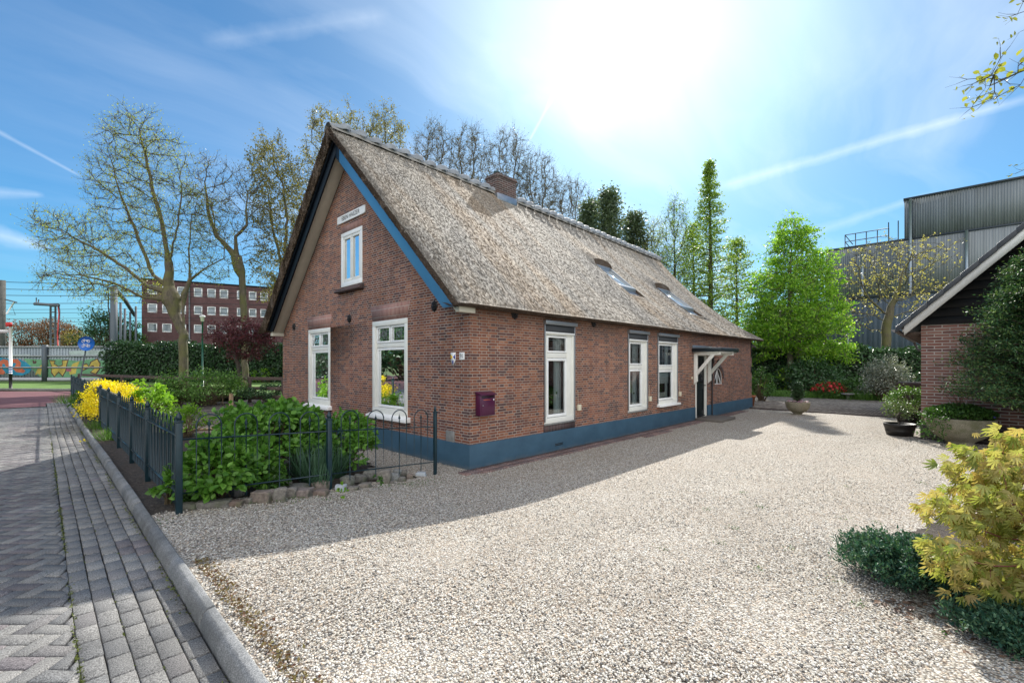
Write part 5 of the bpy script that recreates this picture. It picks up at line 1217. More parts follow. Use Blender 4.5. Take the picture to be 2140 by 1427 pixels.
# moss in the joints
n_ = 3200; P = np.stack([-4.616+0.005*rs.randn(n_), -4.6+rs.rand(n_)**1.4*14, np.full(n_, SZ-0.004)], -1); dens = (np.sin(P[:, 1]*2.1)+np.sin(P[:, 1]*5.3+1)+rs.rand(n_)*2.4) > 1.1; P = P[dens]
n2 = 1800; P2 = np.stack([-4.118+0.012*rs.randn(n2), -4.4+rs.rand(n2)*14, np.full(n2, SZ+0.002)], -1); P2 = P2[(np.sin(P2[:, 1]*3.1)+rs.rand(n2)*2) > 1.3]
P3_ = np.stack([-4.62+rs.randint(0, 6, 900)*0.104, -4.5+rs.rand(900)*10, np.full(900, SZ-0.006)], -1)+rs.randn(900, 3)*[.005, .02, 0]; P3_ = P3_[(np.sin(P3_[:, 1]*2.3+P3_[:, 0]*30)+rs.rand(len(P3_))) > 0.9]
n4 = 1500; P4 = np.stack([-3.95+0.05*np.abs(rs.randn(n4)), -4.8+rs.rand(n4)*3.4, np.full(n4, 0.215)], -1)
P = np.concatenate([P, P2, P3_]); mb = MB(); scatter(mb, DIAM, P, rs.randn(len(P), 3)*[1, 1, .3]+[0, 0, .35], rs.randn(len(P), 3)+[0, 0, 1], 0.012+0.010*rs.rand(len(P)))
mb.build('moss', MT['moss'], None, uv=False, kind='stuff', label='green moss growing in the paving joints', cat='moss')
mb = MB(); scatter(mb, DIAM, P4, rs.randn(n4, 3)*[1, 1, .3]+[0, 0, .3], rs.randn(n4, 3)+[0, 0, 1], 0.012+0.016*rs.rand(n4))
mb.build('kerb_weeds', leafm('rusty_sedum', (0.14, 0.055, 0.03), (0.20, 0.17, 0.05), trans=0.1), None, uv=False, kind='stuff', label='rusty creeping weeds between kerb and gravel', cat='weeds')
n_ = 700; P = np.stack([-4.0+rs.rand(n_)*3.6, -0.1-0.35*rs.rand(n_)**2, np.zeros(n_)], -1); P[:, 2] = gz(P[:, 0])+0.02; k_ = (np.sin(P[:, 0]*4)+rs.rand(n_)*2) > 1.2; P = P[k_]
mb = MB(); scatter(mb, DIAM, P, rs.randn(len(P), 3)*[1, 1, .3]+[0, 0, .6], rs.randn(len(P), 3)+[0, 0, 1], 0.02); mb.build('drive_weeds', LF['mid'], None, uv=False, kind='stuff', label='tiny weeds in the gravel along the edging stones', cat='weeds')
n_ = 900; c_ = np.array([at(1250+850*rs.rand(), 1010+400*rs.rand(), 0) for _ in range(45)]); w_ = rs.randint(0, 45, n_); P = np.concatenate([c_[w_]+rs.randn(n_, 2)*.035, np.full((n_, 1), .018)], 1)
mb = MB(); scatter(mb, DIAM, P, rs.randn(n_, 3)*[1, 1, .3]+[0, 0, .6], rs.randn(n_, 3)+[0, 0, 1], 0.010+.012*rs.rand(n_)); mb.build('gravel_weeds', LF['mid'], None, uv=False, kind='stuff', label='sparse seedlings coming up through the gravel', cat='weeds')
x_, y_ = at(483, 843, .2); mb = MB(); mb.tube([(x_, y_, 0), (x_, y_, .55), (x_+.01, y_, .58)], [0.07, 0.07, 0.055], 10); mb.build('wooden_stake', MT['pale_wood'], None, label='short round wooden stake standing in the front garden', cat='stake')
# post-and-rail fence at the back of the garden
wf = thing('rail_fence', ray(360, 21)+(0,), 'weathered wooden post and rail fence behind the front garden', 'fence')
pts = [ray(165, 27), ray(255, 23.5), ray(342, 21.2), ray(430, 20.5), ray(522, 20), ray(592, 19.8), ray(660, 19.6)]
for p in pts:
    mb = MB(); mb.box((p[0]-.06, p[1]-.06, 0), (p[0]+.06, p[1]+.06, 1.12)); mb.build('post', MT['dark_wood'], wf, bev=.01)
for a, b_ in zip(pts[:-1], pts[1:]):
    for z in (0.98, 0.55, 0.18):
        d = np.array(b_)-np.array(a); nn = np.array([-d[1], d[0]])/np.linalg.norm(d)*0.02
        mb = MB(); mb.prism([tuple(np.array(a)-nn), tuple(np.array(b_)-nn), tuple(np.array(b_)+nn), tuple(np.array(a)+nn)], z, z+0.14); mb.build('rail', MT['dark_wood'], wf, bev=.006)
B('hedge_shrub', 'broad green shrub grown over the rail fence', 'shrub', 425, 838, 92, 772, 6000, 0.075, 'hedge', ry=0.45, g=0.15, clumps=60, rc=0.45)
B('hedge_shrub', 'low green shrub on the rail fence left of the purple tree', 'shrub', 372, 840, 40, 790, 1800, 0.07, 'hedge', g=0.15, ry=0.5, clumps=24)
B('hedge_shrub', 'dark clipped shrub by the house end of the rail fence', 'shrub', 560, 836, 55, 802, 3200, 0.07, 'dark', g=0.1, ry=0.5, clumps=36)
B('nettles', 'loose green weeds against the ivy near the house', 'weeds', 560, 800, 40, 768, 800, 0.10, 'lime', g=0.1, ry=0.5, clumps=20)
# ------------------------------------------------------------------ right hand side: garage, planters, shrubs
GX, GY = 9.03, -5.03
gar = thing('garage', (12.5, -8.6, 0), 'brick garage with black boarded gable, white barge board and dark roof tiles', 'building')
mb = MB(); hb = 2.575; kx = (4.433-2.562)/(6.551-4.698)
wg = 7.2; mid = GY-wg/2
mb.add([(GX, GY, -.1), (GX, GY-wg, -.1), (GX, GY-wg, hb), (GX, GY, hb), (GX+7, GY, -.1), (GX+7, GY-wg, -.1), (GX+7, GY-wg, hb), (GX+7, GY, hb)], [(0, 1, 2, 3), (0, 3, 7, 4), (4, 7, 6, 5), (1, 5, 6, 2)])
mb.build('wall', MT['brick_garage'], gar)
MT['brick_dark'] = mat('dark_plinth_brick', brick_fn([(0, (0.05, 0.04, 0.045)), (1, (0.09, 0.065, 0.065))], (0.16, 0.14, 0.13), w=0.25, h=0.0655, ms=0.009, squash=1))
mb = MB(); mb.box((GX-0.012, GY-wg, -0.1), (GX, GY+0.012, 0.42)); mb.build('plinth', MT['brick_dark'], gar)
# gable boarding, one lapped board after another
zr0 = 2.47; yr0 = -4.70   # roof line at its lower end
def zroof(y): return 2.43+(yr0-y)*kx
mb = MB(); z = hb
while z < zroof(mid)-0.25:
    y0 = yr0-(z+0.19-2.40)/kx; y1 = 2*mid-y0
    if y0-y1 < 0.1: break
    y0b = min(GY, y0)
    mb.prism([(GX-0.03, z-0.012), (GX-0.008, z+0.185), (GX+0.02, z+0.185), (GX+0.02, z-0.012)], y1, min(GY, y0+0.12), mp=lambda d, z_, y: (d, y, z_)); z += 0.18
mb.build('cladding', mat('black_boarding', col=(0.008, 0.010, 0.013), rough=0.55, var=0.3, bump=0.3), gar)
def slope(mb, xa, xb, y0, y1, up0, up1):
    v = [(x, y, zroof(y)+u) for x in (xa, xb) for y, u in ((y0, up0), (y1, up0), (y1, up1), (y0, up1))]
    mb.add(v, [(0, 1, 2, 3), (7, 6, 5, 4), (0, 4, 5, 1), (1, 5, 6, 2), (2, 6, 7, 3), (3, 7, 4, 0)])
xs0 = 8.70
mb = MB(); slope(mb, xs0, xs0+0.03, yr0-0.06, mid, -0.15, 0.13); mb.build('barge_board', MT['white2'], gar)
mb = MB(); slope(mb, xs0+0.03, GX, GY+.3, mid, -0.04, 0.0); mb.build('soffit', MT['white2'], gar)
mb = MB(); slope(mb, xs0+0.1, GX+7.2, yr0, mid, 0.05, 0.10); 
v = [(xs0, mid, zroof(mid)+.1), (GX+7.2, mid, zroof(mid)+.1), (GX+7.2, 2*mid-yr0, zroof(yr0)+.1), (xs0, 2*mid-yr0, zroof(yr0)+.1)]; mb.add(v, [(0, 1, 2, 3)])
rfm = mat('dark_roof_tile', col=(0.028, 0.033, 0.042), rough=0.38, var=0.2, vs=8, bump=0.2)
gr = mb.build('roof', rfm, gar)
y = yr0+0.06; k_ = 0
mb = MB()
while y > mid:
    y2 = y-0.262; 
    v = [(x, yy, zroof(yy)+u) for x in (xs0-0.035, xs0+0.25) for yy, u in ((y+0.03, 0.105), (y2, 0.09), (y2, 0.165), (y+0.03, 0.19))]
    mb.add(v, [(0, 1, 2, 3), (7, 6, 5, 4), (0, 4, 5, 1), (1, 5, 6, 2), (2, 6, 7, 3), (3, 7, 4, 0)])
    v = [(x, yy, zroof(yy)+u) for x in (xs0-0.05, xs0-0.034) for yy, u in ((y+0.03, 0.055), (y2+0.01, 0.040), (y2+0.01, 0.168), (y+0.03, 0.193))]
    mb.add(v, [(0, 1, 2, 3), (7, 6, 5, 4), (0, 4, 5, 1), (1, 5, 6, 2), (2, 6, 7, 3), (3, 7, 4, 0)]); y = y2
mb.build('verge_tiles', rfm, gr, bev=0.008)
mb = MB(); xa, xb = xs0-0.02, GX+7.2; rows = []
for a in np.linspace(math.pi, 2*math.pi, 9): rows.append([(xa, yr0+0.10+0.062*math.cos(a), 2.475+0.062*math.sin(a)), (xb, yr0+0.10+0.062*math.cos(a), 2.475+0.062*math.sin(a))])
mb.add(np.array(rows).reshape(-1, 3), [(2*i, 2*i+1, 2*i+3, 2*i+2) for i in range(8)])
mb.add([(xa, yr0+0.10+0.062*math.cos(a), 2.475+0.062*math.sin(a)) for a in np.linspace(math.pi, 2*math.pi, 9)], [tuple(range(9))])
mb.tube([(xb-0.2, yr0+.1, 2.42), (xb-.2, yr0+.02, 2.2), (xb-.2, GY+.05, 2.0), (xb-.2, GY+.05, 0)], 0.035, 8)
mb.build('gutter', mat('zinc_gutter', col=(0.20, 0.19, 0.19), rough=0.45, metal=0.5), gar)
mb = MB(); mb.box((GX-0.0, GY, 2.36), (GX+7, GY+0.28, 2.42)); mb.build('soffit', MT['dark_wood'], gar)

def conc_fn(n, b):
    co = n.new('ShaderNodeTexCoord').outputs['Object']
    a = n.noise(co, 90, 5, 0.75)
    c = n.ramp(a, [(0.35, (0.12, 0.10, 0.065)), (0.5, (0.27, 0.24, 0.17)), (0.66, (0.44, 0.41, 0.32))])
    c = n.mix(n.ramp(n.noise(co, 4, 5, 0.7), [(0.48, 0.0), (0.66, 0.7)]), c, (0.13, 0.135, 0.06, 1))
    n.set(b.inputs['Base Color'], c); b.inputs['Roughness'].default_value = 0.9; addbump(n, b, a, 0.8, 0.012)
MT['exposed'] = mat('exposed_aggregate_concrete', conc_fn)
def bowl(name, lab, x, y, r, h, foot, parent=None):
    mb = MB(); p = [(0, 0), (foot, 0), (foot, 0.04*h), (foot*0.9, 0.08*h)]
    for t in np.linspace(0.12, 1, 12): p.append((r*(1-(1-t)**2.3)**0.5 if t < 1 else r, h*(0.08+0.92*t)))
    p = [(max(a, foot*0.9) if i > 2 else a, b_) for i, (a, b_) in enumerate(p)]
    p += [(r*1.0, h*1.0), (r*0.93, h*1.0), (r*0.90, h*0.93), (0, h*0.90)]
    mb.lathe(p, (x, y, 0), 44); return mb.build(name, MT['exposed'], parent, smooth=True, uv=False, label=lab, cat='planter' if lab else None)
bx, by = at(2003, 930, 0); bx += 0.1; by -= 0.02
bowl('bowl_planter', 'big mossy concrete bowl planter in front of the garage wall', bx, by, 0.55, 0.57, 0.22)
pv = thing('periwinkle', (bx, by, 0.55), 'trailing periwinkle with violet flowers filling the big bowl', 'plant')
n_ = 5600; a = rs.rand(n_)*6.28; rr = 0.56*rs.rand(n_)**0.5; P = np.stack([bx+rr*np.cos(a), by+rr*np.sin(a), 0.57+0.30*(1-(rr/0.72)**2)*rs.rand(n_)**0.5], -1)
tr_ = rs.rand(n_) < 0.07; aa = 1.8+1.1*rs.rand(n_); P[tr_, 0] = (bx+0.64*np.cos(aa)+rs.randn(n_)*.04)[tr_]; P[tr_, 1] = (by+0.64*np.sin(aa)+rs.randn(n_)*.04)[tr_]; P[tr_, 2] = (0.62-0.5*rs.rand(n_)**1.6)[tr_]
mb = MB(); scatter(mb, OVAL, P, rs.randn(n_, 3)+[0, 0, .2], rs.randn(n_, 3)*.6+[0, 0, .9], 0.045*(0.6+0.7*rs.rand(n_))); mb.build('foliage', LF['mid'], pv, uv=False)
n_ = 26; a = rs.rand(n_)*6.28; rr = 0.55*rs.rand(n_)**0.5; P = np.stack([bx+rr*np.cos(a), by+rr*np.sin(a), 0.80-0.2*(rr/.6)**2+0*a], -1)
PET = (np.array([(0, 0, 0)]+[((1 if i % 2 == 0 else .45)*math.cos(i*.628), (1 if i % 2 == 0 else .45)*math.sin(i*.628), .1) for i in range(10)]), [(0, i+1, (i+1) % 10+1) for i in range(10)])
mb = MB(); scatter(mb, PET, P, rs.randn(n_, 3), rs.randn(n_, 3)*.4+[-.7, -.3, .6], 0.028); mb.build('blossom', LF['violet'], pv, uv=False)
mb = MB()
for i in range(7):
    a = rs.rand()*2.5+1.5; p = np.array([bx, by, .6]); q = p+np.array([math.cos(a)*.35, math.sin(a)*.35, .35+.25*rs.rand()]); mb.tube([p, (p+q)/2+[0, 0, .1], q], 0.005, 4)
mb.build('stems', MT['stem'], pv)
# yew beside the garage: tiers of sprigs on real branches
def conifer(name, lab, cat, base, h, r0, nb, ns, ls, m, barkm='bark_dark', top=0.35, droop=0.1, shape=0.8, low=0.05, group=None, rb=0.09, T=SPRIG, vol=0.10, leafup=0.0):
    x, y, z = base; r = thing(name, base, lab, cat, group); mb = MB()
    mb.tube([(x, y, z), (x+.02*h, y, z+h*.5), (x, y, z+h)], [rb, rb*.6, 0.01], 8, cap=False); mb.build('trunk', MT[barkm], r, smooth=True, uv=False)
    mb = MB(); PT = []; DR = []
    for i in range(nb):
        t = low+(1-low)*((i+rs.rand())/nb); zz_ = z+t*h; L1 = r0*(max(0.02, 1-t)**shape)*(0.7+0.5*rs.rand())+0.05; a = i*2.4+rs.rand()*.8
        d = np.array([math.cos(a), math.sin(a), 0]); k_ = 6
        pts = np.array([np.array([x, y, zz_])+d*L1*s+np.array([0, 0, (top*s-droop*4*s*s*0.3)*L1]) for s in np.linspace(0, 1, k_)])+rs.randn(k_, 3)*0.02*L1
        mb.tube(pts, np.linspace(0.012+0.012*L1, 0.003, k_), 4, cap=False)
        for s in np.linspace(0.12, 1, k_*3): PT.append(pts[0]+(pts[-1]-pts[0])*s if False else np.array([np.interp(s, np.linspace(0, 1, k_), pts[:, q]) for q in range(3)])); DR.append(d)
    mb.build('branches', MT['twig'], r, uv=False)
    PT = np.array(PT); DR = np.array(DR); w = ((rs.rand(ns)**0.8)*k_*3).astype(int).clip(0, k_*3-1)+rs.randint(0, nb, ns)*k_*3; P = PT[w]+rs.randn(ns, 3)*vol*np.array([1, 1, .7]); Y = DR[w]*0.9+rs.randn(ns, 3)*0.75+[0, 0, leafup]
    mb = MB(); scatter(mb, T, P, Y, rs.randn(ns, 3)*.5+[0, 0, 1], ls*(0.5+0.8*rs.rand(ns))); mb.build('foliage', m, r, uv=False); return r
yx, yy_ = ray(2200, 8.3)
conifer('yew', 'large glossy dark yew in front of the garage gable', 'tree', (yx, yy_, 0), 3.75, 1.5, 420, 150000, 0.05, LF['yewl'], top=0.6, droop=0.25, shape=0.55, vol=0.07, rb=0.08, leafup=0.3, low=0.16)
# barrel tub with azalea and another behind
def tub(lab, x, y, r, h, m):
    mb = MB(); mb.lathe([(0, 0), (r*.78, 0), (r*.86, h*.35), (r*.87, h*.36), (r*.885, h*.44), (r*.88, h*.45), (r*.95, h*.78), (r*.97, h*.79), (r*.99, h*.9), (r, h), (r*.93, h), (r*.9, h*.86), (0, h*.85)], (x, y, 0), 28); return mb.build('tub', m, None, smooth=False, label=lab, cat='planter')
tubm = mat('dark_barrel', col=(0.02, 0.017, 0.016), rough=0.5, var=0.4, vs=10, bump=0.3)
tx_, ty_ = at(1880, 910, 0); tub('dark half barrel tub with an old azalea at the gravel edge', tx_, ty_, 0.31, 0.29, tubm)
az = thing('azalea', (tx_, ty_, .26), 'gnarled azalea with sparse glossy leaves in the dark tub', 'plant')
A = ellip((tx_, ty_, .62), (.36, .36, .26), 130, .6); P, par = colonize(A, [[(tx_, ty_, .2), (tx_+.05, ty_, .32), (tx_-.02, ty_+.05, .42)]], .05, .5, .06)
mb = MB(); tn = np.zeros((len(P), 3)); e = par >= 0; tn[e] = nrm(P[e]-P[par[e]]); tn[~e] = [0, 0, 1]; edges_mesh(mb, P, par, np.maximum(.004, .022-.0007*np.arange(len(P))), tn); mb.build('branches', MT['bark_dark'], az, uv=False)
w = rs.randint(len(P)//5, len(P), 900); mb = MB(); scatter(mb, OVAL, P[w]+rs.randn(900, 3)*.045, rs.randn(900, 3)+[0, 0, .4], rs.randn(900, 3)*.6+[0, 0, 1], .045*(.6+.7*rs.rand(900))); mb.build('foliage', leafm('azalea_leaf', (0.07, 0.13, 0.04), (0.22, 0.28, 0.12), trans=.25, rough=.25), az, uv=False)
tx2, ty2 = at(1900, 884, 0); tub('second dark tub half hidden behind the azalea', tx2, ty2, .33, .34, tubm)
bush('boxwood', 'round glossy shrub in the rear tub beside the garage corner', 'shrub', (tx2, ty2, .3), .55, .55, .75, 2200, .05, LF['hedge'], clumps=34)
mb = MB(); wx, wy = at(1915, 862, 0)
for z in np.arange(0.02, 1.0, .115): mb.box((wx-.6, wy-.5, z), (wx+.6, wy+.5, z+.108))
mb.build('wooden_planter', MT['dark_wood'], None, bev=.008, label='tall slatted wooden planter box behind the tubs by the garage', cat='planter')
# concrete bowl with a dwarf conifer on the drive
cx_, cy_ = at(1667, 866, 0); bowl('bowl_planter', 'small concrete bowl planter standing alone on the far gravel', cx_, cy_, 0.36, 0.42, 0.13)
conifer('dwarf_spruce', 'clipped cone of dwarf spruce growing in the small bowl', 'plant', (cx_, cy_, .38), .66, .17, 90, 7000, .035, LF['dark'], top=.9, shape=.55, vol=.022, rb=.02)
mb = MB(); n_ = 130; a = rs.rand(n_)*6.28; rr = .31*rs.rand(n_)**.35; scatter(mb, PET, np.stack([cx_+rr*np.cos(a), cy_+rr*np.sin(a), .43+.035*rs.rand(n_)], -1), rs.randn(n_, 3), rs.randn(n_, 3)*.4+[0, 0, 1], .026); mb.build('bedding_flowers', LF['pink'], None, uv=False, label='ring of pink and white bedding flowers in the small bowl', cat='flowers')
mb = MB(); qx, qy = at(1574, 851, 0); mb.lathe([(0, 0), (.13, 0), (.19, .36), (.21, .36), (.215, .42), (.19, .42), (.18, .36), (0, .36)], (14.75, .22, .03), 24); mb.build('terracotta_pot', mat('terracotta', col=(.36, .13, .06), rough=.8, var=.15), None, smooth=True, label='terracotta pot peeking out behind the far house corner', cat='pot')
# acer and juniper close to the camera
def acer():
    rs.seed(23)
    base = at(2330, 1330, 0); x, y = base; r = thing('japanese_maple', (x, y, 0), 'yellow green japanese maple with drooping lobed leaves at the drive edge', 'tree')
    A = np.concatenate([ellip(P3(2165, 1130, 2.95), (.58, .58, .42), 280, .5), ellip(P3(2110, 1010, 3.05), (.36, .36, .27), 130, .6), ellip(P3(2210, 1000, 2.9), (.42, .42, .38), 90, .5), ellip(P3(2050, 1180, 2.95), (.28, .28, .22), 80, .6), ellip(P3(1990, 1060, 3.05), (.20, .20, .10), 18, .7), ellip(P3(1965, 1130, 2.9), (.14, .14, .12), 9, .7), ellip(P3(2020, 960, 3.1), (.2, .2, .12), 12, .7), ellip(P3(2100, 910, 3.1), (.2, .2, .08), 9, .7)])
    P, par = colonize(A, [[(x, y, 0), (x-.1, y+.1, .22), (x-.18, y+.22, .42)]], .07, 1.2, .085, up=.02, wob=.12); n = len(P)
    nch = np.zeros(n); acc = np.zeros(n)
    for i in range(n-1, -1, -1):
        if nch[i] == 0: acc[i] = .0022**2.2
        if par[i] >= 0: nch[par[i]] += 1; acc[par[i]] += acc[i]
    rad = acc**(1/2.2); tn = np.zeros((n, 3)); e = par >= 0; tn[e] = nrm(P[e]-P[par[e]]); tn[~e] = [0, 0, 1]
    mb = MB(); edges_mesh(mb, P, par, rad, tn); mb.build('branches', mat('red_twig', col=(0.20, 0.06, 0.05), rough=.6), r, uv=False)
    V = [(0, 0, 0)]; F = []
    for i, an in enumerate((-84, -56, -28, 0, 28, 56, 84)):
        L1 = (0.5, .75, .93, 1.0, .93, .75, .5)[i]; ca, sa = math.sin(R(an)), math.cos(R(an)); px_, py2 = sa, -ca; b0 = len(V)
        for t, w in ((.38, .075), (.68, .09)):
            for s in (-1, 1): V.append((ca*t*L1+px_*w*s, sa*t*L1+py2*w*s, -.30*t*t+.02*s))
        V.append((ca*L1, sa*L1, -.42*L1))
        F += [(0, b0, b0+1), (b0, b0+2, b0+3, b0+1), (b0+2, b0+4, b0+3)]
    PALM = (np.array(V), F)
    tips = np.where(rad < .0042)[0]; n_ = 2300; w = tips[rs.randint(0, len(tips), n_)]; Pp = P[w]+rs.randn(n_, 3)*.035
    Y = np.stack([rs.randn(n_)*.55-.2, rs.randn(n_)*.55+.15, -1.0-.6*rs.rand(n_)], -1); Z = rs.randn(n_, 3)*.5+[-.6, -.5, .5]
    mb = MB(); scatter(mb, PALM, Pp, Y, Z, .072*(.55+.7*rs.rand(n_))); mb.build('foliage', LF['acer'], r, uv=False)
acer()
def juniper(lab, c, rx, ry, h, nb, ns, rot=0):
    x, y = c; z = 0.0; r = thing('juniper', (x, y, z), lab, 'shrub'); mb = MB(); PT, DR = [], []
    for i in range(nb):
        a = i*2.399+rs.rand()*.5; L1 = (.45+.6*rs.rand()); d = np.array([math.cos(a)*rx, math.sin(a)*ry, 0])*L1; hh = h*(.35+.75*rs.rand())*(1.25-L1*.75)
        pts = [np.array([x, y, z+.03])+d*s+np.array([0, 0, hh*math.sin(min(s*2.2, 1.7))*.95]) for s in np.linspace(0, 1, 6)]
        mb.tube(pts, np.linspace(.010, .002, 6), 4, cap=False)
        for s in np.linspace(.3, 1, 12): PT.append([np.interp(s, np.linspace(0, 1, 6), np.array(pts)[:, q]) for q in range(3)]); DR.append(nrm(d)*.6+np.array([0, 0, .75]))
    mb.build('branches', MT['twig'], r, uv=False); PT, DR = np.array(PT), np.array(DR); w = rs.randint(0, len(PT), ns)
    P = PT[w]+rs.randn(ns, 3)*.026; P[:, 2] = np.maximum(P[:, 2], .01); mb = MB(); scatter(mb, SPRIG, P, DR[w]+rs.randn(ns, 3)*.6, rs.randn(ns, 3)*.5+[0, 0, .8], .030*(.5+.8*rs.rand(ns))); mb.build('foliage', LF['jun'], r, uv=False)
juniper('low spreading blue green juniper at the edge of the gravel', at(1900, 1215, 0), .46, .46, .33, 170, 34000)
juniper('second juniper mound in the shade under the maple', at(2120, 1350, 0), .30, .30, .20, 80, 11000)
n_ = 420; x = 1.0+rs.rand(n_)*2.4; y = -6.4+rs.rand(n_)*1.4; x, y = (CAM[0]+0*x), y
pp = np.array([at(1820+320*rs.rand(), 1260+170*rs.rand(), 0) for _ in range(n_)]); mb = MB(); scatter(mb, OVAL, np.stack([pp[:, 0], pp[:, 1], .008+.012*rs.rand(n_)], -1), rs.randn(n_, 3)*[1, 1, .1], rs.randn(n_, 3)*.25+[0, 0, 1], .05*(.5+.8*rs.rand(n_))); mb.build('fallen_leaves', LF['dead'], None, uv=False, kind='stuff', label='dry brown leaves under the juniper', cat='leaves')
# branch of a cherry reaching in from the right
def cherry():
    b0 = P3(2500, 900, 5.6); x, y = b0[0], b0[1]; A = np.concatenate([ellip(P3(2150, 150, 4.7), (.55, .55, .28), 70, .6), ellip(P3(2085, 170, 4.7), (.22, .22, .1), 26, .7), ellip(P3(2170, 20, 4.7), (.3, .3, .25), 26, .6), ellip((x, y, 4.6), (1.5, 1.5, 1.0), 120)])
    return tree('cherry_tree', 'cherry branch with young leaves reaching in from the upper right', 'tree', (x, y, 0), [[(x, y, 0), (x, y, 1.6), (x-.1, y+.05, 3.0)]], A, .16, 2.5, .17, .11, 'bark_dark', leafm('cherry_leaf', (0.24, 0.26, 0.04), (0.40, 0.40, 0.08), trans=.45), nleaf=1500, ls=.062, twigs=3, tl=.22, up=.02, lt=OVAL, spread=.02, rtip=.004)
cherry()

# ------------------------------------------------------------------ planting behind the patio
def hedge(name, lab, p0, p1, w, h, n, ls, m, cat='hedge', z=0.0):
    p0, p1 = np.array(p0), np.array(p1); d = p1-p0; L1 = np.linalg.norm(d); d /= L1; nn = np.array([-d[1], d[0]]); r = thing(name, (p0[0], p0[1], z), lab, cat)
    u_ = rs.rand(n)*L1; q = rs.rand(n); top = rs.rand(n) < .3; s = np.where(rs.rand(n) < .5, -1, 1)*w/2*(1-.22*rs.rand(n)**2); zz_ = rs.rand(n)*h
    s = np.where(top, (rs.rand(n)-.5)*w, s); hh = h*(1+.05*np.sin(u_*1.3)+.035*np.sin(u_*4.1)); zz_ = np.where(top, hh*(1-.08*rs.rand(n)), zz_*hh/h)
    s = s*(1+.14*np.sin(u_*2.2+zz_*3)); P = np.stack([p0[0]+d[0]*u_+nn[0]*s, p0[1]+d[1]*u_+nn[1]*s, z+zz_], -1)+rs.randn(n, 3)*.07
    out_ = np.stack([nn[0]*s, nn[1]*s, np.where(top, 1.0, .35)], -1); mb = MB(); scatter(mb, OVAL, P, rs.randn(n, 3)*.8+out_*.5+[0, 0, -.2], nrm(out_)+rs.randn(n, 3)*.45, ls*(.6+.8*rs.rand(n))); mb.build('foliage', m, r, uv=False)
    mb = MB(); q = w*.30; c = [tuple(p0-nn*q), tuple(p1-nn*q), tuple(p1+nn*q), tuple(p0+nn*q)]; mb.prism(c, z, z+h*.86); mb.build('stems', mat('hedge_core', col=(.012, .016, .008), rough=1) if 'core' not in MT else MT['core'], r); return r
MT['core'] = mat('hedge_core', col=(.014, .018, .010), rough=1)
hedge('laurel_hedge', 'tall dark hedge closing off the back of the patio', ray(1540, 27.5), ray(1990, 26), 1.4, 2.55, 26000, .13, LF['dark'])
n_ = 9000; t = rs.rand(n_); pp = np.array(ray(1575, 24.5))[None]*(1-t[:, None])+np.array(ray(1835, 21.0))[None]*t[:, None]+rs.randn(n_, 2)*.32
mb = MB(); scatter(mb, BLADE, np.stack([pp[:, 0], pp[:, 1], np.full(n_, .03)], -1), rs.randn(n_, 3)*.35+[0, 0, 1], rs.randn(n_, 3)*[1, 1, .1], .30*(.5+.7*rs.rand(n_))*np.ones(n_)); mb.v[-1] = mb.v[-1]; mb.build('border_grass', LF['blade'], None, uv=False, kind='stuff', label='strip of green blades edging the patio', cat='grass')
def BR(name, lab, cat, px, d, rpx, toppx, n, ls, m, **kw):
    x, y = ray(px, d); k_ = d/951; h = CAM[2]+(760-toppx)*k_; return bush(name, lab, cat, (x, y, 0), rpx*k_, rpx*k_, h, n, ls, LF[m], **kw)
BR('elaeagnus', 'silvery shrub catching the light beside the yellow budding tree', 'shrub', 1850, 20.5, 37, 740, 5200, .075, 'silver', clumps=60, rc=.4)
rh = BR('rhododendron', 'rhododendron covered in red flowers behind the patio', 'shrub', 1732, 22.3, 31, 797, 1100, .09, 'mid', clumps=26)
x, y = ray(1732, 22.3); n_ = 200; v = nrm(rs.randn(n_, 3)); v[:, 2] = abs(v[:, 2]); mb = MB(); scatter(mb, PET, np.array([x, y, .35])+v*np.array([.74, .74, .5])*(.8+.25*rs.rand(n_, 1)), rs.randn(n_, 3), v, .07); mb.build('blossom', LF['red'], rh, uv=False)
BR('laurel', 'dark bluish shrub left of the red rhododendron', 'shrub', 1700, 24.2, 52, 748, 3600, .12, 'dark', clumps=50, rc=.4)
BR('laurel', 'dark shrub right of the red rhododendron', 'shrub', 1790, 22.6, 30, 790, 1600, .10, 'mid', clumps=26)
BR('laurel', 'pale leaved shrub by the far corner of the house', 'shrub', 1590, 20.5, 26, 768, 1500, .08, 'mid', clumps=26)
BR('laurel', 'dark loose shrub under the bright green tree', 'shrub', 1640, 26, 40, 770, 2400, .11, 'dark', clumps=34)
BR('laurel', 'dark shrub right of the silvery one', 'shrub', 1900, 20.8, 26, 775, 1600, .09, 'dark', clumps=26)
mb = MB(); x, y = ray(1772, 21.3); mb.lathe([(0, 0), (.10, 0), (.06, .06), (.06, .2), (.26, .24), (.27, .29), (.2, .27), (0, .26)], (x, y, .03), 20); mb.build('bird_bath', MT['grey_stone'], None, smooth=True, label='low grey stone bird bath in the green border', cat='bird bath')
mb = MB(); x, y = ray(1795, 28.5); mb.box((x-.6, y-.6, 2.3), (x+.6, y+.5, 2.75)); mb.build('blue_container', mat('faded_blue', col=(.05, .20, .27), rough=.6), None, bev=.04, label='faded blue container showing above the hedge', cat='container')
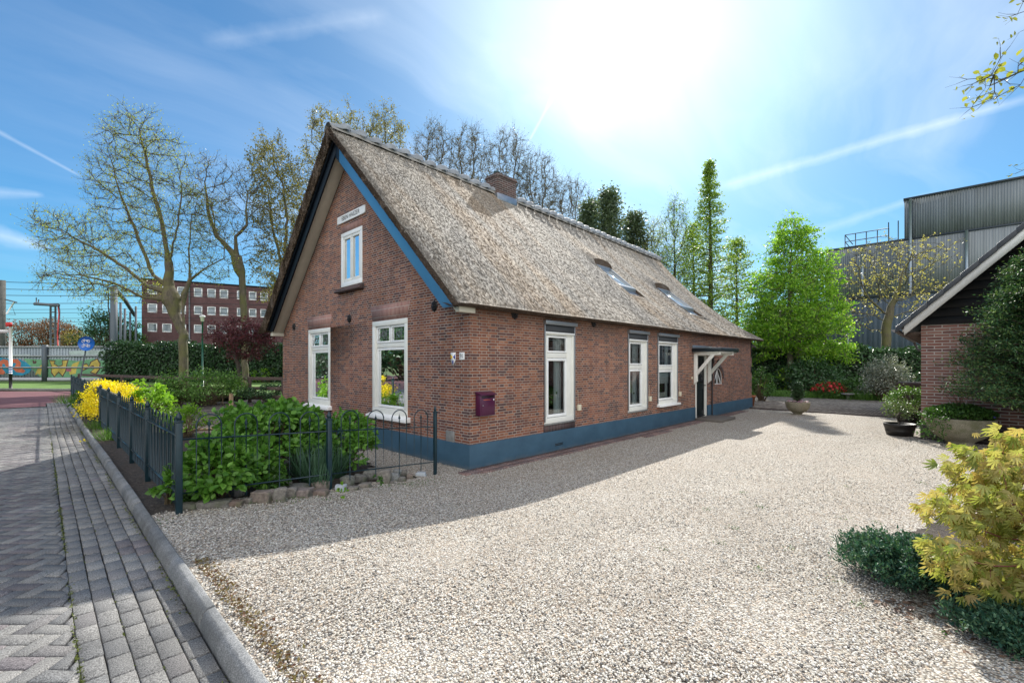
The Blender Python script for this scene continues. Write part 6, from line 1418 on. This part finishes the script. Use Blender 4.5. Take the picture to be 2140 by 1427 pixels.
# warehouse: tall clad box
wh = thing('warehouse', (40, 0, 0), 'huge grey ribbed warehouse with weathered upper panels', 'building')
WX = 40.2
def wy(px): r = (px-1070)/951; s_ = WX-CAM[0]; return CAM[1]+s_*(UX-r*UY)/(UY+r*UX)
def clad(c1, c2, pitch, seam, dirt):
    def fn(n, b):
        co = n.new('ShaderNodeTexCoord').outputs['Object']; sp = n.new('ShaderNodeSeparateXYZ'); n.l.new(co, sp.inputs[0])
        fr = n.math('FRACT', n.math('DIVIDE', sp.outputs[1], pitch)); line = n.math('LESS_THAN', fr, seam)
        st = n.noise(n.scale(co, (1, 2.2, 0.07)), 1.4, 6, .75)
        c = n.ramp(st, [(.34, c1), (.66, c2)])
        c = n.mix(n.math('MULTIPLY', n.ramp(n.noise(n.scale(co, (1, .5, .10), loc=(0, 3, 0)), .8, 5, .7), [(.52, 0.0), (.72, 1.0)]), dirt), c, (.085, .085, .045, 1))
        c = n.mix(n.math('MULTIPLY', line, .75), c, tuple(v*.35 for v in c1)+(1,))
        n.set(b.inputs['Base Color'], c); b.inputs['Roughness'].default_value = .6
        addbump(n, b, n.math('SINE', n.math('MULTIPLY', sp.outputs[1], 6.283/(pitch/3))), .35, .03)
    return fn
MT['clad_lo'] = mat('blue_grey_cladding', clad((.085, .112, .145), (.12, .152, .19), .95, .05, .15)); MT['clad_hi'] = mat('weathered_panel', clad((.185, .205, .215), (.29, .315, .325), .42, .03, .5))
ya, yb, yc = wy(1727), wy(1890), wy(2600)
mb = MB(); mb.box((WX, yc, 0), (WX+40, ya, 7.1)); 
mb.build('wall', MT['clad_lo'], wh)
mb = MB(); mb.box((WX-.06, yc, 6.98), (WX-.002, ya+.05, 10.95)); mb.box((WX, yc, 7.11), (WX+40, ya, 10.92)); mb.box((WX-.02, yc, 10.96), (WX+40, yb, 13.9)); mb.build('upper_wall', MT['clad_hi'], wh)
mb = MB(); mb.box((WX-.12, yc, 13.9), (WX+40, yb+.05, 14.05)); mb.box((WX-.10, yc, 10.90), (WX-.061, yb, 11.02)); mb.box((WX-.10, yb, 10.92), (WX+40, ya+.08, 11.06)); mb.box((WX-.09, yc, 6.86), (WX-.003, ya+.06, 6.98)); mb.build('trim', mat('grey_trim', col=(.055, .065, .078), rough=.5), wh)
for px, z0, z1 in ((1903, 6.9, 13.9), (2020, 7.0, 11.0), (1803, 7.0, 10.9), (1772, 0, 6.9)):
    mb = MB(); y_ = wy(px); mb.tube([(WX-.18, y_, z0), (WX-.18, y_, z1)], .09, 8); mb.build('downpipe', mat('pale_pipe', col=(.30, .36, .42), rough=.4, metal=.3) if 'pipe' not in MT else MT['pipe'], wh)
MT['rail'] = mat('galvanised_rail', col=(.13, .15, .17), rough=.5, metal=.3)
mb = MB(); y0_, y1_ = wy(1764), wy(1856)
for z in (11.6, 12.15): mb.tube([(WX+.5, y0_, z), (WX+.5, y1_, z)], .035, 5); mb.tube([(WX+.5, y0_, z), (WX+4.5, y0_, z)], .035, 5)
for y_ in np.linspace(y0_, y1_, 5): mb.tube([(WX+.5, y_, 11.0), (WX+.5, y_, 12.15)], .035, 5)
mb.build('roof_railing', MT['rail'], wh)
mb = MB(); yl = wy(1868)
for dy in (-.28, .28): mb.tube([(WX-.35, yl+dy, 8.3), (WX-.35, yl+dy, 12.4)], .035, 5)
for z in np.arange(8.4, 11.4, .3): mb.tube([(WX-.35, yl-.28, z), (WX-.35, yl+.28, z)], .02, 4)
mb.build('ladder', MT['rail'], wh)
mb = MB(); mb.box((WX-.3, wy(1772), 0), (WX-.2, wy(1764), 7.0)); mb.box((WX+6, ya+.2, 0), (WX+30, wy(1540), 7.4)); mb.build('annex_and_gap', mat('dark_annex_and_gap', col=(.045, .052, .058), rough=.7, var=.2), wh)  # narrow dark strip stands in for the shaded gap between wall sections
# ------------------------------------------------------------------ trees
def TR(name, lab, D_, roots, crowns, step, leaf, bark_='bark', rb=0.3, infl=5.0, cat='tree', **kw):
    k_ = D_/951; rt = [[P3(px, py, D_) for px, py in r] for r in roots]
    A = []
    for px, py, rx, ry, n in crowns:
        c = np.array(P3(px, py, D_)); A.append(ellip(c, (rx*k_*.92, rx*k_*.92, ry*k_), n, .45))
    b0 = rt[0][0]; b0 = (b0[0], b0[1], 0.0); rt = [[(r[0][0], r[0][1], 0.0 if q0[0][1] > 770 else r[0][2])]+[tuple(q) for q in r[1:]] for r, q0 in zip(rt, roots)]
    return tree(name, lab, cat, b0, rt, np.concatenate(A), step, infl, step*1.25, rb, bark_, leaf, **kw)
TR('lime_tree', 'tallest left tree, twin mossy trunks and wide spring crown', 28, [[(384, 800), (383, 700), (366, 655), (352, 600), (353, 550)], [(353, 550), (338, 463), (320, 400), (305, 330), (292, 270)], [(353, 550), (372, 470), (380, 400)], [(352, 600), (320, 575), (290, 500), (262, 430), (240, 370)], [(353, 610), (310, 600), (262, 560), (200, 520), (150, 495)], [(358, 625), (300, 622), (240, 592), (170, 575)], [(390, 800), (386, 700), (382, 650), (386, 615), (397, 585)], [(397, 585), (430, 560), (468, 540), (470, 500)], [(397, 585), (395, 520), (400, 450)]],
   [(298, 400, 105, 165, 900), (170, 505, 98, 62, 420), (225, 590, 120, 42, 360), (410, 490, 72, 100, 380), (285, 275, 62, 55, 200), (120, 470, 50, 35, 60), (440, 560, 50, 45, 120)], .40, LF['spring'], rb=.27, nleaf=22000, ls=.085, twigs=4, tl=.8, up=.12, infl=6, rtip=.014)
TR('bare_tree', 'dark nearly bare tree behind the purple maple', 31, [[(513, 800), (511, 660), (505, 580), (494, 537)], [(494, 537), (455, 495), (436, 450), (428, 380)], [(494, 537), (493, 495), (515, 470), (515, 430)]],
   [(438, 420, 48, 95, 330), (500, 430, 60, 90, 330), (432, 340, 26, 34, 60), (540, 480, 40, 60, 130)], .42, LF['olive'], bark_='bark', rb=.21, nleaf=2800, ls=.09, twigs=4, tl=.8, up=.22, infl=7, rtip=.015)
TR('oak_tree', 'olive leaved tree just left of the thatched gable', 33, [[(600, 800), (598, 640), (592, 560)], [(592, 560), (570, 480), (560, 400)], [(592, 560), (600, 460), (590, 380)]],
   [(575, 400, 62, 120, 620), (590, 560, 70, 90, 300), (550, 330, 30, 40, 70)], .42, LF['olive'], rb=.22, nleaf=13000, ls=.14, twigs=4, tl=.8, up=.22, infl=7, rtip=.014)
TR('oak_tree', 'olive leaved tree rising behind the peak of the roof', 37, [[(700, 800), (700, 560), (698, 430)], [(698, 430), (680, 340)], [(698, 430), (730, 330)]],
   [(690, 330, 62, 110, 560), (735, 290, 40, 70, 200), (640, 420, 50, 100, 250)], .46, LF['olive'], rb=.24, nleaf=10500, ls=.14, twigs=4, tl=.8, up=.25, infl=8, rtip=.015)
TR('oak_tree', 'olive leaved tree behind the ridge right of the peak', 39, [[(810, 800), (808, 520), (806, 400)]],
   [(805, 300, 52, 80, 430), (800, 390, 60, 60, 160)], .46, LF['olive'], rb=.22, nleaf=7500, ls=.14, twigs=4, tl=.8, up=.28, infl=8, rtip=.015)
for i, (px, top, rx, ry, w) in enumerate([(905, 258, 46, 92, 'first of the bare poplars behind the ridge, left end of the row'), (978, 262, 46, 88, 'second bare poplar, left of the chimney'), (1062, 270, 50, 96, 'bare poplar rising right behind the chimney, highest of the right group'), (1125, 318, 52, 90, 'bare poplar next right of the chimney'), (1190, 372, 50, 84, 'last low bare poplar before the dark evergreens')]):
    TR('poplar', w, 41+i*1.2, [[(px, 800), (px, 560), (px-3, top+2.2*ry)], [(px-3, top+2.2*ry), (px-14, top+ry)], [(px-3, top+2.2*ry), (px+12, top+ry)]], [(px, top+ry, rx*1.1, ry, 800), (px, top+ry*1.9, rx*1.1, ry*.8, 300)], .5, LF['bud'], bark_='bark_grey', rb=.2, nleaf=5200, ls=.10, twigs=7, tl=1.1, up=.28, infl=9, rtip=.019, wob=.2)
for px, D_, top, r_, lab in ((1272, 35, 402, 1.9, 'dark evergreen spire above the ridge'), (1325, 37, 452, 2.4, 'lower broad evergreen right of the dark spire'), (1232, 38, 425, 1.6, 'loose evergreen left of the dark spire')):
    x, y = ray(px, D_); conifer('evergreen', lab, 'tree', (x, y, 0), zat(top, D_), r_, 210, 15000, .22, LF['evg'], top=.7, droop=.1, shape=.55, vol=.34, rb=.2, T=DIAM, low=.25)
x, y = ray(1482, 31); conifer('dawn_redwood', 'tall slender soft green conifer above the far end of the roof', 'tree', (x, y, 0), zat(338, 31), 3.7, 150, 17000, .15, LF['larch'], top=.25, droop=.1, shape=1.0, vol=.15, rb=.22, T=DIAM, low=.08, barkm='bark_dark')
x, y = ray(1448, 35); conifer('dawn_redwood', 'green conifer half hidden between the birch and the slender one', 'tree', (x, y, 0), zat(470, 35), 3.0, 100, 10000, .16, LF['larch'], top=.4, shape=.7, vol=.2, rb=.16, T=DIAM, low=.08)
x, y = ray(1538, 33); conifer('dawn_redwood', 'shorter green conifer behind the slender one', 'tree', (x, y, 0), zat(500, 33), 2.9, 90, 9000, .16, LF['larch'], top=.35, shape=.6, vol=.18, rb=.16, T=DIAM, low=.08)
TR('birch', 'thin airy tree left of the slender conifer', 34, [[(1412, 800), (1411, 600), (1409, 520)]], [(1412, 500, 30, 92, 520), (1400, 590, 46, 70, 420)], .27, LF['larch'], bark_='bark_dark', rb=.13, nleaf=7500, ls=.11, twigs=4, tl=.8, up=.5, infl=7, rtip=.011)
TR('birch', 'thin pale tree at the end of the ridge', 36, [[(1370, 800), (1368, 640), (1366, 560)]], [(1368, 530, 30, 70, 420), (1350, 580, 34, 60, 300)], .27, LF['spring'], bark_='bark_dark', rb=.12, nleaf=5200, ls=.10, twigs=4, tl=.8, up=.45, infl=7, rtip=.011)
TR('beech', 'luminous fresh green tree behind the patio', 26, [[(1652, 822), (1651, 740), (1650, 640), (1652, 540)], [(1664, 822), (1668, 730), (1682, 650)]],
   [(1652, 530, 48, 75, 420), (1655, 610, 88, 60, 620), (1660, 680, 108, 55, 720), (1690, 735, 80, 26, 260), (1600, 725, 46, 25, 130), (1700, 560, 40, 45, 120), (1620, 800, 40, 12, 16)], .30, LF['bright'], bark_='bark_pale', rb=.2, nleaf=40000, ls=.145, twigs=4, tl=.75, up=.10, infl=4.5, spread=(.16, .16, .05), rtip=.010, leafy=.35)
TR('walnut_tree', 'spreading tree with sparse yellow buds before the warehouse', 27, [[(1852, 812), (1852, 740), (1852, 690), (1858, 660), (1862, 640)]],
   [(1850, 580, 100, 70, 420), (1940, 530, 62, 42, 150), (1790, 655, 48, 40, 100), (1930, 620, 50, 45, 120), (1830, 530, 50, 38, 90)], .40, LF['budyel'], bark_='bark', rb=.24, nleaf=2000, ls=.12, twigs=2, tl=.5, up=.08, infl=6, spread=.05, rtip=.013)
TR('purple_maple', 'small purple leaved maple in the front garden lawn', 20.6, [[(497, 828), (500, 790), (499, 765), (490, 735), (484, 718)]],
   [(512, 703, 62, 34, 420), (470, 700, 34, 26, 130), (560, 705, 26, 24, 80), (510, 742, 40, 12, 60)], .20, LF['purple'], bark_='bark_dark', rb=.085, nleaf=9000, ls=.085, twigs=4, tl=.35, up=.06, infl=3, spread=.06, rtip=.006)
def BG(name, lab, px, d, rpx, toppx, n, ls, m, cat='shrub', **kw):
    x, y = ray(px, d); k_ = d/951; h = CAM[2]+(760-toppx)*k_; return bush(name, lab, cat, (x, y, 0), rpx*k_, rpx*k_, h, n, ls, m, **kw)
BG('evergreen_tree', 'dark round evergreen behind the noise wall beside the flats', 218, 62, 46, 640, 7000, .30, LF['dark'], cat='tree', clumps=60, rc=.4, T=DIAM)
BG('evergreen_tree', 'smaller evergreen at the left end of the flats', 275, 64, 26, 668, 3000, .28, LF['hedge'], cat='tree', clumps=34, rc=.4, T=DIAM)
for i, (px, top, w, m, lab) in enumerate([(55, 664, 55, 'rust', 'rusty brown bare thicket behind the railway at the left edge'), (112, 660, 50, 'rust', 'rusty brown bare thicket in the middle of the railway view'), (165, 690, 50, 'olive', 'yellow green thicket between the rusty one and the dark evergreen'), (140, 668, 34, 'rust', 'pale bare thicket behind the yellow green one')]):
    BG('thicket', lab, px, 70+i, w, top, 9000, .22, LF[m], clumps=110, rc=.30, T=DIAM)

# the far side of the street, out of the frame: what the gable windows reflect
hedge('street_hedge', 'tall dark hedge on the other side of the street', (-13.5, -10.0), (-13.5, 17.0), 2.0, 3.2, 7000, .22, LF['ivy'])
hedge('street_hedge', 'tall dark hedge beyond the cycle road', (-15.5, 31.0), (-18.5, 62.0), 2.0, 3.2, 7000, .24, LF['ivy'])
for i, (x, y, r0) in enumerate(((-21, 2, 4.2), (-20.5, 33, 4.6), (-22, 45, 5.0))):
    bush('street_tree', ['leafy tree across the street, nearest the corner', 'broadest leafy tree across the street', 'far leafy tree across the street'][i], 'tree', (x, y, 0), r0, r0, 8.0, 5200, .45, LF['dark'], clumps=46, rc=.36, T=DIAM)
# ------------------------------------------------------------------ block of flats
fa = np.array(ray(296, 65)); fd = np.array([.878*UX+.478*UY, -.878*UY+.478*UX])
def fl(px): r = (px-1070)/951; Ax = (296-1070)/951*65; return (r*65-Ax)/(.878-.478*r)
flats = thing('apartment_block', (fa[0], fa[1], 0), 'four storey brown brick block of flats with white windows', 'building')
fn_ = np.array([-fd[1], fd[0]])
fm = lambda a, d, z: (fa[0]+fd[0]*a+fn_[0]*d, fa[1]+fd[1]*a+fn_[1]*d, z)
WN = [(308, 328.6), (338.7, 359), (370, 389), (405, 423), (433, 451), (459, 477), (495, 513), (520, 536), (544, 560), (580, 597)]
RW = [(11.7, 13.05), (9.05, 10.35), (6.3, 7.55)]
mb = MB(); hl = [rect(fl(a), fl(b_), z0, z1) for a, b_ in WN for z0, z1 in RW]; wall(mb, rect(0, 46, 0, 13.75), hl, fm, .15)
mb.add([fm(0, 0, 0), fm(0, 12, 0), fm(0, 12, 13.75), fm(0, 0, 13.75), fm(46, 12, 13.75), fm(46, 0, 13.75)], [(0, 1, 2, 3), (3, 2, 4, 5)])
uvo = mb.build('wall', MT['brick_flats'], flats)
MT['dimglass'] = mat('flats_glass', col=(.16, .20, .23), rough=.08, spec=.9, var=.5, vs=.6)
for a, b_ in WN:
    for z0, z1 in RW:
        mb = MB(); frame(mb, fl(a), fl(b_), z0, z1, .13, .02, .12, fm); w = mb.build('window', MT['white2'], flats)
        pane(fl(a)+.1, fl(b_)-.1, z0+.1, z1-.1, .10, fm, w, 'dimglass')
mb = MB(); mb.box((-.1, -.1, 13.75), (46, 12, 13.95), 0, fm); mb.build('roof_edge', MT['dark_board'], flats)
mb = MB(); mb.box((20, -.5, 4.1), (46, 0, 4.55), 0, fm); mb.box((20, -.04, 0), (46, -.005, 4.1), 0, fm); mb.build('ground_floor_band', MT['white2'], flats)
mb = MB(); mb.tube([fm(fl(396), -.12, 0), fm(fl(396), -.12, 13.8)], .09, 6); mb.build('downpipe', mat('flats_pipe', col=(.25, .27, .30), rough=.5), flats)

# ------------------------------------------------------------------ railway: noise wall with graffiti, masts, wires
nw = thing('noise_wall', ray(100, 40)+(0,), 'grey ribbed noise wall covered in graffiti along the railway', 'wall')
FWD = np.array([UY, UX]); RGT = np.array([UX, -UY]); n0 = np.array(ray(1070, 40))
nm = lambda a, d, z: (n0[0]+RGT[0]*a+FWD[0]*d, n0[1]+RGT[1]*a+FWD[1]*d, z)
ax_ = lambda px: (px-1070)/951*40; zx = lambda py: zat(py, 40)
def fn(n, b):
    co = n.new('ShaderNodeTexCoord').outputs['Object']
    c = n.ramp(n.noise(n.scale(co, (1, 1, .3)), .7, 5, .7), [(.35, (.26, .31, .35)), (.65, (.42, .48, .52))])
    n.set(b.inputs['Base Color'], c); b.inputs['Roughness'].default_value = .6
MT['rib'] = mat('ribbed_panel', fn)
mb = MB(); a = ax_(-700); a1_ = ax_(262)
while a < a1_:
    mb.box((a, -.05, .15), (a+.11, .05, 3.25), 0, nm); a += .26
mb.box((ax_(-700), .02, .1), (ax_(620), .08, 3.22), 0, nm); mb.build('panel', MT['rib'], nw)
mb = MB()
for py in (725, 744, 768): mb.box((ax_(-700), -.12, zx(py)-.05), (ax_(250), -.05, zx(py)+.06), 0, nm)
mb.box((ax_(-700), -.14, .05), (ax_(250), .0, .50), 0, nm); mb.build('rail', MT['pipe'] if 'pipe' in MT else MT['frame_metal'], nw)
for px in (-240, -70, 98, 590):
    mb = MB(); mb.box((ax_(px)-.16, -.30, 0), (ax_(px)+.16, -.02, 3.35), 0, nm); mb.build('post', mat('mast_grey', col=(.10, .12, .14), rough=.6) if 'mast' not in MT else MT['mast'], nw)
MT['mast'] = mat('mast_grey', col=(.10, .12, .14), rough=.6)
def spray(name, col): return mat(name, col=col, rough=.7, var=.28, vs=2.0)
GR = {'green': spray('spray_green', (.16, .36, .20)), 'blue': spray('spray_blue', (.03, .26, .42)), 'orange': spray('spray_orange', (.58, .15, .08)), 'yellow': spray('spray_yellow', (.55, .42, .10)), 'outline': spray('spray_dark', (.10, .05, .05)), 'pale': spray('spray_pale', (.42, .50, .50)), 'pink': spray('spray_pink', (.4, .12, .2))}
def graf(m, pts, d=-.056):
    mb = MB(); P_ = [Vector((ax_(x), zx(y), 0)) for x, y in pts]; T_ = tessellate_polygon([P_]); mb.add([nm(p.x, d, p.y) for p in P_], [tuple(t) for t in T_]); return mb.build('graffiti', GR[m], nw, uv=False)
zb_ = lambda x, y, s=.41: (x*s, 560+(y)*s*.5128)
zq = lambda l: [(x*0.2102, 560+y*0.2102) for x, y in l]       # pixels of the enlarged detail
def wobble(l, a=6): return [(x+random.uniform(-a, a), y+random.uniform(-a, a)) for x, y in l]
graf('green', zq([(240, 900), (420, 910), (600, 905), (790, 925), (930, 900), (1060, 930), (1130, 960), (1090, 1050), (990, 1095), (800, 1090), (560, 1105), (400, 1080), (330, 1010)]), -.0545)
graf('blue', zq([(0, 885), (80, 900), (200, 905), (270, 940), (325, 985), (300, 1040), (230, 1068), (120, 1062), (60, 1040), (0, 1030)]), -.056)
graf('orange', zq([(0, 930), (40, 905), (85, 915), (95, 950), (130, 905), (185, 905), (215, 940), (210, 985), (260, 1020), (240, 1042), (170, 1035), (125, 990), (150, 985), (170, 950), (140, 940), (110, 985), (70, 990), (50, 950), (30, 955), (28, 1000), (60, 1035), (40, 1058), (0, 1055)]), -.059)
graf('yellow', zq([(355, 1065), (380, 1000), (430, 950), (490, 940), (470, 985), (420, 1010), (410, 1065), (385, 1050)]), -.059)
graf('outline', zq([(495, 915), (560, 918), (548, 950), (590, 975), (625, 960), (620, 915), (690, 910), (675, 960), (668, 1020), (630, 1085), (590, 1040), (545, 1088), (512, 1040), (515, 970)]), -.0575)
graf('yellow', zq([(503, 925), (550, 926), (540, 952), (590, 985), (632, 965), (628, 925), (678, 918), (665, 960), (658, 1015), (628, 1070), (590, 1028), (548, 1074), (520, 1035), (522, 970)]), -.0595)
graf('yellow', zq([(690, 1020), (730, 950), (800, 925), (770, 990), (760, 1050), (700, 1060)]), -.0585)
graf('pink', zq([(665, 1000), (715, 1000), (715, 1025), (670, 1030)]), -.060)
graf('outline', zq([(820, 1030), (818, 955), (870, 945), (890, 975), (905, 930), (975, 895), (1008, 950), (1000, 1010), (960, 1062), (895, 1040), (940, 1000), (930, 980), (870, 1005)]), -.0575)
graf('yellow', zq([(830, 1015), (828, 965), (868, 957), (890, 985), (915, 935), (970, 908), (996, 950), (988, 1005), (955, 1048), (912, 1033), (950, 995), (935, 965), (870, 990)]), -.0595)
graf('pale', zq([(0, 862), (310, 858), (300, 875), (0, 880)]), -.0575); graf('pale', zq([(690, 825), (1090, 815), (1080, 872), (700, 875)]), -.0575)
graf('orange', zq([(-420, 900), (-300, 890), (-200, 940), (-230, 1040), (-380, 1050), (-450, 980)]))
# lettered tags in black near the post
graf('outline', zq([(330, 918), (345, 918), (350, 935), (362, 918), (372, 935), (360, 950), (335, 950)]), -.060)
hedge('ivy_hedge', 'dense dark ivy grown over the end of the noise wall', ray(232, 39.0), ray(700, 39.0), 1.9, 3.35, 30000, .17, LF['ivy'])
def mast(lab, px, d, top, w, m='mast', lattice=False):
    x, y = ray(px, d); z1 = zat(top, d)
    r = thing('railway_mast', (x, y, 0), lab, 'mast', None)
    mb = MB(); e = w/2
    if lattice:
        for a in (-e, e):
            p = np.array([x, y])+RGT*a; mb.tube([(p[0], p[1], 0), (p[0], p[1], z1)], .09, 5)
        z = 1.0
        while z < z1: p, q = np.array([x, y])-RGT*e, np.array([x, y])+RGT*e; mb.tube([(p[0], p[1], z), (q[0], q[1], z)], .05, 4); z += .55
    else: mb.box((x-e, y-e, 0), (x+e, y+e, z1))
    mb.build('post', MT[m], r); return r, x, y, z1
MT['concrete_mast'] = mat('weathered_mast', col=(.11, .11, .10), rough=.9, var=.3)
def arm(r, pts, rad=.05, name='arm', m='mast'): mb = MB(); mb.tube([P3(*p) for p in pts], rad, 5); return mb.build(name, MT[m], r)
r1, *_ = mast('thick weathered mast at the left edge of the view', 3, 48, 586, .62, 'concrete_mast')
arm(r1, [(8, 625, 48), (35, 632, 48)], .07); arm(r1, [(30, 631, 48), (13, 656, 48)], .07, 'insulator', 'white2'); arm(r1, [(24, 636, 48), (32, 658, 48), (12, 656, 48)], .03)
r2, *_ = mast('lattice mast with a short switch arm', 111, 47, 638, .5, lattice=True)
arm(r2, [(72, 635, 47), (104, 637, 47), (123, 638, 47)], .16); arm(r2, [(76, 633, 47), (76, 622, 47)], .05, 'insulator'); arm(r2, [(80, 633, 47), (81, 626, 47)], .05, 'insulator')
arm(r2, [(123, 638, 47), (125, 650, 47), (124, 722, 47)], .04, 'cable', 'black_iron')
mb = MB(); mb.tube([P3(121, 640, 47), P3(123, 655, 47), P3(120, 700, 47), P3(121, 722, 47)], .05, 5); mb.build('cable', mat('red_cable', col=(.55, .05, .05), rough=.5), r2)
r3, *_ = mast('tall grey mast carrying a receding portal beam', 238, 47, 600, .55); arm(r3, [(238, 600, 47), (262, 628, 55), (282, 660, 66)], .22); arm(r3, [(258, 618, 54), (290, 620, 54)], .06)
mb = MB(); mb.tube([P3(227, 612, 47), P3(226, 640, 47), P3(230, 665, 47), P3(229, 722, 47)], .06, 5); mb.build('cable', MT['black_iron'], r3)
mb = MB(); mb.tube([P3(232, 650, 47), P3(231, 722, 47)], .05, 5); mb.build('cable', mat('red_cable', col=(.45, .05, .05), rough=.5), r3)
for i, (px, d, top) in enumerate(((252, 53, 632), (261, 57, 645), (272, 62, 652), (284, 60, 640))): mast(['first thin mast right of the portal mast', 'second thin mast right of the portal mast', 'third thin mast in the portal row', 'last thin mast against the flats'][i], px, d, top, .22)
for k_, (y0_, y1_, d) in enumerate(((587, 601, 48), (602, 612, 48), (615, 622, 48), (632, 636, 49), (645, 647, 52), (652, 655, 54), (664, 666, 56), (672, 673, 58))):
    mb = MB(); pts = []
    for t in np.linspace(0, 1, 14): px = -200+t*760; py = y0_+(y1_-y0_)*(px/300)*.75+2.0*math.sin(t*6.28); pts.append(P3(px, py, d+8*t))
    mb.tube(pts, .022 if k_ > 3 else .03, 4); mb.build('overhead_wire', MT['black_iron'], None, label=['highest', 'second highest', 'third highest', 'fourth', 'fifth', 'sixth', 'seventh', 'lowest'][k_]+' of the overhead wires counted from the top', cat='wire', group='railway overhead wires')
# cycle route sign, leaning
sg = thing('cycle_sign', ray(160, 24)+(.2,), 'round blue cycle path sign on a leaning grey pole', 'sign')
p0, p1 = P3(163, 815, 24), P3(178, 738, 24); mb = MB(); mb.tube([(p0[0], p0[1], .0), p0, p1, P3(180.5, 722, 24)], .035, 8); mb.build('pole', MT['rail'], sg)
c0 = np.array(P3(180.5, 718, 23.9)); rr = .44
def dsk(r0, off, k_=40): return [tuple(c0+np.array([RGT[0]*r0*math.cos(t)-FWD[0]*off, RGT[1]*r0*math.cos(t)-FWD[1]*off, r0*math.sin(t)*.86])) for t in np.linspace(0, 6.283, k_, endpoint=False)]
mb = MB(); a_, b_ = dsk(rr, .02), dsk(rr, -.0); mb.add(a_+b_, [tuple(range(40))]+[(i, (i+1) % 40, 40+(i+1) % 40, 40+i) for i in range(40)]+[tuple(range(40, 80))[::-1]]); dk = mb.build('disc', mat('sign_blue', col=(.01, .13, .50), rough=.35), sg)
sm = lambda u_, w_, off=.03: tuple(c0+np.array([RGT[0]*u_-FWD[0]*off, RGT[1]*u_-FWD[1]*off, w_*.86]))
mb = MB(); ring = lambda cx, cz, r0, th=.011: mb.tube([sm(cx+r0*math.cos(t), cz+r0*math.sin(t)) for t in np.linspace(0, 6.283, 18)], th, 4)
for cz, mot in ((.14, True), (-.15, False)):
    ring(-.14, cz, .075); ring(.14, cz, .075)
    if mot:
        for s in (((-.14, cz), (-.05, cz+.07), (.05, cz+.03), (.14, cz)), ((-.10, cz+.03), (-.11, cz+.12), (-.05, cz+.13)), ((.02, cz+.06), (.12, cz+.07))): mb.tube([sm(*q) for q in s], .015, 4)
    else:
        for s in (((-.14, cz), (-.07, cz+.10), (.06, cz+.09), (.0, cz-.01), (-.07, cz+.10)), ((.14, cz), (.06, cz+.09)), ((.0, cz-.01), (.14, cz)), ((-.09, cz+.10), (-.09, cz+.14), (-.13, cz+.14)), ((.03, cz+.13), (.09, cz+.13))): mb.tube([sm(*q) for q in s], .012, 4)
mb.build('pictogram', MT['white2'], dk)
# street name post at the left edge
np_ = thing('street_post', ray(22, 27.5)+(.15,), 'white, blue banded and black street sign post at the left edge', 'sign post'); x, y = ray(22, 27.5)
mb = MB(); mb.tube([(x, y, 1.55), (x, y, 4.1)], .075, 12); mb.build('upper_pole', MT['white2'], np_)
mb = MB(); mb.tube([(x, y, .1), (x, y, 1.1)], .078, 12); mb.build('lower_pole', MT['black_iron'], np_)
mb = MB(); mb.tube([(x, y, 1.1), (x, y, 1.55)], .076, 12); zb2 = mb.build('banded_pole', MT['white2'], np_)
mb = MB()
for z in (1.16, 1.30, 1.44): mb.tube([(x-.0, y, z), (x, y, z+.065)], .079, 12)
mb.build('band', mat('band_blue', col=(.02, .10, .45), rough=.4), zb2)
mb = MB(); q = [P3(-20, 696, 27.4), P3(18, 696, 27.4), P3(18, 689, 27.4), P3(-20, 689, 27.4)]; q2 = [P3(-20, 696, 27.5), P3(18, 696, 27.5), P3(18, 689, 27.5), P3(-20, 689, 27.5)]; mb.add(q+q2, [(0, 1, 2, 3), (7, 6, 5, 4), (0, 4, 5, 1), (3, 2, 6, 7), (1, 5, 6, 2)]); mb.build('name_board', MT['white2'], np_)
mb = MB(); a = P3(18, 678, 27.4); mb.box((a[0]-.12, a[1]-.12, a[2]-.12), (a[0]+.15, a[1]+.1, a[2]+.12)); mb.build('red_panel', mat('sign_red', col=(.6, .04, .04)), np_)
sl_ = thing('street_lamp', ray(423, 31)+(.1,), 'slender green street lamp before the block of flats', 'street lamp'); x, y = ray(423, 31); zt_ = zat(672, 31)
mb = MB(); mb.tube([(x, y, 0), (x, y, .9), (x, y, .92), (x, y, zt_)], [.09, .09, .055, .05], 8); mb.build('pole', mat('lamp_green', col=(.01, .10, .07), rough=.4), sl_)
mb = MB(); mb.lathe([(.0, 0), (.10, .02), (.13, .28), (.19, .32), (.16, .40), (0, .46)], (x, y, zt_), 12); mb.build('lantern', MT['pipe'] if 'pipe' in MT else MT['white2'], sl_)
# plants standing inside, seen through the glass
u_ = pot_in(.26, 1.98, .72, .085, .26, 'white footed urn inside the right gable window', MT['white2'], False)
for x, z, r0, lab in ((2.12, .75, .11, 'house plant in a pale pot inside the tall side window'), (5.16, .76, .10, 'house plant inside the middle side window')):
    p = pot_in(x, .26, z-.02, r0, .2, lab, MT['white2']); n_ = 160; mb = MB(); scatter(mb, OVAL, np.array([x, .26, z+.26])+rs.randn(n_, 3)*[.1, .06, .12], rs.randn(n_, 3)+[0, 0, .4], rs.randn(n_, 3)+[0, -.5, .5], .07); mb.build('foliage', LF['mid'], p, uv=False)
mb = MB(); mb.box((6.6, .14, .78), (7.2, .34, .92)); tb_ = mb.build('plant_trough', MT['white'], None, bev=.01, label='cream trough with plants inside the wide side window', cat='planter')
n_ = 240; mb = MB(); scatter(mb, OVAL, np.stack([6.62+.56*rs.rand(n_), .2+.1*rs.rand(n_), .92+.35*rs.rand(n_)], -1), rs.randn(n_, 3)+[0, 0, .6], rs.randn(n_, 3)+[0, -.5, .3], .06); mb.build('foliage', LF['mid'], tb_, uv=False)
